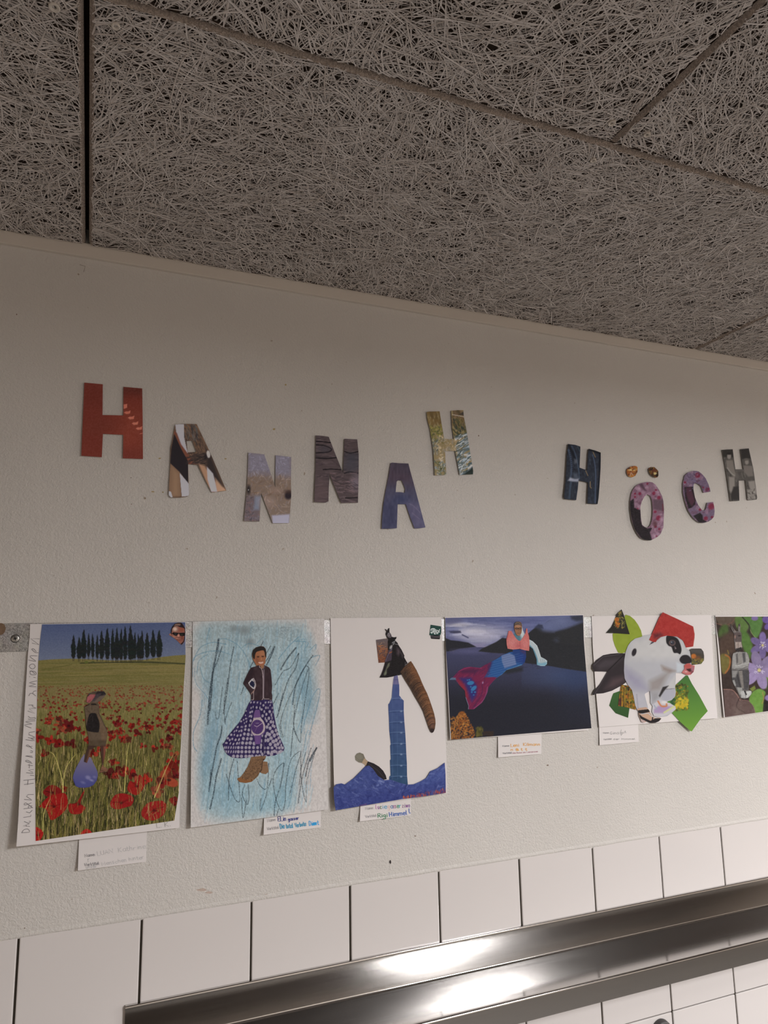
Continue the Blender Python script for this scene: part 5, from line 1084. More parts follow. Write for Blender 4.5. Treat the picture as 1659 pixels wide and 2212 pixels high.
c4.poly([(1340, 100), (1480, 86), (1480, 150), (1400, 150), (1350, 130)], (48, 50, 62), .9, soft=14); c4.poly([(1180, 262), (1300, 235), (1480, 165), (1490, 400), (1200, 380)], (40, 40, 44), .9, soft=8); c4.ell(1195, 345, 26, 24, (66, 70, 88), .6, soft=20); c4.poly([(970, 215), (1010, 180), (1050, 190), (1060, 225)], (50, 54, 78), .9, soft=8)
for i in range(200): c4.line([(x := R1.uniform(900, 1490), y := R1.uniform(280, 640)), (x+R1.uniform(-60, 60), y+R1.uniform(4, 20))], 4, [(30, 34, 36), (48, 52, 56), (28, 28, 34)][R1.integers(3)], .4)
c4.poly([(100, 900), (1560, 900), (1560, 1290), (100, 1390)], (32, 32, 42), .7, soft=120)
for i in range(520):
    t = R1.random(); y = 1080+280*t; hw_ = 22+105*min(1, t*1.5); x = 228+R1.uniform(-1, 1)*hw_
    if x < 108: continue
    c4.ell(x, y, R1.uniform(4, 10), R1.uniform(5, 13), [(158, 96, 44), (126, 74, 36), (182, 122, 60), (84, 52, 34), (150, 84, 36)][R1.integers(5)], .9, R1.uniform(0, 90), soft=2)
for i in range(90): c4.ell(R1.uniform(110, 180), R1.uniform(1130, 1350), 7, 9, [(140, 88, 42), (94, 60, 36), (166, 110, 56)][R1.integers(3)], .9, soft=2)
for i in range(60): c4.ell(402+R1.normal(0, 18), R1.uniform(1240, 1330), 9, 14, [(88, 80, 36), (66, 62, 34), (104, 92, 44)][R1.integers(3)], .7, soft=5); c4.ell(R1.uniform(450, 545), R1.uniform(1280, 1330), 9, 10, (54, 40, 34), .5, soft=5)
c4.poly([(560, 660), (700, 640), (850, 620), (850, 660), (700, 690)], (34, 36, 40), .8, soft=14); c4.noise(5, 4)
sheet('photo_print', cv('D', [(57, 117), (62, 400), (75, 600), (92, 900), (104, 1150), (117, 1365)]), cv('D', [(1467, 90), (1475, 350), (1495, 600), (1520, 900), (1540, 1100), (1553, 1247)]), f4, MAT_PRINT, pic4, .92, c4, .0005, center=ctr4)
k4 = dict(off=f4, pic=pic4, ctr=ctr4)
cl = Canvas(1110, 1345, 1184, 1442, 4, (176, 184, 190), WHT4P, 32).use('D2')
armm = [(1085, 200), (1090, 150), (1200, 130), (1215, 200), (1260, 290), (1310, 340), (1370, 370), (1440, 440), (1470, 520), (1500, 620), (1560, 650), (1600, 680), (1595, 735), (1560, 765), (1500, 765), (1435, 745), (1432, 660), (1400, 570), (1370, 490), (1320, 450), (1300, 420), (1200, 400), (1060, 370), (1075, 280)]
cl.poly([(1060, 240), (1180, 200), (1180, 380), (1060, 380)], (84, 130, 150), .9, soft=20); cl.line([(1320, 440), (1380, 510), (1440, 660), (1435, 745)], 22, (96, 150, 176), .9, sm=True); cl.line([(1330, 350), (1440, 440), (1500, 620)], 12, (196, 200, 202), .8); cl.poly([(1435, 700), (1500, 720), (1590, 700), (1595, 760), (1440, 760)], (128, 178, 202), .9, soft=14)
for x in (1490, 1520, 1548): cl.line([(x, 650), (x+16, 720)], 6, (140, 156, 168), .8)
cl.ell(1190, 230, 26, 60, (196, 196, 196), .9, soft=16)
cut3('arm_cutout', 'D2', armm, cl, .0009, 'pale mermaid arm', **k4)
cx = Canvas(968, 1395, 1140, 1538, 3, (44, 92, 160), WHT4P, 33).use('D2')
tail = [(1050, 500), (1260, 500), (1265, 620), (1245, 700), (1200, 750), (1080, 790), (950, 830), (880, 900), (800, 950), (740, 1010), (690, 1070), (665, 1100), (650, 1180), (600, 1290), (560, 1350), (430, 1455), (340, 1455), (345, 1400), (300, 1270), (290, 1160), (200, 1070), (135, 985), (45, 985), (60, 960), (110, 930), (180, 850), (270, 790), (380, 778), (530, 795), (610, 745), (700, 700), (800, 650), (880, 595), (1000, 545), (1055, 535)]
cx.poly([(1040, 490), (1280, 490), (1260, 740), (1100, 700), (1050, 560)], (36, 66, 132), soft=14); cx.poly([(1160, 500), (1260, 510), (1250, 600), (1200, 560)], (90, 52, 96), .6, soft=20); cx.ell(1190, 640, 60, 70, (32, 60, 140), .8, soft=30)
cx.poly([(870, 600), (1000, 560), (1080, 600), (1110, 740), (920, 800), (880, 700)], (132, 142, 186), .95, soft=8); cx.line([(960, 820), (1080, 785), (1190, 745)], 8, (120, 180, 210), .9); cx.line([(820, 940), (880, 895), (960, 825)], 6, (110, 170, 206), .8)
for i in range(26):
    for j in range(17):
        x = 640+j*36-i*3; y = 560+i*17-j*9+i*2
        if y > 560: cx.line([(x, y), (x+12, y+9), (x+24, y-2), (x+36, y+7)], 4.5, [(38, 78, 148), (96, 140, 196)][i % 2], .55, sm=True)
red = [(30, 990), (110, 930), (180, 850), (270, 785), (380, 770), (530, 790), (610, 740), (710, 695), (690, 780), (640, 880), (600, 945), (740, 940), (800, 950), (690, 1070), (650, 1180), (560, 1350), (430, 1460), (330, 1460), (290, 1160), (135, 985)]
cx.poly(red, (128, 34, 78), soft=10)
for i in range(200):
    t = R1.random(); x = 150+t*520; y = 800+R1.uniform(0, 620)
    cx.line([(x, y), (x-R1.uniform(20, 90), y+R1.uniform(20, 110))], R1.uniform(5, 16), [(150, 44, 90), (96, 30, 82), (120, 36, 60), (78, 30, 84), (160, 60, 110)][R1.integers(5)], .35, sm=True)
cx.poly([(200, 830), (430, 810), (540, 830), (450, 880), (250, 880)], (72, 32, 74), .7, soft=24); cx.line([(180, 850), (380, 780), (560, 800)], 14, (168, 56, 110), .7, sm=True); cx.line([(650, 1100), (600, 1290), (440, 1440)], 20, (158, 70, 120), .8, sm=True); cx.line([(560, 1060), (560, 1200), (440, 1400)], 14, (84, 32, 80), .7, sm=True)
cx.poly([(160, 980), (230, 1010), (320, 1130), (340, 1300), (280, 1240), (200, 1080)], (158, 44, 60), .8, soft=20); cx.poly([(210, 960), (380, 950), (480, 1080), (470, 1230), (400, 1330), (350, 1200), (290, 1050)], (40, 48, 130), .85, soft=26)
for x, y, a_, b_, r in [(380, 1035, 56, 32, -10), (430, 1120, 54, 30, -40), (330, 990, 10, 10, 0), (360, 985, 12, 12, 0), (383, 1096, 13, 13, 0), (430, 1225, 12, 10, 0), (450, 1180, 16, 12, 0), (400, 1180, 12, 14, 0)]: cx.ell(x, y, a_, b_, (62, 134, 190), .95, r, soft=5)
cx.ell(575, 1030, 11, 18, (190, 150, 190), .9, 10, soft=5); cx.poly([(30, 990), (70, 950), (140, 950), (150, 985)], (96, 150, 176), .8, soft=8); cx.line([(300, 1270), (345, 1400), (340, 1455)], 14, (130, 170, 190), .8)
for i in range(60): x = R1.uniform(560, 700); y = R1.uniform(720, 900); cx.ell(x, y, 7, 4, (70, 34, 82), .6, 30, soft=3)
cx.poly([(660, 760), (700, 700), (735, 700), (700, 800), (640, 920)], (64, 44, 96), .6, soft=14)
cut3('mermaid_tail_cutout', 'D2', tail, cx, .0009, 'blue scaly mermaid tail with a crimson fin', **k4)
cbra = Canvas(1092, 1350, 1148, 1410, 5, (196, 108, 104), WHT4P, 34).use('D2')
cbra.dk = .97; cbra.ell(1060, 400, 80, 70, (204, 134, 134), .6, soft=50); cbra.ell(1240, 410, 50, 60, (206, 130, 130), .6, soft=40); cbra.ell(1140, 440, 60, 40, (176, 84, 90), .6, soft=30); cbra.line([(980, 210), (960, 340)], 16, (176, 84, 92), .8); cbra.line([(1275, 170), (1275, 280)], 12, (206, 100, 100), .8); cbra.line([(1165, 370), (1170, 480)], 8, (160, 74, 80), .7); cbra.line([(960, 490), (1150, 490), (1310, 520)], 8, (206, 130, 124), .8, sm=True); cbra.noise(10, 8)
cut3('pink_top_cutout', 'D2', [(985, 205), (1030, 205), (1060, 260), (1110, 330), (1145, 362), (1175, 362), (1220, 300), (1255, 240), (1265, 165), (1285, 170), (1290, 230), (1310, 290), (1318, 400), (1312, 523), (1240, 512), (1165, 490), (1060, 503), (970, 488), (955, 420), (950, 340), (970, 270)], cbra, .0013, 'pink bikini top', .7, **k4)
chd = Canvas(1108, 1340, 1130, 1376, 8, (176, 120, 90), WHT4P, 35).use('D2')
chd.poly([(1070, 140), (1080, 80), (1140, 50), (1190, 80), (1200, 150), (1180, 120), (1100, 110)], (98, 82, 72)); chd.line([(1090, 90), (1140, 70), (1180, 100)], 10, (140, 124, 112), .8); chd.ell(1140, 130, 40, 24, (196, 142, 112), .8, soft=10)
for x in (1115, 1165): chd.ell(x, 170, 24, 16, (50, 36, 34), .95, soft=2); chd.ell(x, 171, 17, 10, (150, 108, 90), .95, soft=2)
chd.line([(1085, 162), (1200, 158)], 6, (46, 34, 32)); chd.line([(1145, 180), (1140, 205), (1160, 208)], 5, (132, 80, 60)); chd.line([(1120, 240), (1165, 238)], 6, (120, 62, 54)); chd.ell(1190, 210, 20, 60, (140, 88, 66), .5, soft=16)
cut3('head_cutout', 'D2', [(1075, 130), (1080, 85), (1110, 60), (1150, 55), (1185, 70), (1200, 110), (1198, 180), (1190, 240), (1165, 280), (1140, 285), (1110, 265), (1088, 210), (1080, 170)], chd, .0017, 'head of a man in glasses', .5, **k4)

# ================================================================== picture 5: spotted animal
WHT5 = (222, 210, 208)
f5 = bilin(1280, 1326, 1552, 1575, .0024, .0024, .0036, .0046)
ctr5 = wp(1400, 1330)
pic5 = thing_at('spotted_animal_collage', 1400, 1330, 'fifth picture from the left, white sheet with a black-spotted white animal in a red hat', 'picture', 'collages on the wall', .0013)
sheet('backing_sheet', cv('E', [(74, 128), (85, 400), (110, 760), (143, 1127)]), cv('E', [(1150, 118), (1160, 400), (1180, 760), (1206, 1046)]), f5, MAT_PAPER, pic5, 12, center=ctr5)
k5 = dict(off=f5, pic=pic5, ctr=ctr5)
def cn(pts, base, seed, res=3.5):
    q = cv('E2', pts); r_ = Canvas(q[:, 0].min()-2, q[:, 1].min()-2, q[:, 0].max()+2, q[:, 1].max()+2, res, base, WHT5, seed).use('E2'); r_.dk = .95; return r_
def blotch(c, n, x0, x1, y0, y1, cols, s0, s1, al=.7):
    for i in range(n): c.ell(R1.uniform(x0, x1), R1.uniform(y0, y1), R1.uniform(s0, s1), R1.uniform(s0, s1)*.8, cols[R1.integers(len(cols))], al, R1.uniform(0, 180), soft=s0*.4)
o1 = [(490, 82), (550, 100), (610, 150), (660, 220), (700, 300), (720, 390), (600, 480), (490, 600), (440, 615), (385, 605), (340, 510), (315, 430), (308, 350), (420, 200)]
c = cn(o1, (150, 164, 54), 41); c.noise(40, 5); cut3('lime_oval_cutout', 'E2', o1, c, .0004, 'lime green oval', **k5)
o1 = [(432, 8), (465, 90), (500, 210), (545, 352), (380, 340), (215, 335), (290, 250), (330, 165), (360, 90)]
c = cn(o1, (40, 38, 34), 42); blotch(c, 90, 330, 480, 120, 270, [(128, 124, 60), (84, 88, 40), (50, 50, 30), (150, 132, 60), (180, 160, 90)], 5, 14); blotch(c, 26, 335, 400, 130, 250, [(196, 120, 36), (176, 90, 40), (206, 140, 50)], 8, 20, .9); blotch(c, 20, 390, 440, 40, 130, [(150, 132, 60), (120, 104, 50)], 6, 16); c.poly([(215, 335), (300, 320), (330, 345)], (84, 84, 74), .7, soft=8)
cut3('dark_triangle_cutout', 'E2', o1, c, .0009, 'dark triangle with yellow flowers', **k5)
o1 = [(1320, 920), (1345, 920), (1400, 1030), (1500, 1190), (1620, 1410), (1520, 1520), (1400, 1690), (1380, 1685), (1240, 1560), (1130, 1440), (1060, 1300), (1180, 1050)]
c = cn(o1, (88, 136, 54), 43, 3); c.grad([(1000, 900), (1700, 900), (1700, 1700), (1000, 1700)], (70, 114, 54), (112, 156, 58), 950, 1650); blotch(c, 160, 1110, 1350, 1050, 1400, [(190, 160, 40), (130, 120, 40), (84, 88, 30), (204, 178, 50), (150, 110, 40), (60, 70, 30)], 8, 24); blotch(c, 40, 1180, 1340, 1230, 1370, [(214, 186, 50), (200, 170, 40)], 12, 26, .8); blotch(c, 30, 1110, 1320, 1030, 1090, [(50, 60, 30), (96, 90, 40)], 8, 18); blotch(c, 20, 1110, 1180, 1240, 1320, [(40, 80, 50), (60, 96, 60)], 10, 20)
cut3('green_diamond_cutout', 'E2', o1, c, .0009, 'large green diamond with yellow blossom', 1.0, **k5)
o1 = [(320, 1165), (430, 1125), (560, 1150), (540, 1380), (522, 1503), (350, 1440), (262, 1335), (300, 1210)]
c = cn(o1, (66, 100, 52), 44); c.grad([(200, 1100), (600, 1100), (600, 1550), (200, 1550)], (64, 102, 52), (52, 84, 44), 1150, 1500); cut3('green_hexagon_cutout', 'E2', o1, c, .0004, 'dark green polygon', **k5)
o1 = [(425, 1045), (560, 1065), (620, 1180), (640, 1300), (625, 1393), (510, 1360), (385, 1340), (395, 1240)]
c = cn(o1, (150, 104, 40), 45); blotch(c, 170, 390, 640, 1050, 1390, [(196, 128, 36), (176, 90, 36), (70, 76, 30), (206, 160, 50), (110, 60, 34), (44, 30, 30), (96, 110, 44)], 7, 20, .8)
for i in range(16): x = R1.uniform(400, 620); c.line([(x, 1060+R1.uniform(0, 80)), (x-10, 1200), (x-6, 1370)], 9, [(206, 150, 44), (60, 50, 30), (84, 96, 40)][i % 3], .6)
c.poly([(385, 1240), (430, 1230), (420, 1340), (385, 1330)], (80, 34, 44), .8, soft=10); cut3('orange_flower_cutout', 'E2', o1, c, .0009, 'square of orange and yellow flowers', **k5)
o1 = [(380, 612), (480, 615), (475, 800), (500, 1010), (430, 1060), (300, 1130), (180, 1165), (80, 1172), (50, 1190), (30, 1185), (60, 1120), (130, 1040), (190, 940), (230, 868), (150, 865), (60, 865), (30, 820), (35, 770), (80, 710), (180, 640), (280, 620)]
c = cn(o1, (50, 42, 46), 46); c.poly([(60, 780), (200, 690), (440, 680), (300, 800), (120, 850)], (82, 72, 78), .7, soft=40); c.poly([(200, 1100), (300, 960), (480, 920), (470, 1000), (320, 1090)], (96, 74, 78), .7, soft=40); c.line([(230, 868), (330, 770), (460, 640)], 16, (30, 24, 28), .9); c.line([(60, 1180), (140, 1050), (230, 880)], 14, (80, 70, 74), .6); c.line([(50, 780), (180, 660), (400, 630)], 12, (90, 82, 88), .6)
cut3('black_ears_cutout', 'E2', o1, c, .0009, 'pair of dark brown animal ears', **k5)
body = [(840, 352), (740, 368), (700, 390), (620, 410), (560, 455), (520, 510), (490, 590), (470, 700), (465, 850), (475, 960), (520, 1050), (575, 1120), (600, 1220), (620, 1330), (650, 1400), (720, 1400), (800, 1380), (790, 1330), (770, 1260), (752, 1190), (755, 1170), (820, 1135), (830, 1220), (830, 1300), (860, 1340), (850, 1420), (880, 1480), (940, 1498), (1060, 1480), (1130, 1430), (1180, 1385), (1175, 1345), (1130, 1320), (1100, 1300), (1040, 1285), (1120, 1260), (1170, 1210), (1180, 1150), (1170, 1080), (1180, 960), (1180, 885), (1260, 885), (1300, 850), (1400, 780), (1400, 650), (1380, 590), (1330, 545), (1300, 480), (1250, 410), (1180, 380), (1060, 370), (980, 390), (900, 455)]
c = cn(body, (186, 182, 188), 47, 3.5)
c.poly([(560, 460), (840, 360), (1060, 370), (1300, 480), (1370, 620), (1200, 700), (900, 700), (560, 700)], (200, 194, 194), .9, soft=60); c.poly([(470, 800), (700, 950), (800, 1130), (620, 1120), (480, 980)], (160, 152, 176), .8, soft=60); c.poly([(820, 1000), (1100, 860), (960, 1120), (820, 1140)], (156, 144, 142), .9, soft=40); c.poly([(980, 780), (1180, 860), (1100, 880), (1000, 850)], (150, 130, 122), .8, soft=24)
c.poly([(840, 1150), (940, 1150), (940, 1230), (860, 1300)], (158, 152, 156), .8, soft=24); c.poly([(1040, 1090), (1180, 900), (1180, 1090), (1100, 1120)], (196, 190, 190), .9, soft=16); c.poly([(960, 1200), (1050, 1110), (1170, 1100), (1170, 1220), (1040, 1285)], (180, 176, 188), .9, soft=14); c.poly([(945, 1200), (1000, 1080), (1080, 1060), (1020, 1130), (960, 1220)], (40, 34, 36), .95, soft=8); c.line([(1050, 1110), (1160, 1100)], 8, (110, 100, 104), .7)
c.poly([(600, 1150), (740, 1180), (780, 1370), (650, 1390)], (188, 182, 192), .8, soft=20); c.line([(640, 1180), (660, 1380)], 14, (150, 142, 156), .5)
c.ell(605, 600, 30, 54, (42, 36, 42), 1, 18, soft=5); c.poly([(820, 495), (845, 460), (890, 450), (870, 470)], (60, 54, 66), soft=4)
c.poly([(1055, 375), (1130, 375), (1200, 410), (1235, 470), (1258, 560), (1240, 625), (1200, 610), (1150, 605), (1120, 530), (1080, 510), (1048, 460)], (30, 26, 30), sm=True, soft=4); c.ell(1130, 470, 46, 40, (116, 92, 88), .9, 10, soft=6); c.ell(1132, 468, 30, 28, (52, 52, 62), 1, soft=4); c.ell(1120, 460, 9, 8, (150, 156, 170), .9, soft=3); c.poly([(1160, 510), (1190, 550), (1170, 560)], (150, 132, 136), .9, soft=4)
c.poly([(1230, 700), (1270, 645), (1340, 640), (1385, 680), (1390, 740), (1320, 760), (1260, 750)], (36, 30, 36), sm=True, soft=5); c.poly([(1190, 740), (1280, 770), (1280, 850), (1190, 880)], (196, 200, 208), .8, soft=16)
c.poly([(840, 1340), (960, 1250), (1100, 1300), (1190, 1370), (1120, 1440), (960, 1500), (870, 1480)], (200, 192, 198), soft=6); c.poly([(880, 1390), (940, 1340), (1060, 1340), (1130, 1350), (1010, 1440), (880, 1435)], (176, 144, 188), .85, soft=14); c.line([(935, 1275), (980, 1340), (1050, 1340), (1050, 1310)], 24, (212, 128, 84), .85, sm=True); c.line([(1020, 1430), (1150, 1350)], 26, (206, 206, 140), .8); c.line([(880, 1330), (920, 1390)], 18, (160, 170, 190), .7); c.ell(1020, 1290, 40, 20, (220, 210, 210), .9, soft=8); c.noise(60, 2)
cut3('animal_body_cutout', 'E2', body, c, .0014, 'white running animal with black spots', 1.0, **k5)
o1 = [(640, 1385), (690, 1365), (770, 1355), (815, 1400), (825, 1430), (860, 1480), (900, 1510), (960, 1500), (980, 1515), (950, 1550), (900, 1572), (830, 1575), (770, 1545), (765, 1560), (735, 1572), (705, 1560), (690, 1520), (668, 1470), (665, 1410)]
c = cn(o1, (198, 160, 140), 48, 5); c.poly([(660, 1400), (800, 1385), (825, 1420), (720, 1445), (668, 1440)], (38, 30, 32)); c.poly([(670, 1450), (720, 1490), (830, 1545), (900, 1510), (985, 1510), (930, 1570), (830, 1580), (740, 1540), (690, 1510)], (36, 30, 32), soft=3); c.poly([(690, 1450), (800, 1450), (860, 1500), (820, 1530), (720, 1480)], (206, 164, 140)); c.line([(700, 1450), (800, 1440), (870, 1500)], 8, (196, 196, 204)); c.line([(860, 1500), (850, 1570)], 16, (34, 28, 30)); c.poly([(690, 1515), (760, 1545), (735, 1575), (705, 1560)], (196, 168, 164))
cut3('sandal_cutout', 'E2', o1, c, .0018, 'black high-heeled sandal', .6, **k5)
o1 = [(1000, 48), (1200, 140), (1420, 245), (1440, 350), (1438, 400), (1420, 520), (1320, 535), (1280, 440), (1200, 385), (1060, 370), (970, 390), (920, 430), (905, 460), (860, 455), (812, 430), (880, 280), (950, 120)]
c = cn(o1, (172, 50, 46), 49); c.ell(1150, 220, 200, 90, (180, 52, 48), .8, soft=80); c.poly([(870, 350), (960, 330), (1000, 360), (930, 410), (880, 400)], (90, 36, 46), .8, soft=26); c.line([(1420, 245), (1440, 350), (1420, 520)], 14, (190, 96, 84), .7); c.noise(30, 7); c.noise(9, 6)
cut3('red_hat_cutout', 'E2', o1, c, .0019, 'red paper hat', **k5)
o1 = [(1375, 565), (1395, 550), (1500, 548), (1530, 550), (1560, 590), (1570, 650), (1568, 710), (1530, 760), (1400, 775), (1395, 680)]
c = cn(o1, (70, 62, 54), 50, 5); c.ell(1425, 655, 36, 34, (198, 112, 44), .95, soft=8); blotch(c, 50, 1400, 1560, 690, 760, [(110, 110, 54), (130, 120, 60), (84, 90, 50), (150, 130, 60)], 6, 16, .8); c.ell(1480, 680, 44, 30, (140, 80, 40), .6, soft=14); c.poly([(1380, 555), (1550, 555), (1560, 620), (1380, 600)], (84, 80, 80), .7, soft=14)
cut3('nose_cutout', 'E2', o1, c, .0022, 'dark octagonal nose', .7, **k5)
o1 = [(1295, 780), (1330, 755), (1370, 750), (1395, 775), (1440, 785), (1435, 830), (1425, 870), (1385, 910), (1330, 912), (1262, 882), (1280, 850), (1300, 830)]
c = cn(o1, (196, 104, 104), 51, 6); c.ell(1345, 790, 44, 30, (190, 84, 80), 1, soft=6); c.poly([(1320, 830), (1400, 820), (1410, 860), (1360, 870)], (70, 30, 34), soft=5); c.ell(1315, 870, 50, 22, (206, 124, 124), 1, 12, soft=6); c.ell(1320, 868, 16, 6, (230, 206, 202), .8, 12, soft=3); c.ell(1410, 830, 24, 36, (170, 110, 124), .9, soft=8); c.ell(1410, 880, 26, 20, (110, 60, 70), .7, soft=8)
cut3('lips_cutout', 'E2', o1, c, .0022, 'glossy pink lips', .6, **k5)

# ================================================================== picture 6: liverworts, cut by the frame
WHT6 = (226, 214, 210)
f6 = bilin(1548, 1330, 1790, 1550, .0024, .0024, .0046, .0040)
ctr6 = wp(1640, 1330)
pic6 = thing_at('violet_flower_collage', 1640, 1330, 'rightmost picture, violet flowers and a black and white seated figure with a donkey head', 'picture', 'collages on the wall', .0013)
RX = 2040
sheet('backing_sheet', cv('F', [(40, 245), (66, 580), (95, 900), (140, 1500), (195, 2048)]), cv('F', [(RX+20, 235), (RX+40, 900), (RX+80, 1800)]), f6, MAT_PAPER, pic6, 12, center=ctr6)
c6 = Canvas(1543, 1328, 1800, 1556, 2.2, (54, 40, 36), WHT6, 61).use('F')
c6.dk = .96; c6.poly([(60, 260), (400, 260), (380, 380), (300, 440), (130, 410)], (94, 78, 66), sm=True, soft=14); c6.line([(60, 380), (200, 415), (330, 370), (400, 280)], 16, (128, 84, 70), .7, sm=True); c6.poly([(90, 580), (160, 420), (260, 420), (270, 560), (160, 640)], (70, 92, 42), sm=True, soft=22)
c6.poly([(400, 260), (560, 260), (640, 420), (560, 560), (460, 520), (400, 400)], (90, 116, 56), sm=True, soft=16); c6.poly([(540, 260), (860, 260), (870, 440), (780, 640), (690, 560), (640, 400)], (84, 122, 58), sm=True, soft=14); c6.line([(640, 420), (680, 540), (760, 640)], 12, (140, 160, 90), .8, sm=True); c6.line([(520, 270), (640, 420), (640, 560)], 22, (36, 40, 26), .9, sm=True)
c6.poly([(520, 520), (620, 560), (700, 760), (660, 1000), (560, 880), (500, 700)], (82, 116, 50), sm=True, soft=20); c6.poly([(140, 620), (380, 560), (380, 900), (140, 940)], (78, 58, 48), sm=True, soft=40)
c6.poly([(130, 950), (260, 930), (310, 1040), (290, 1180), (200, 1280), (150, 1200)], (116, 104, 52), sm=True, soft=14); c6.line([(220, 940), (300, 1000), (290, 1150), (220, 1260)], 26, (176, 100, 50), .8, sm=True); c6.line([(260, 860), (280, 920)], 20, (130, 110, 50), .9)
c6.poly([(190, 1545), (330, 1560), (450, 1640), (520, 1740), (640, 1760), (740, 1880), (770, 1980), (215, 2050)], (100, 78, 74), sm=False, soft=10); c6.line([(190, 1550), (340, 1560), (420, 1640), (480, 1740)], 12, (168, 122, 110), .9, sm=True); c6.line([(520, 1740), (640, 1760), (720, 1860), (750, 1970)], 10, (160, 120, 116), .8, sm=True); c6.line([(470, 1700), (420, 1860), (560, 1960)], 20, (62, 46, 46), .7, sm=True); c6.poly([(360, 1900), (480, 1800), (560, 1990), (380, 2020)], (122, 104, 96), .5, soft=40)
c6.poly([(640, 1740), (700, 1600), (820, 1540), (930, 1600), (900, 1720), (930, 1860), (880, 1985), (770, 1985), (720, 1850)], (108, 148, 62), sm=True, soft=8); c6.line([(880, 1600), (900, 1720), (870, 1800)], 18, (176, 140, 76), .7, sm=True); c6.poly([(650, 1540), (740, 1480), (760, 1540), (700, 1590)], (120, 130, 56), soft=8); c6.poly([(900, 1740), (980, 1700), (980, 1980), (880, 1980)], (26, 20, 22), .9, soft=8)
R6 = np.random.default_rng(6)
for i in range(40):
    x = R6.uniform(1000, 2050); y = R6.uniform(280, 1950); c6.ell(x, y, R6.uniform(80, 170), R6.uniform(60, 120), [(84, 118, 52), (70, 92, 42), (94, 74, 66), (116, 150, 62), (40, 34, 30)][R6.integers(5)], .9, R6.uniform(0, 180), soft=20)
def violet(cx, cy, r, a0, n=6, col=(136, 112, 170)):
    for i in range(n):
        a = math.radians(a0+i*360/n); c6.ell(cx+math.cos(a)*r*.56, cy+math.sin(a)*r*.56, r*.46, r*.26, np.array(col)*R6.uniform(.86, 1.05), 1, math.degrees(a), soft=8); c6.line([(cx+math.cos(a)*r*.15, cy+math.sin(a)*r*.15), (cx+math.cos(a)*r*.8, cy+math.sin(a)*r*.8)], 7, np.array(col)*.86, .45)
    for i in range(18):
        a = R6.uniform(0, 6.28); q = R6.uniform(.16, .3)*r; c6.line([(cx, cy), (cx+math.cos(a)*q, cy+math.sin(a)*q)], 7, (196, 176, 206), .7)
        c6.ell(cx+math.cos(a)*q, cy+math.sin(a)*q, 9, 7, (206, 196, 214), .9, soft=3)
    c6.ell(cx, cy, r*.09, r*.09, (206, 190, 130), 1, soft=6)
violet(880, 770, 235, -90, 6, (124, 104, 158)); violet(820, 1210, 340, -105, 6, (156, 136, 176)); c6.ell(740, 290, 60, 44, (130, 108, 162), 1, soft=8); c6.ell(940, 320, 70, 60, (104, 80, 150), 1, 30, soft=8); c6.ell(960, 440, 46, 60, (104, 80, 150), 1, 30, soft=8)
for x, y, r in [(1300, 500, 250), (1450, 1150, 300), (1800, 700, 240), (1150, 1700, 230), (1750, 1600, 280)]: violet(x, y, r, R6.uniform(0, 60), 6, (140, 118, 166))
c6.noise(40, 7); c6.noise(9, 5)
sheet('photo_print', cv('F', [(48, 264), (70, 480), (95, 640), (130, 960), (165, 1500), (216, 2042)]), cv('F', [(RX, 258), (RX+15, 900), (RX+45, 1780)]), f6, MAT_PRINT, pic6, .95, c6, .0005, center=ctr6)
k6 = dict(off=f6, pic=pic6, ctr=ctr6)
don = [(310, 385), (335, 420), (370, 480), (410, 520), (450, 520), (440, 470), (455, 400), (480, 385), (488, 430), (482, 520), (505, 560), (510, 640), (505, 720), (520, 800), (500, 850), (440, 870), (500, 885), (590, 890), (630, 930), (648, 1020), (640, 1110), (625, 1170), (640, 1230), (645, 1400), (630, 1560), (680, 1580), (690, 1620), (640, 1690), (560, 1722), (480, 1690), (440, 1600), (400, 1520), (340, 1400), (330, 1250), (328, 1150), (340, 980), (360, 910), (430, 880), (390, 830), (385, 740), (370, 640), (378, 570), (345, 520), (320, 460)]
q = cv('F', don); c = Canvas(q[:, 0].min()-2, q[:, 1].min()-2, q[:, 0].max()+2, q[:, 1].max()+2, 4, (120, 112, 110), WHT6, 62).use('F')
c.poly([(310, 385), (345, 420), (410, 520), (400, 550), (340, 500)], (150, 136, 130)); c.line([(320, 400), (330, 440), (370, 510)], 12, (50, 42, 42)); c.poly([(450, 400), (485, 390), (485, 520), (450, 520)], (140, 128, 124)); c.line([(465, 395), (470, 430)], 16, (46, 38, 38)); c.poly([(378, 560), (430, 530), (500, 560), (510, 720), (400, 720), (370, 640)], (104, 88, 86), soft=6); c.ell(470, 600, 26, 12, (44, 36, 38), .9, soft=4); c.ell(392, 620, 12, 30, (180, 140, 124), .9, soft=6)
c.poly([(395, 710), (500, 710), (520, 800), (490, 820), (400, 820)], (196, 176, 166), soft=6); c.line([(445, 720), (445, 810)], 10, (110, 90, 84), .8); c.poly([(420, 830), (500, 800), (510, 840), (450, 890), (400, 860)], (46, 40, 42), soft=4)
c.poly([(350, 920), (430, 890), (600, 890), (648, 1020), (620, 1170), (460, 1200), (340, 1180)], (180, 174, 170), soft=5); c.poly([(405, 930), (440, 910), (450, 1060), (420, 1110)], (96, 90, 90), .9, soft=12); c.poly([(515, 900), (570, 900), (580, 1060), (540, 1080)], (84, 80, 82), .9, soft=12); c.poly([(440, 900), (515, 900), (520, 1100), (450, 1110)], (166, 158, 152), .9, soft=6)
c.line([(400, 1130), (520, 1110), (640, 1080)], 30, (188, 182, 178)); c.line([(400, 1180), (520, 1180), (610, 1150)], 8, (50, 46, 48)); c.line([(420, 1120), (500, 1090)], 8, (110, 104, 102), .8); c.poly([(330, 1210), (450, 1200), (640, 1210), (645, 1400), (620, 1560), (430, 1540), (340, 1400)], (84, 80, 82), soft=5)
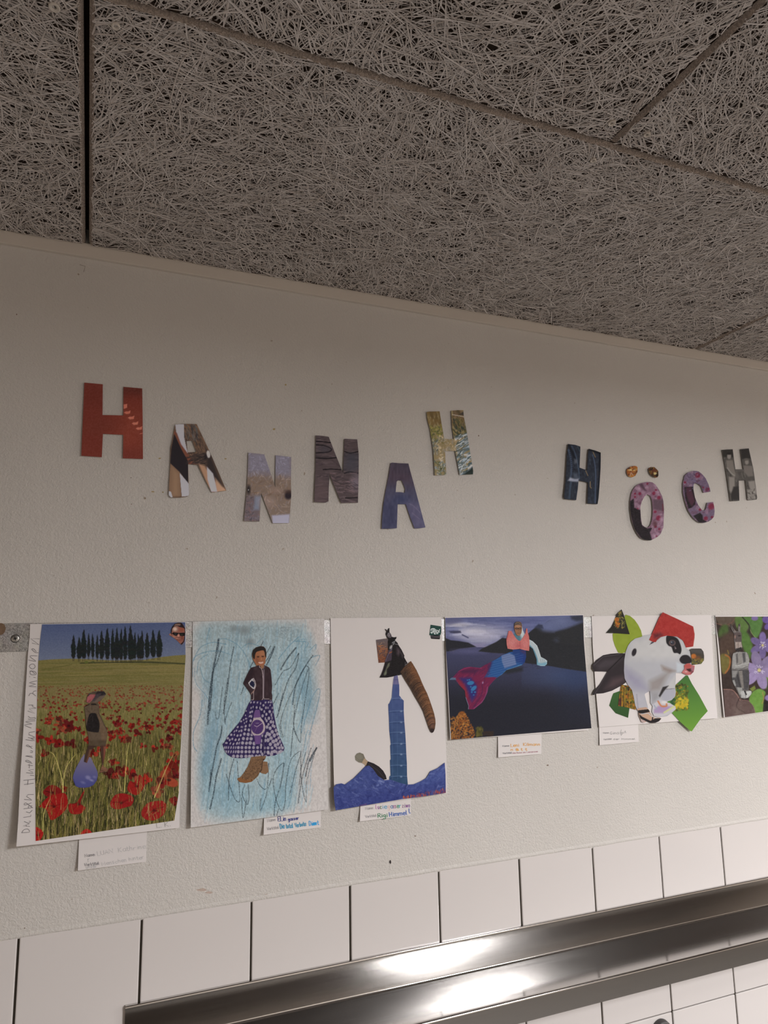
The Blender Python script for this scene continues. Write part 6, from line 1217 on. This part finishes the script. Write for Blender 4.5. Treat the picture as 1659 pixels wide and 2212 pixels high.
c.poly([(340, 1220), (450, 1210), (400, 1340), (340, 1340)], (170, 164, 160), .9, soft=12); c.poly([(450, 1220), (520, 1220), (550, 1540), (510, 1520), (480, 1380)], (160, 150, 142), .9, soft=10); c.line([(430, 1300), (490, 1520)], 22, (60, 56, 58), .8); c.poly([(345, 1390), (380, 1380), (410, 1480), (380, 1500)], (176, 172, 168), soft=5)
c.poly([(420, 1510), (520, 1520), (520, 1640), (470, 1640)], (176, 172, 166), soft=6); c.poly([(490, 1580), (560, 1570), (580, 1700), (500, 1700)], (196, 192, 188), soft=6); c.poly([(590, 1580), (690, 1570), (680, 1640), (620, 1700), (580, 1700)], (200, 196, 192), soft=6); c.line([(560, 1580), (590, 1640)], 22, (40, 36, 38)); c.noise(20, 8)
cut3('donkey_man_cutout', 'F', don, c, .0010, 'black and white seated figure with a donkey head', .7, **k6)

# ================================================================== cut-out letters and the two dots of the umlaut
def letter(kind, crop, out, label, wall, paint, holes=(), thick=.0009, dist=.0012, seed=1, curl=.0012, cat='letter', group='cut-out paper letters', rim=(.5, .47, .45, 1)):
    q = cv(crop, out); m_ = q.mean(0); b0, b1 = q.min(0), q.max(0)
    wl = s2l(np.array(wall))*1.16; white = tuple(np.clip(255*np.where(wl <= .0031308, wl*12.92, 1.055*np.maximum(wl, 1e-6)**(1/2.4)-.055), 0, 255))
    c = Canvas(b0[0]-2, b0[1]-2, b1[0]+2, b1[1]+2, 3, (128, 120, 116), white, seed).use(crop); c.dk = .88; paint(c)
    off = bilin(b0[0], b0[1], b1[0], b1[1], dist, dist, dist+curl, dist+curl*.4)
    e = empty(kind, Vector(wp(m_[0], b1[1]))); tag(e, label, cat, group)
    e.location.y = 0
    cutout('card', q, off, MAT_PRINT, e, c, thick, 1.0, thick, [cv(crop, h) for h in holes], center=e.location, rim=rim)
    return e
def P_(c, n, x0, x1, y0, y1, cols, w0, w1, ang=None, L0=10, L1=60, al=.6):
    for i in range(n):
        x, y = R1.uniform(x0, x1), R1.uniform(y0, y1); a = R1.uniform(0, 3.14) if ang is None else math.radians(ang+R1.normal(0, 14)); l = R1.uniform(L0, L1)
        c.line([(x-l*math.cos(a)/2, y-l*math.sin(a)/2), (x+l*math.cos(a)/2, y+l*math.sin(a)/2)], R1.uniform(w0, w1), cols[R1.integers(len(cols))], al)
def p_red(c):
    c.a[:] = (94, 40, 29); c.ell(430, 440, 120, 160, (114, 52, 36), .7, soft=80); c.poly([(80, 80), (250, 90), (240, 240), (90, 260)], (88, 38, 28), .7, soft=50); c.poly([(380, 110), (530, 120), (530, 180), (380, 170)], (72, 34, 26), .7, soft=30); c.ell(240, 400, 130, 50, (92, 42, 30), .6, soft=40); c.poly([(380, 560), (530, 560), (530, 640), (380, 640)], (92, 40, 30), .6, soft=30)
    for x, y in ((388, 255), (410, 300), (438, 338), (466, 378), (494, 414)): c.poly([(x-6, y-12+6), (x+12, y-6), (x+28, y-14), (x+24, y+10), (x-4, y+14), (x-20, y+2)] if y > 260 else [(388, 245), (415, 240), (412, 268), (388, 278)], (164, 92, 70), .9)
    c.line([(505, 455), (525, 450)], 5, (150, 80, 60)); c.noise(8, 4)
letter('letter_h', 'L1', [(107, 88), (239, 100), (237, 320), (386, 323), (387, 118), (522, 130), (525, 380), (527, 635), (383, 630), (386, 462), (240, 455), (232, 622), (85, 612), (96, 350)], 'large rust-red paper letter H, leftmost of all', (124, 114, 102), p_red, seed=71)
def p_ant(c):
    c.a[:] = (96, 72, 54); P_(c, 240, 810, 1010, 380, 680, [(66, 54, 48), (112, 84, 64), (50, 42, 38), (130, 96, 70)], 3, 8, 60, 14, 60, .5); P_(c, 60, 810, 920, 380, 520, [(48, 46, 46), (96, 88, 80), (66, 62, 58)], 3, 8, 80, 14, 50, .6)
    c.poly([(758, 388), (820, 384), (822, 480), (840, 560), (850, 600), (790, 520), (765, 440)], (146, 138, 144)); c.poly([(745, 430), (770, 450), (800, 530), (900, 670), (855, 675), (800, 600), (755, 500)], (112, 66, 48), soft=4); c.poly([(752, 455), (800, 560), (850, 650), (850, 812), (800, 740), (722, 665), (730, 560)], (38, 32, 32))
    c.poly([(722, 668), (790, 730), (800, 900), (715, 905), (712, 800)], (122, 92, 68), soft=4); c.poly([(740, 700), (780, 740), (780, 900), (740, 900)], (140, 108, 80), .7, soft=14); c.poly([(790, 735), (855, 812), (858, 900), (805, 905)], (146, 138, 144)); c.poly([(712, 865), (728, 870), (740, 910), (712, 912)], (146, 138, 144))
    P_(c, 60, 850, 970, 590, 670, [(52, 42, 38), (80, 62, 52), (40, 34, 32)], 4, 9, 170, 20, 60, .6); c.poly([(925, 670), (985, 690), (1060, 780), (1125, 862), (1020, 875), (990, 820)], (150, 112, 84), soft=5); c.poly([(980, 570), (1010, 590), (1060, 730), (1100, 830), (1040, 780), (980, 690)], (44, 36, 34), .9, soft=14); c.poly([(985, 690), (1030, 740), (1060, 870), (1015, 870), (990, 780)], (148, 140, 146), soft=3); c.poly([(1045, 770), (1090, 830), (1125, 862), (1060, 870)], (156, 120, 92), .9, soft=5)
    c.ell(996, 601, 13, 26, (188, 176, 164), 1, -8, soft=3); c.ell(975, 620, 12, 24, (36, 30, 30), .8, soft=5)
letter('letter_a', 'L1', [(762, 388), (820, 383), (912, 385), (950, 465), (1000, 570), (1065, 720), (1125, 862), (1075, 869), (1020, 875), (975, 790), (920, 678), (850, 672), (852, 740), (857, 890), (845, 905), (790, 912), (730, 912), (712, 895), (716, 790), (722, 700), (725, 560), (738, 500), (755, 400)], 'paper letter A cut from a brown hide print with a grey antelope-like pattern', (138, 126, 114), p_ant,
       holes=[[(840, 507), (880, 503), (895, 545), (910, 580), (905, 585), (848, 588)]], seed=72)
def p_cat(c):
    c.a[:] = (126, 106, 90); c.poly([(1270, 580), (1600, 590), (1600, 760), (1500, 760), (1400, 740), (1270, 740)], (130, 122, 130), .95, soft=30); P_(c, 240, 1275, 1595, 590, 760, [(112, 104, 112), (150, 142, 150), (126, 116, 122)], 3, 6, None, 10, 30, .45); P_(c, 260, 1260, 1595, 760, 1060, [(146, 116, 90), (112, 88, 70), (164, 140, 122), (134, 120, 116)], 3, 8, None, 10, 34, .5)
    c.poly([(1250, 900), (1370, 900), (1365, 1085), (1250, 1085)], (104, 90, 92), .8, soft=20); P_(c, 60, 1255, 1365, 900, 1080, [(80, 70, 72), (120, 110, 116), (130, 96, 90)], 4, 10, None, 8, 24, .6); c.poly([(1330, 900), (1375, 900), (1360, 1000), (1320, 1000)], (128, 136, 150), .7, soft=10)
    c.ell(1284, 855, 14, 32, (40, 34, 34), .95, soft=8); c.ell(1283, 857, 3, 4, (200, 196, 190), 1); c.ell(1570, 895, 26, 30, (38, 30, 34), .95, 20, soft=8); c.ell(1570, 870, 34, 16, (70, 50, 42), .6, soft=8); c.ell(1480, 860, 40, 22, (150, 124, 108), .6, soft=14); c.poly([(1450, 1040), (1580, 1030), (1576, 1100), (1455, 1100)], (150, 144, 156), .95, soft=8); c.ell(1420, 945, 60, 40, (156, 132, 120), .5, soft=20)
letter('letter_n', 'L1', [(1282, 590), (1340, 596), (1396, 602), (1435, 715), (1475, 835), (1478, 608), (1590, 622), (1588, 800), (1590, 900), (1575, 1095), (1457, 1095), (1415, 985), (1375, 880), (1362, 1083), (1252, 1080), (1262, 960), (1270, 880), (1278, 740)], 'grey and tan paper letter N with a furry print, lower of the two N', (150, 139, 128), p_cat, seed=73)
def p_bark(c):
    c.a[:] = (84, 70, 68); P_(c, 260, 155, 540, 315, 900, [(66, 54, 54), (104, 86, 84), (92, 76, 76), (56, 48, 50), (112, 94, 92)], 4, 14, 3, 20, 110, .5)
    for p in [[(165, 370), (220, 372), (300, 380)], [(165, 400), (240, 405), (300, 435), (270, 460), (165, 468)], [(165, 510), (260, 516), (360, 505)], [(412, 455), (460, 470), (530, 455)], [(412, 640), (460, 630), (530, 640)], [(230, 610), (300, 605), (380, 612)], [(420, 852), (520, 850)]]: c.line(p, 10, (28, 24, 26), .95, sm=True)
    c.ell(470, 570, 70, 60, (70, 68, 74), .7, soft=30); c.ell(480, 500, 60, 30, (64, 62, 68), .7, soft=20); c.ell(240, 435, 50, 24, (72, 66, 70), .7, soft=16); c.ell(210, 800, 70, 100, (100, 80, 78), .6, soft=40); c.ell(510, 720, 40, 60, (132, 118, 124), .7, soft=30); P_(c, 60, 300, 530, 640, 820, [(126, 104, 104), (64, 54, 56), (140, 110, 108)], 3, 8, 10, 16, 60, .6)
letter('letter_n', 'L2', [(167, 318), (225, 322), (277, 330), (335, 480), (400, 640), (405, 520), (412, 347), (520, 352), (533, 480), (533, 600), (530, 740), (527, 892), (385, 895), (335, 775), (285, 650), (278, 760), (275, 880), (250, 892), (155, 886), (160, 740), (165, 600)], 'dark brown paper letter N with a layered rock print, higher of the two N', (158, 147, 136), p_bark, seed=74, dist=.0018)
def p_dusk(c):
    c.grad([(700, 540), (1120, 540), (1120, 1130), (700, 1130)], (76, 66, 76), (82, 80, 102), 560, 900); c.poly([(780, 600), (990, 640), (1000, 740), (770, 720)], (84, 64, 72), .6, soft=50); c.poly([(730, 900), (860, 880), (860, 1110), (730, 1115)], (62, 62, 86), .7, soft=50); c.poly([(930, 880), (1060, 900), (1102, 1105), (1000, 1110)], (104, 96, 120), .8, soft=40); c.ell(900, 860, 60, 40, (64, 68, 96), .7, soft=30)
    for p in [[(960, 900), (1000, 920), (1060, 980)], [(990, 980), (1050, 1030)]]: c.line(p, 8, (130, 118, 138), .5, sm=True)
    c.noise((14, 30), 7)
letter('letter_a', 'L2', [(805, 555), (818, 550), (890, 556), (957, 558), (975, 630), (1000, 720), (1045, 890), (1102, 1103), (1055, 1110), (1010, 1112), (970, 1010), (935, 905), (865, 905), (862, 1010), (858, 1110), (800, 1114), (730, 1115), (735, 1000), (745, 900), (765, 780), (785, 680)], 'dusky violet-blue paper letter A, lowest letter of the first word', (168, 157, 147), p_dusk,
       holes=[[(857, 712), (870, 700), (900, 703), (918, 745), (930, 775), (925, 808), (885, 802), (848, 802), (852, 755)]], seed=75)
def p_water(c):
    c.a[:] = (150, 130, 92); P_(c, 50, 1110, 1240, 110, 240, [(116, 92, 54), (130, 104, 60), (104, 84, 52)], 8, 22, 80, 20, 60, .6); P_(c, 60, 1330, 1450, 100, 250, [(116, 92, 62), (130, 104, 78), (90, 76, 54)], 8, 20, 70, 20, 60, .6)
    P_(c, 120, 1140, 1260, 230, 380, [(134, 126, 56), (110, 104, 52), (160, 148, 80), (84, 88, 56)], 4, 12, None, 8, 30, .6); P_(c, 120, 1340, 1460, 180, 330, [(96, 84, 44), (60, 66, 50), (120, 112, 64), (44, 56, 54)], 4, 12, 60, 10, 40, .6); P_(c, 200, 1200, 1380, 330, 560, [(176, 154, 120), (160, 134, 96), (190, 172, 146), (150, 140, 128)], 4, 12, None, 8, 34, .5)
    P_(c, 260, 1370, 1520, 300, 660, [(196, 196, 200), (120, 130, 134), (58, 76, 78), (150, 160, 166), (86, 102, 104)], 5, 16, -35, 14, 60, .6); P_(c, 60, 1160, 1210, 350, 480, [(120, 120, 110), (170, 160, 140), (90, 96, 92)], 4, 10, None, 8, 24, .6); P_(c, 90, 1175, 1290, 540, 660, [(70, 78, 56), (170, 164, 150), (116, 116, 76), (120, 130, 134)], 5, 12, None, 8, 26, .7)
    c.poly([(1395, 60+80), (1440, 100), (1440, 150)], (50, 50, 48), .8, soft=6); c.line([(1330, 140), (1435, 160)], 4, (214, 200, 176), .9); c.poly([(1440, 640), (1510, 580), (1515, 655), (1420, 655)], (30, 40, 36), .9, soft=10); c.ell(1480, 320, 30, 60, (80, 90, 86), .5, soft=20)
letter('letter_h', 'L2', [(1112, 120), (1130, 115), (1223, 112), (1240, 220), (1262, 345), (1300, 350), (1345, 348), (1338, 300), (1330, 250), (1322, 108), (1375, 103), (1425, 102), (1430, 160), (1450, 260), (1475, 410), (1500, 560), (1510, 620), (1508, 650), (1395, 655), (1385, 600), (1370, 520), (1355, 450), (1270, 450), (1275, 550), (1280, 640), (1275, 655), (1183, 658), (1178, 560), (1170, 450), (1155, 350), (1140, 260), (1120, 190)],
       'olive, cream and white paper letter H like foaming water, last letter of the first word', (162, 151, 142), p_water, seed=76, dist=.0016)
def p_jean(c):
    c.a[:] = (44, 48, 58); P_(c, 220, 60, 1230, 130, 2050, [(38, 41, 50), (56, 62, 74), (32, 34, 42), (64, 70, 82)], 10, 40, 84, 60, 240, .4); c.noise(60, 8)
    c.line([(190, 150), (300, 380), (400, 600)], 70, (24, 26, 34), .9, sm=True); c.line([(190, 330), (260, 560), (290, 900), (250, 1300)], 60, (76, 88, 108), .7, sm=True); c.line([(300, 200), (400, 420), (470, 700), (520, 1000), (540, 1240)], 36, (74, 88, 108), .7, sm=True)
    for i in range(12): c.ell(240+i*9, 380+i*62, 20, 14, (28, 34, 50), .8, soft=8); c.ell(340+i*7, 250+i*50, 18, 12, (30, 36, 52), .7, soft=8)
    c.poly([(380, 600), (470, 640), (470, 740), (380, 760)], (110, 112, 120), .7, soft=30); c.poly([(170, 1300), (240, 1200), (400, 1240), (520, 1230), (515, 1340), (300, 1330)], (156, 156, 166), .95, soft=24); c.poly([(340, 1060), (470, 1060), (520, 1240), (360, 1240)], (100, 108, 122), .6, soft=40); c.line([(270, 1360), (240, 1600), (220, 1860)], 60, (72, 86, 102), .6, sm=True)
    c.line([(480, 210), (560, 380)], 26, (70, 84, 92), .7); c.line([(960, 480), (1030, 760), (1060, 1100), (1050, 1500), (1040, 2000)], 36, (78, 90, 112), .8, sm=True); c.line([(1190, 420), (1180, 1200), (1110, 2020)], 70, (20, 22, 30), .85, sm=True)
    for p in [[(950, 340), (1050, 555)], [(740, 985), (810, 1140)], [(885, 1330), (885, 1500), (920, 1540)]]: c.line(p, 24, (140, 116, 84), .95)
    c.poly([(830, 290), (1220, 400), (1210, 470), (840, 340)], (18, 18, 22), .8, soft=16); c.line([(1130, 1000), (1130, 1140)], 18, (70, 52, 52), .6)
e = letter('letter_h', 'H7', [(190, 135), (400, 160), (570, 215), (570, 350), (565, 450), (545, 885), (690, 940), (800, 970), (812, 700), (825, 430), (850, 288), (1040, 340), (1220, 405), (1220, 650), (1215, 900), (1185, 1400), (1150, 1850), (1120, 2045), (870, 2030), (805, 2025), (815, 1700), (830, 1365), (690, 1320), (515, 1290), (490, 1550), (440, 1915), (260, 1900), (90, 1880), (60, 1820), (85, 1560), (110, 1300), (130, 900), (150, 500)],
       'blue denim paper letter H, first letter of the second word', (168, 157, 149), p_jean, seed=77, thick=.0038, dist=.0006, curl=.001, rim=(.28, .26, .25, 1))
def p_bloom(c, dark, spots):
    P_(c, 260, 60, 1200, 130, 1010, [(150, 104, 122), (170, 128, 146), (118, 78, 98), (186, 150, 164), (104, 66, 84)], 14, 40, None, 10, 50, .55)
    for d in dark: c.poly(d, (36, 28, 32), sm=False, soft=6)
    for x, y, r in spots: c.ell(x, y, r, r*1.1, (134, 36, 62), .9, R1.uniform(0, 90), soft=r*.3)
    c.noise(12, 10)
def p_o(c):
    c.a[:] = (140, 104, 120); p_bloom(c, [[(90, 520), (135, 490), (140, 600), (215, 630), (222, 760), (240, 820), (300, 850), (360, 845), (330, 900), (360, 1000), (250, 1000), (140, 860), (90, 640)]], [(210, 430, 18), (150, 430, 12), (380, 425, 20), (440, 480, 22), (405, 385, 12), (435, 725, 28), (395, 650, 16), (400, 830, 14), (445, 860, 14), (410, 945, 10), (150, 470, 12), (185, 610, 12), (300, 310, 12)])
    for x, y in [(200, 380), (250, 420), (170, 560), (200, 590), (420, 430), (400, 330), (470, 740), (430, 920), (380, 940)]: c.ell(x, y, 26, 22, (186, 150, 166), .6, R1.uniform(0, 90), soft=10)
    c.poly([(370, 500), (500, 500), (500, 640), (370, 620)], (88, 68, 76), .75, soft=16); c.line([(485, 560), (490, 640)], 16, (110, 50, 60), .7); c.poly([(195, 320), (240, 305), (290, 400), (250, 380)], (84, 60, 70), .8, soft=8); c.ell(390, 800, 26, 36, (90, 50, 54), .7, soft=12)
letter('letter_o', 'O8', [(160, 335), (190, 315), (230, 300), (290, 287), (330, 287), (360, 292), (400, 320), (440, 380), (480, 460), (495, 520), (503, 620), (500, 700), (495, 840), (460, 920), (430, 950), (400, 970), (340, 997), (270, 990), (220, 965), (185, 920), (150, 860), (115, 760), (93, 620), (92, 520), (110, 420), (130, 375)],
       'pink blossom and black paper letter O under the two dots', (182, 171, 163), p_o, holes=[[(300, 435), (340, 460), (352, 490), (360, 520), (368, 620), (366, 680), (360, 740), (345, 800), (320, 835), (300, 843), (270, 835), (235, 805), (228, 760), (222, 720), (215, 600), (222, 560), (235, 520), (265, 465)]], seed=78, thick=.0022)
def p_c(c):
    c.a[:] = (124, 102, 124); p_bloom(c, [[(750, 350), (860, 345), (870, 400), (890, 500), (880, 560), (840, 600), (800, 610), (760, 480)], [(860, 700), (940, 660), (970, 690), (975, 740), (1030, 775), (930, 785)]], [(912, 205, 30), (1030, 380, 24), (760, 290, 16), (1078, 585, 36), (940, 625, 16), (1010, 730, 24), (1085, 715, 14), (980, 355, 10)])
    c.poly([(770, 355), (830, 350), (880, 520), (840, 590), (800, 520), (770, 440)], (96, 52, 70), .8, soft=12); P_(c, 60, 760, 1060, 170, 400, [(126, 112, 146), (84, 66, 92), (146, 126, 150)], 6, 14, None, 10, 40, .6)
letter('letter_c', 'O8', [(755, 210), (790, 175), (860, 152), (895, 153), (925, 160), (970, 195), (1010, 245), (1045, 320), (1060, 370), (1067, 405), (985, 418), (970, 375), (955, 340), (920, 310), (880, 300), (862, 320), (860, 380), (880, 480), (897, 520), (920, 570), (960, 625), (990, 637), (1010, 620), (1022, 580), (1030, 540), (1100, 530), (1112, 585), (1118, 640), (1110, 710), (1080, 745), (1040, 770), (985, 785), (930, 780), (870, 735), (835, 690), (800, 635), (775, 570), (755, 500), (742, 450), (735, 400), (735, 300)],
       'violet and pink blossom paper letter C', (190, 179, 171), p_c, seed=79, thick=.0022)
def p_bw(c):
    c.a[:] = (92, 86, 80); P_(c, 160, 1310, 1590, 130, 540, [(60, 56, 52), (120, 112, 104), (84, 78, 72), (140, 132, 124)], 5, 14, 75, 10, 44, .5); c.poly([(1318, 145), (1395, 140), (1400, 200), (1325, 200)], (50, 46, 42), .9, soft=6); c.poly([(1455, 140), (1515, 135), (1530, 210), (1460, 215)], (48, 44, 42), .9, soft=6)
    c.ell(1368, 192, 15, 22, (160, 150, 140), 1, soft=4); c.ell(1368, 172, 17, 9, (40, 36, 34), 1, soft=4); c.ell(1500, 235, 14, 20, (160, 150, 140), 1, soft=4); c.ell(1497, 216, 18, 9, (110, 102, 94), 1, soft=4); c.poly([(1345, 222), (1395, 222), (1410, 300), (1425, 345), (1400, 350), (1370, 300), (1350, 280)], (140, 130, 120), soft=5); c.line([(1355, 280), (1385, 320), (1415, 340)], 9, (168, 158, 148), .9, sm=True)
    c.poly([(1365, 345), (1410, 350), (1410, 430), (1380, 470), (1368, 440)], (156, 146, 136), soft=6); c.poly([(1475, 260), (1540, 265), (1550, 340), (1510, 345), (1480, 310)], (132, 122, 114), soft=5); c.poly([(1510, 380), (1560, 375), (1575, 480), (1530, 460)], (160, 150, 140), soft=6); c.poly([(1500, 440), (1540, 440), (1570, 510), (1510, 515)], (146, 138, 128), soft=4); P_(c, 20, 1500, 1560, 440, 515, [(60, 54, 50), (180, 170, 160)], 4, 8, None, 8, 24, .6)
    c.poly([(1400, 420), (1440, 420), (1445, 520), (1385, 520), (1380, 490)], (50, 46, 44), .9, soft=6); c.ell(1428, 345, 16, 22, (110, 102, 96), .9, soft=5); c.line([(1420, 300), (1475, 300)], 12, (110, 102, 96), .8)
letter('letter_h', 'L3', [(1315, 145), (1350, 142), (1395, 140), (1405, 220), (1415, 290), (1475, 290), (1462, 210), (1452, 140), (1515, 133), (1530, 200), (1550, 290), (1565, 400), (1578, 500), (1575, 515), (1507, 522), (1498, 440), (1490, 372), (1440, 375), (1443, 450), (1445, 525), (1380, 528), (1362, 410), (1345, 300), (1330, 220)], 'black and white photo paper letter H, rightmost of all', (190, 179, 171), p_bw, seed=80, thick=.0015)
def p_d1(c):
    c.a[:] = (168, 100, 48); c.poly([(605, 300), (620, 285), (680, 290), (660, 305)], (206, 170, 110), soft=3); P_(c, 40, 600, 685, 265, 350, [(196, 120, 50), (100, 50, 34), (206, 150, 70), (180, 90, 40), (60, 36, 30)], 4, 12, None, 8, 28, .7); c.line([(625, 340), (635, 315), (650, 335)], 6, (200, 160, 130), .9)
def p_d2(c):
    c.a[:] = (120, 84, 44); P_(c, 50, 765, 842, 270, 352, [(56, 38, 26), (150, 110, 56), (126, 62, 34), (190, 160, 90), (40, 28, 24)], 4, 12, None, 8, 24, .75); c.ell(815, 322, 13, 9, (206, 184, 124), .9, soft=3); c.ell(828, 336, 9, 10, (26, 20, 18), .95, soft=3); c.ell(808, 300, 20, 12, (110, 52, 34), .8, soft=4)
letter('umlaut_dot', 'L3', [(600, 300), (606, 285), (625, 272), (655, 264), (674, 266), (683, 275), (683, 310), (665, 340), (640, 350), (615, 343), (602, 320)], 'left orange and cream paper dot above the letter O', (184, 173, 165), p_d1, seed=81, cat='paper dot', group='umlaut dots')
letter('umlaut_dot', 'L3', [(765, 295), (768, 282), (780, 274), (808, 273), (825, 288), (838, 302), (840, 335), (832, 350), (815, 353), (795, 343), (776, 325)], 'right brown and yellow paper dot above the letter O', (186, 175, 167), p_d2, seed=82, cat='paper dot', group='umlaut dots', dist=.0022)

# ------------------------------------------------------------------ small marks on the plaster
wall_b = bpy.data.objects['wall_back']
MARKS = [((.05, .04, .04), [(843, 1862, 2.4, 4.5)]), ((.56, .45, .39), [(436, 1922, 12, 3.5), (452, 1928, 9, 3), (575, 1933, 4, 2)]), ((.46, .36, .18), [(617, 831, 2.5, 2), (592, 927, 3.5, 2.5), (487, 991, 3, 1.5), (345, 990, 4, 1.5), (330, 1062, 4, 1.5), (352, 1063, 2, 1.5)]),
         ((.20, .14, .10), [(283, 1032, 1.5, 1), (284, 1089, 1.2, 1), (36, 679, 1.3, 1.8), (53, 2005, 1.5, 1.5), (897, 1806, 2, 1.5), (1183, 1653, 2.5, 1.5), (760, 1052, 1, 1), (1034, 941, 1.2, 2)])]
for col_, lst in MARKS:
    mm = simple('mark', col_, .9, noise=900, amt=.4)
    for x, y, a_, b_ in lst:
        ring = [wp(x+a_*math.cos(t)*R1.uniform(.6, 1.15), y+b_*math.sin(t)*R1.uniform(.6, 1.15), .00025) for t in np.linspace(0, 2*math.pi, 11)[:-1]]
        c_ = np.mean(ring, 0); me = bpy.data.meshes.new('mark'); me.from_pydata([tuple(p-c_) for p in ring], [], [tuple(range(10))]); me.update()
        par(link('mark', me, mm, None, Vector(c_)), wall_b)
for p_ in ([(172, 572), (184, 575), (181, 587)],):
    strokes('hairline_crack', [np.array(p_, float)], .8, (70, 56, 44), (150, 140, 130), flat(.0003), wall_b, 0)
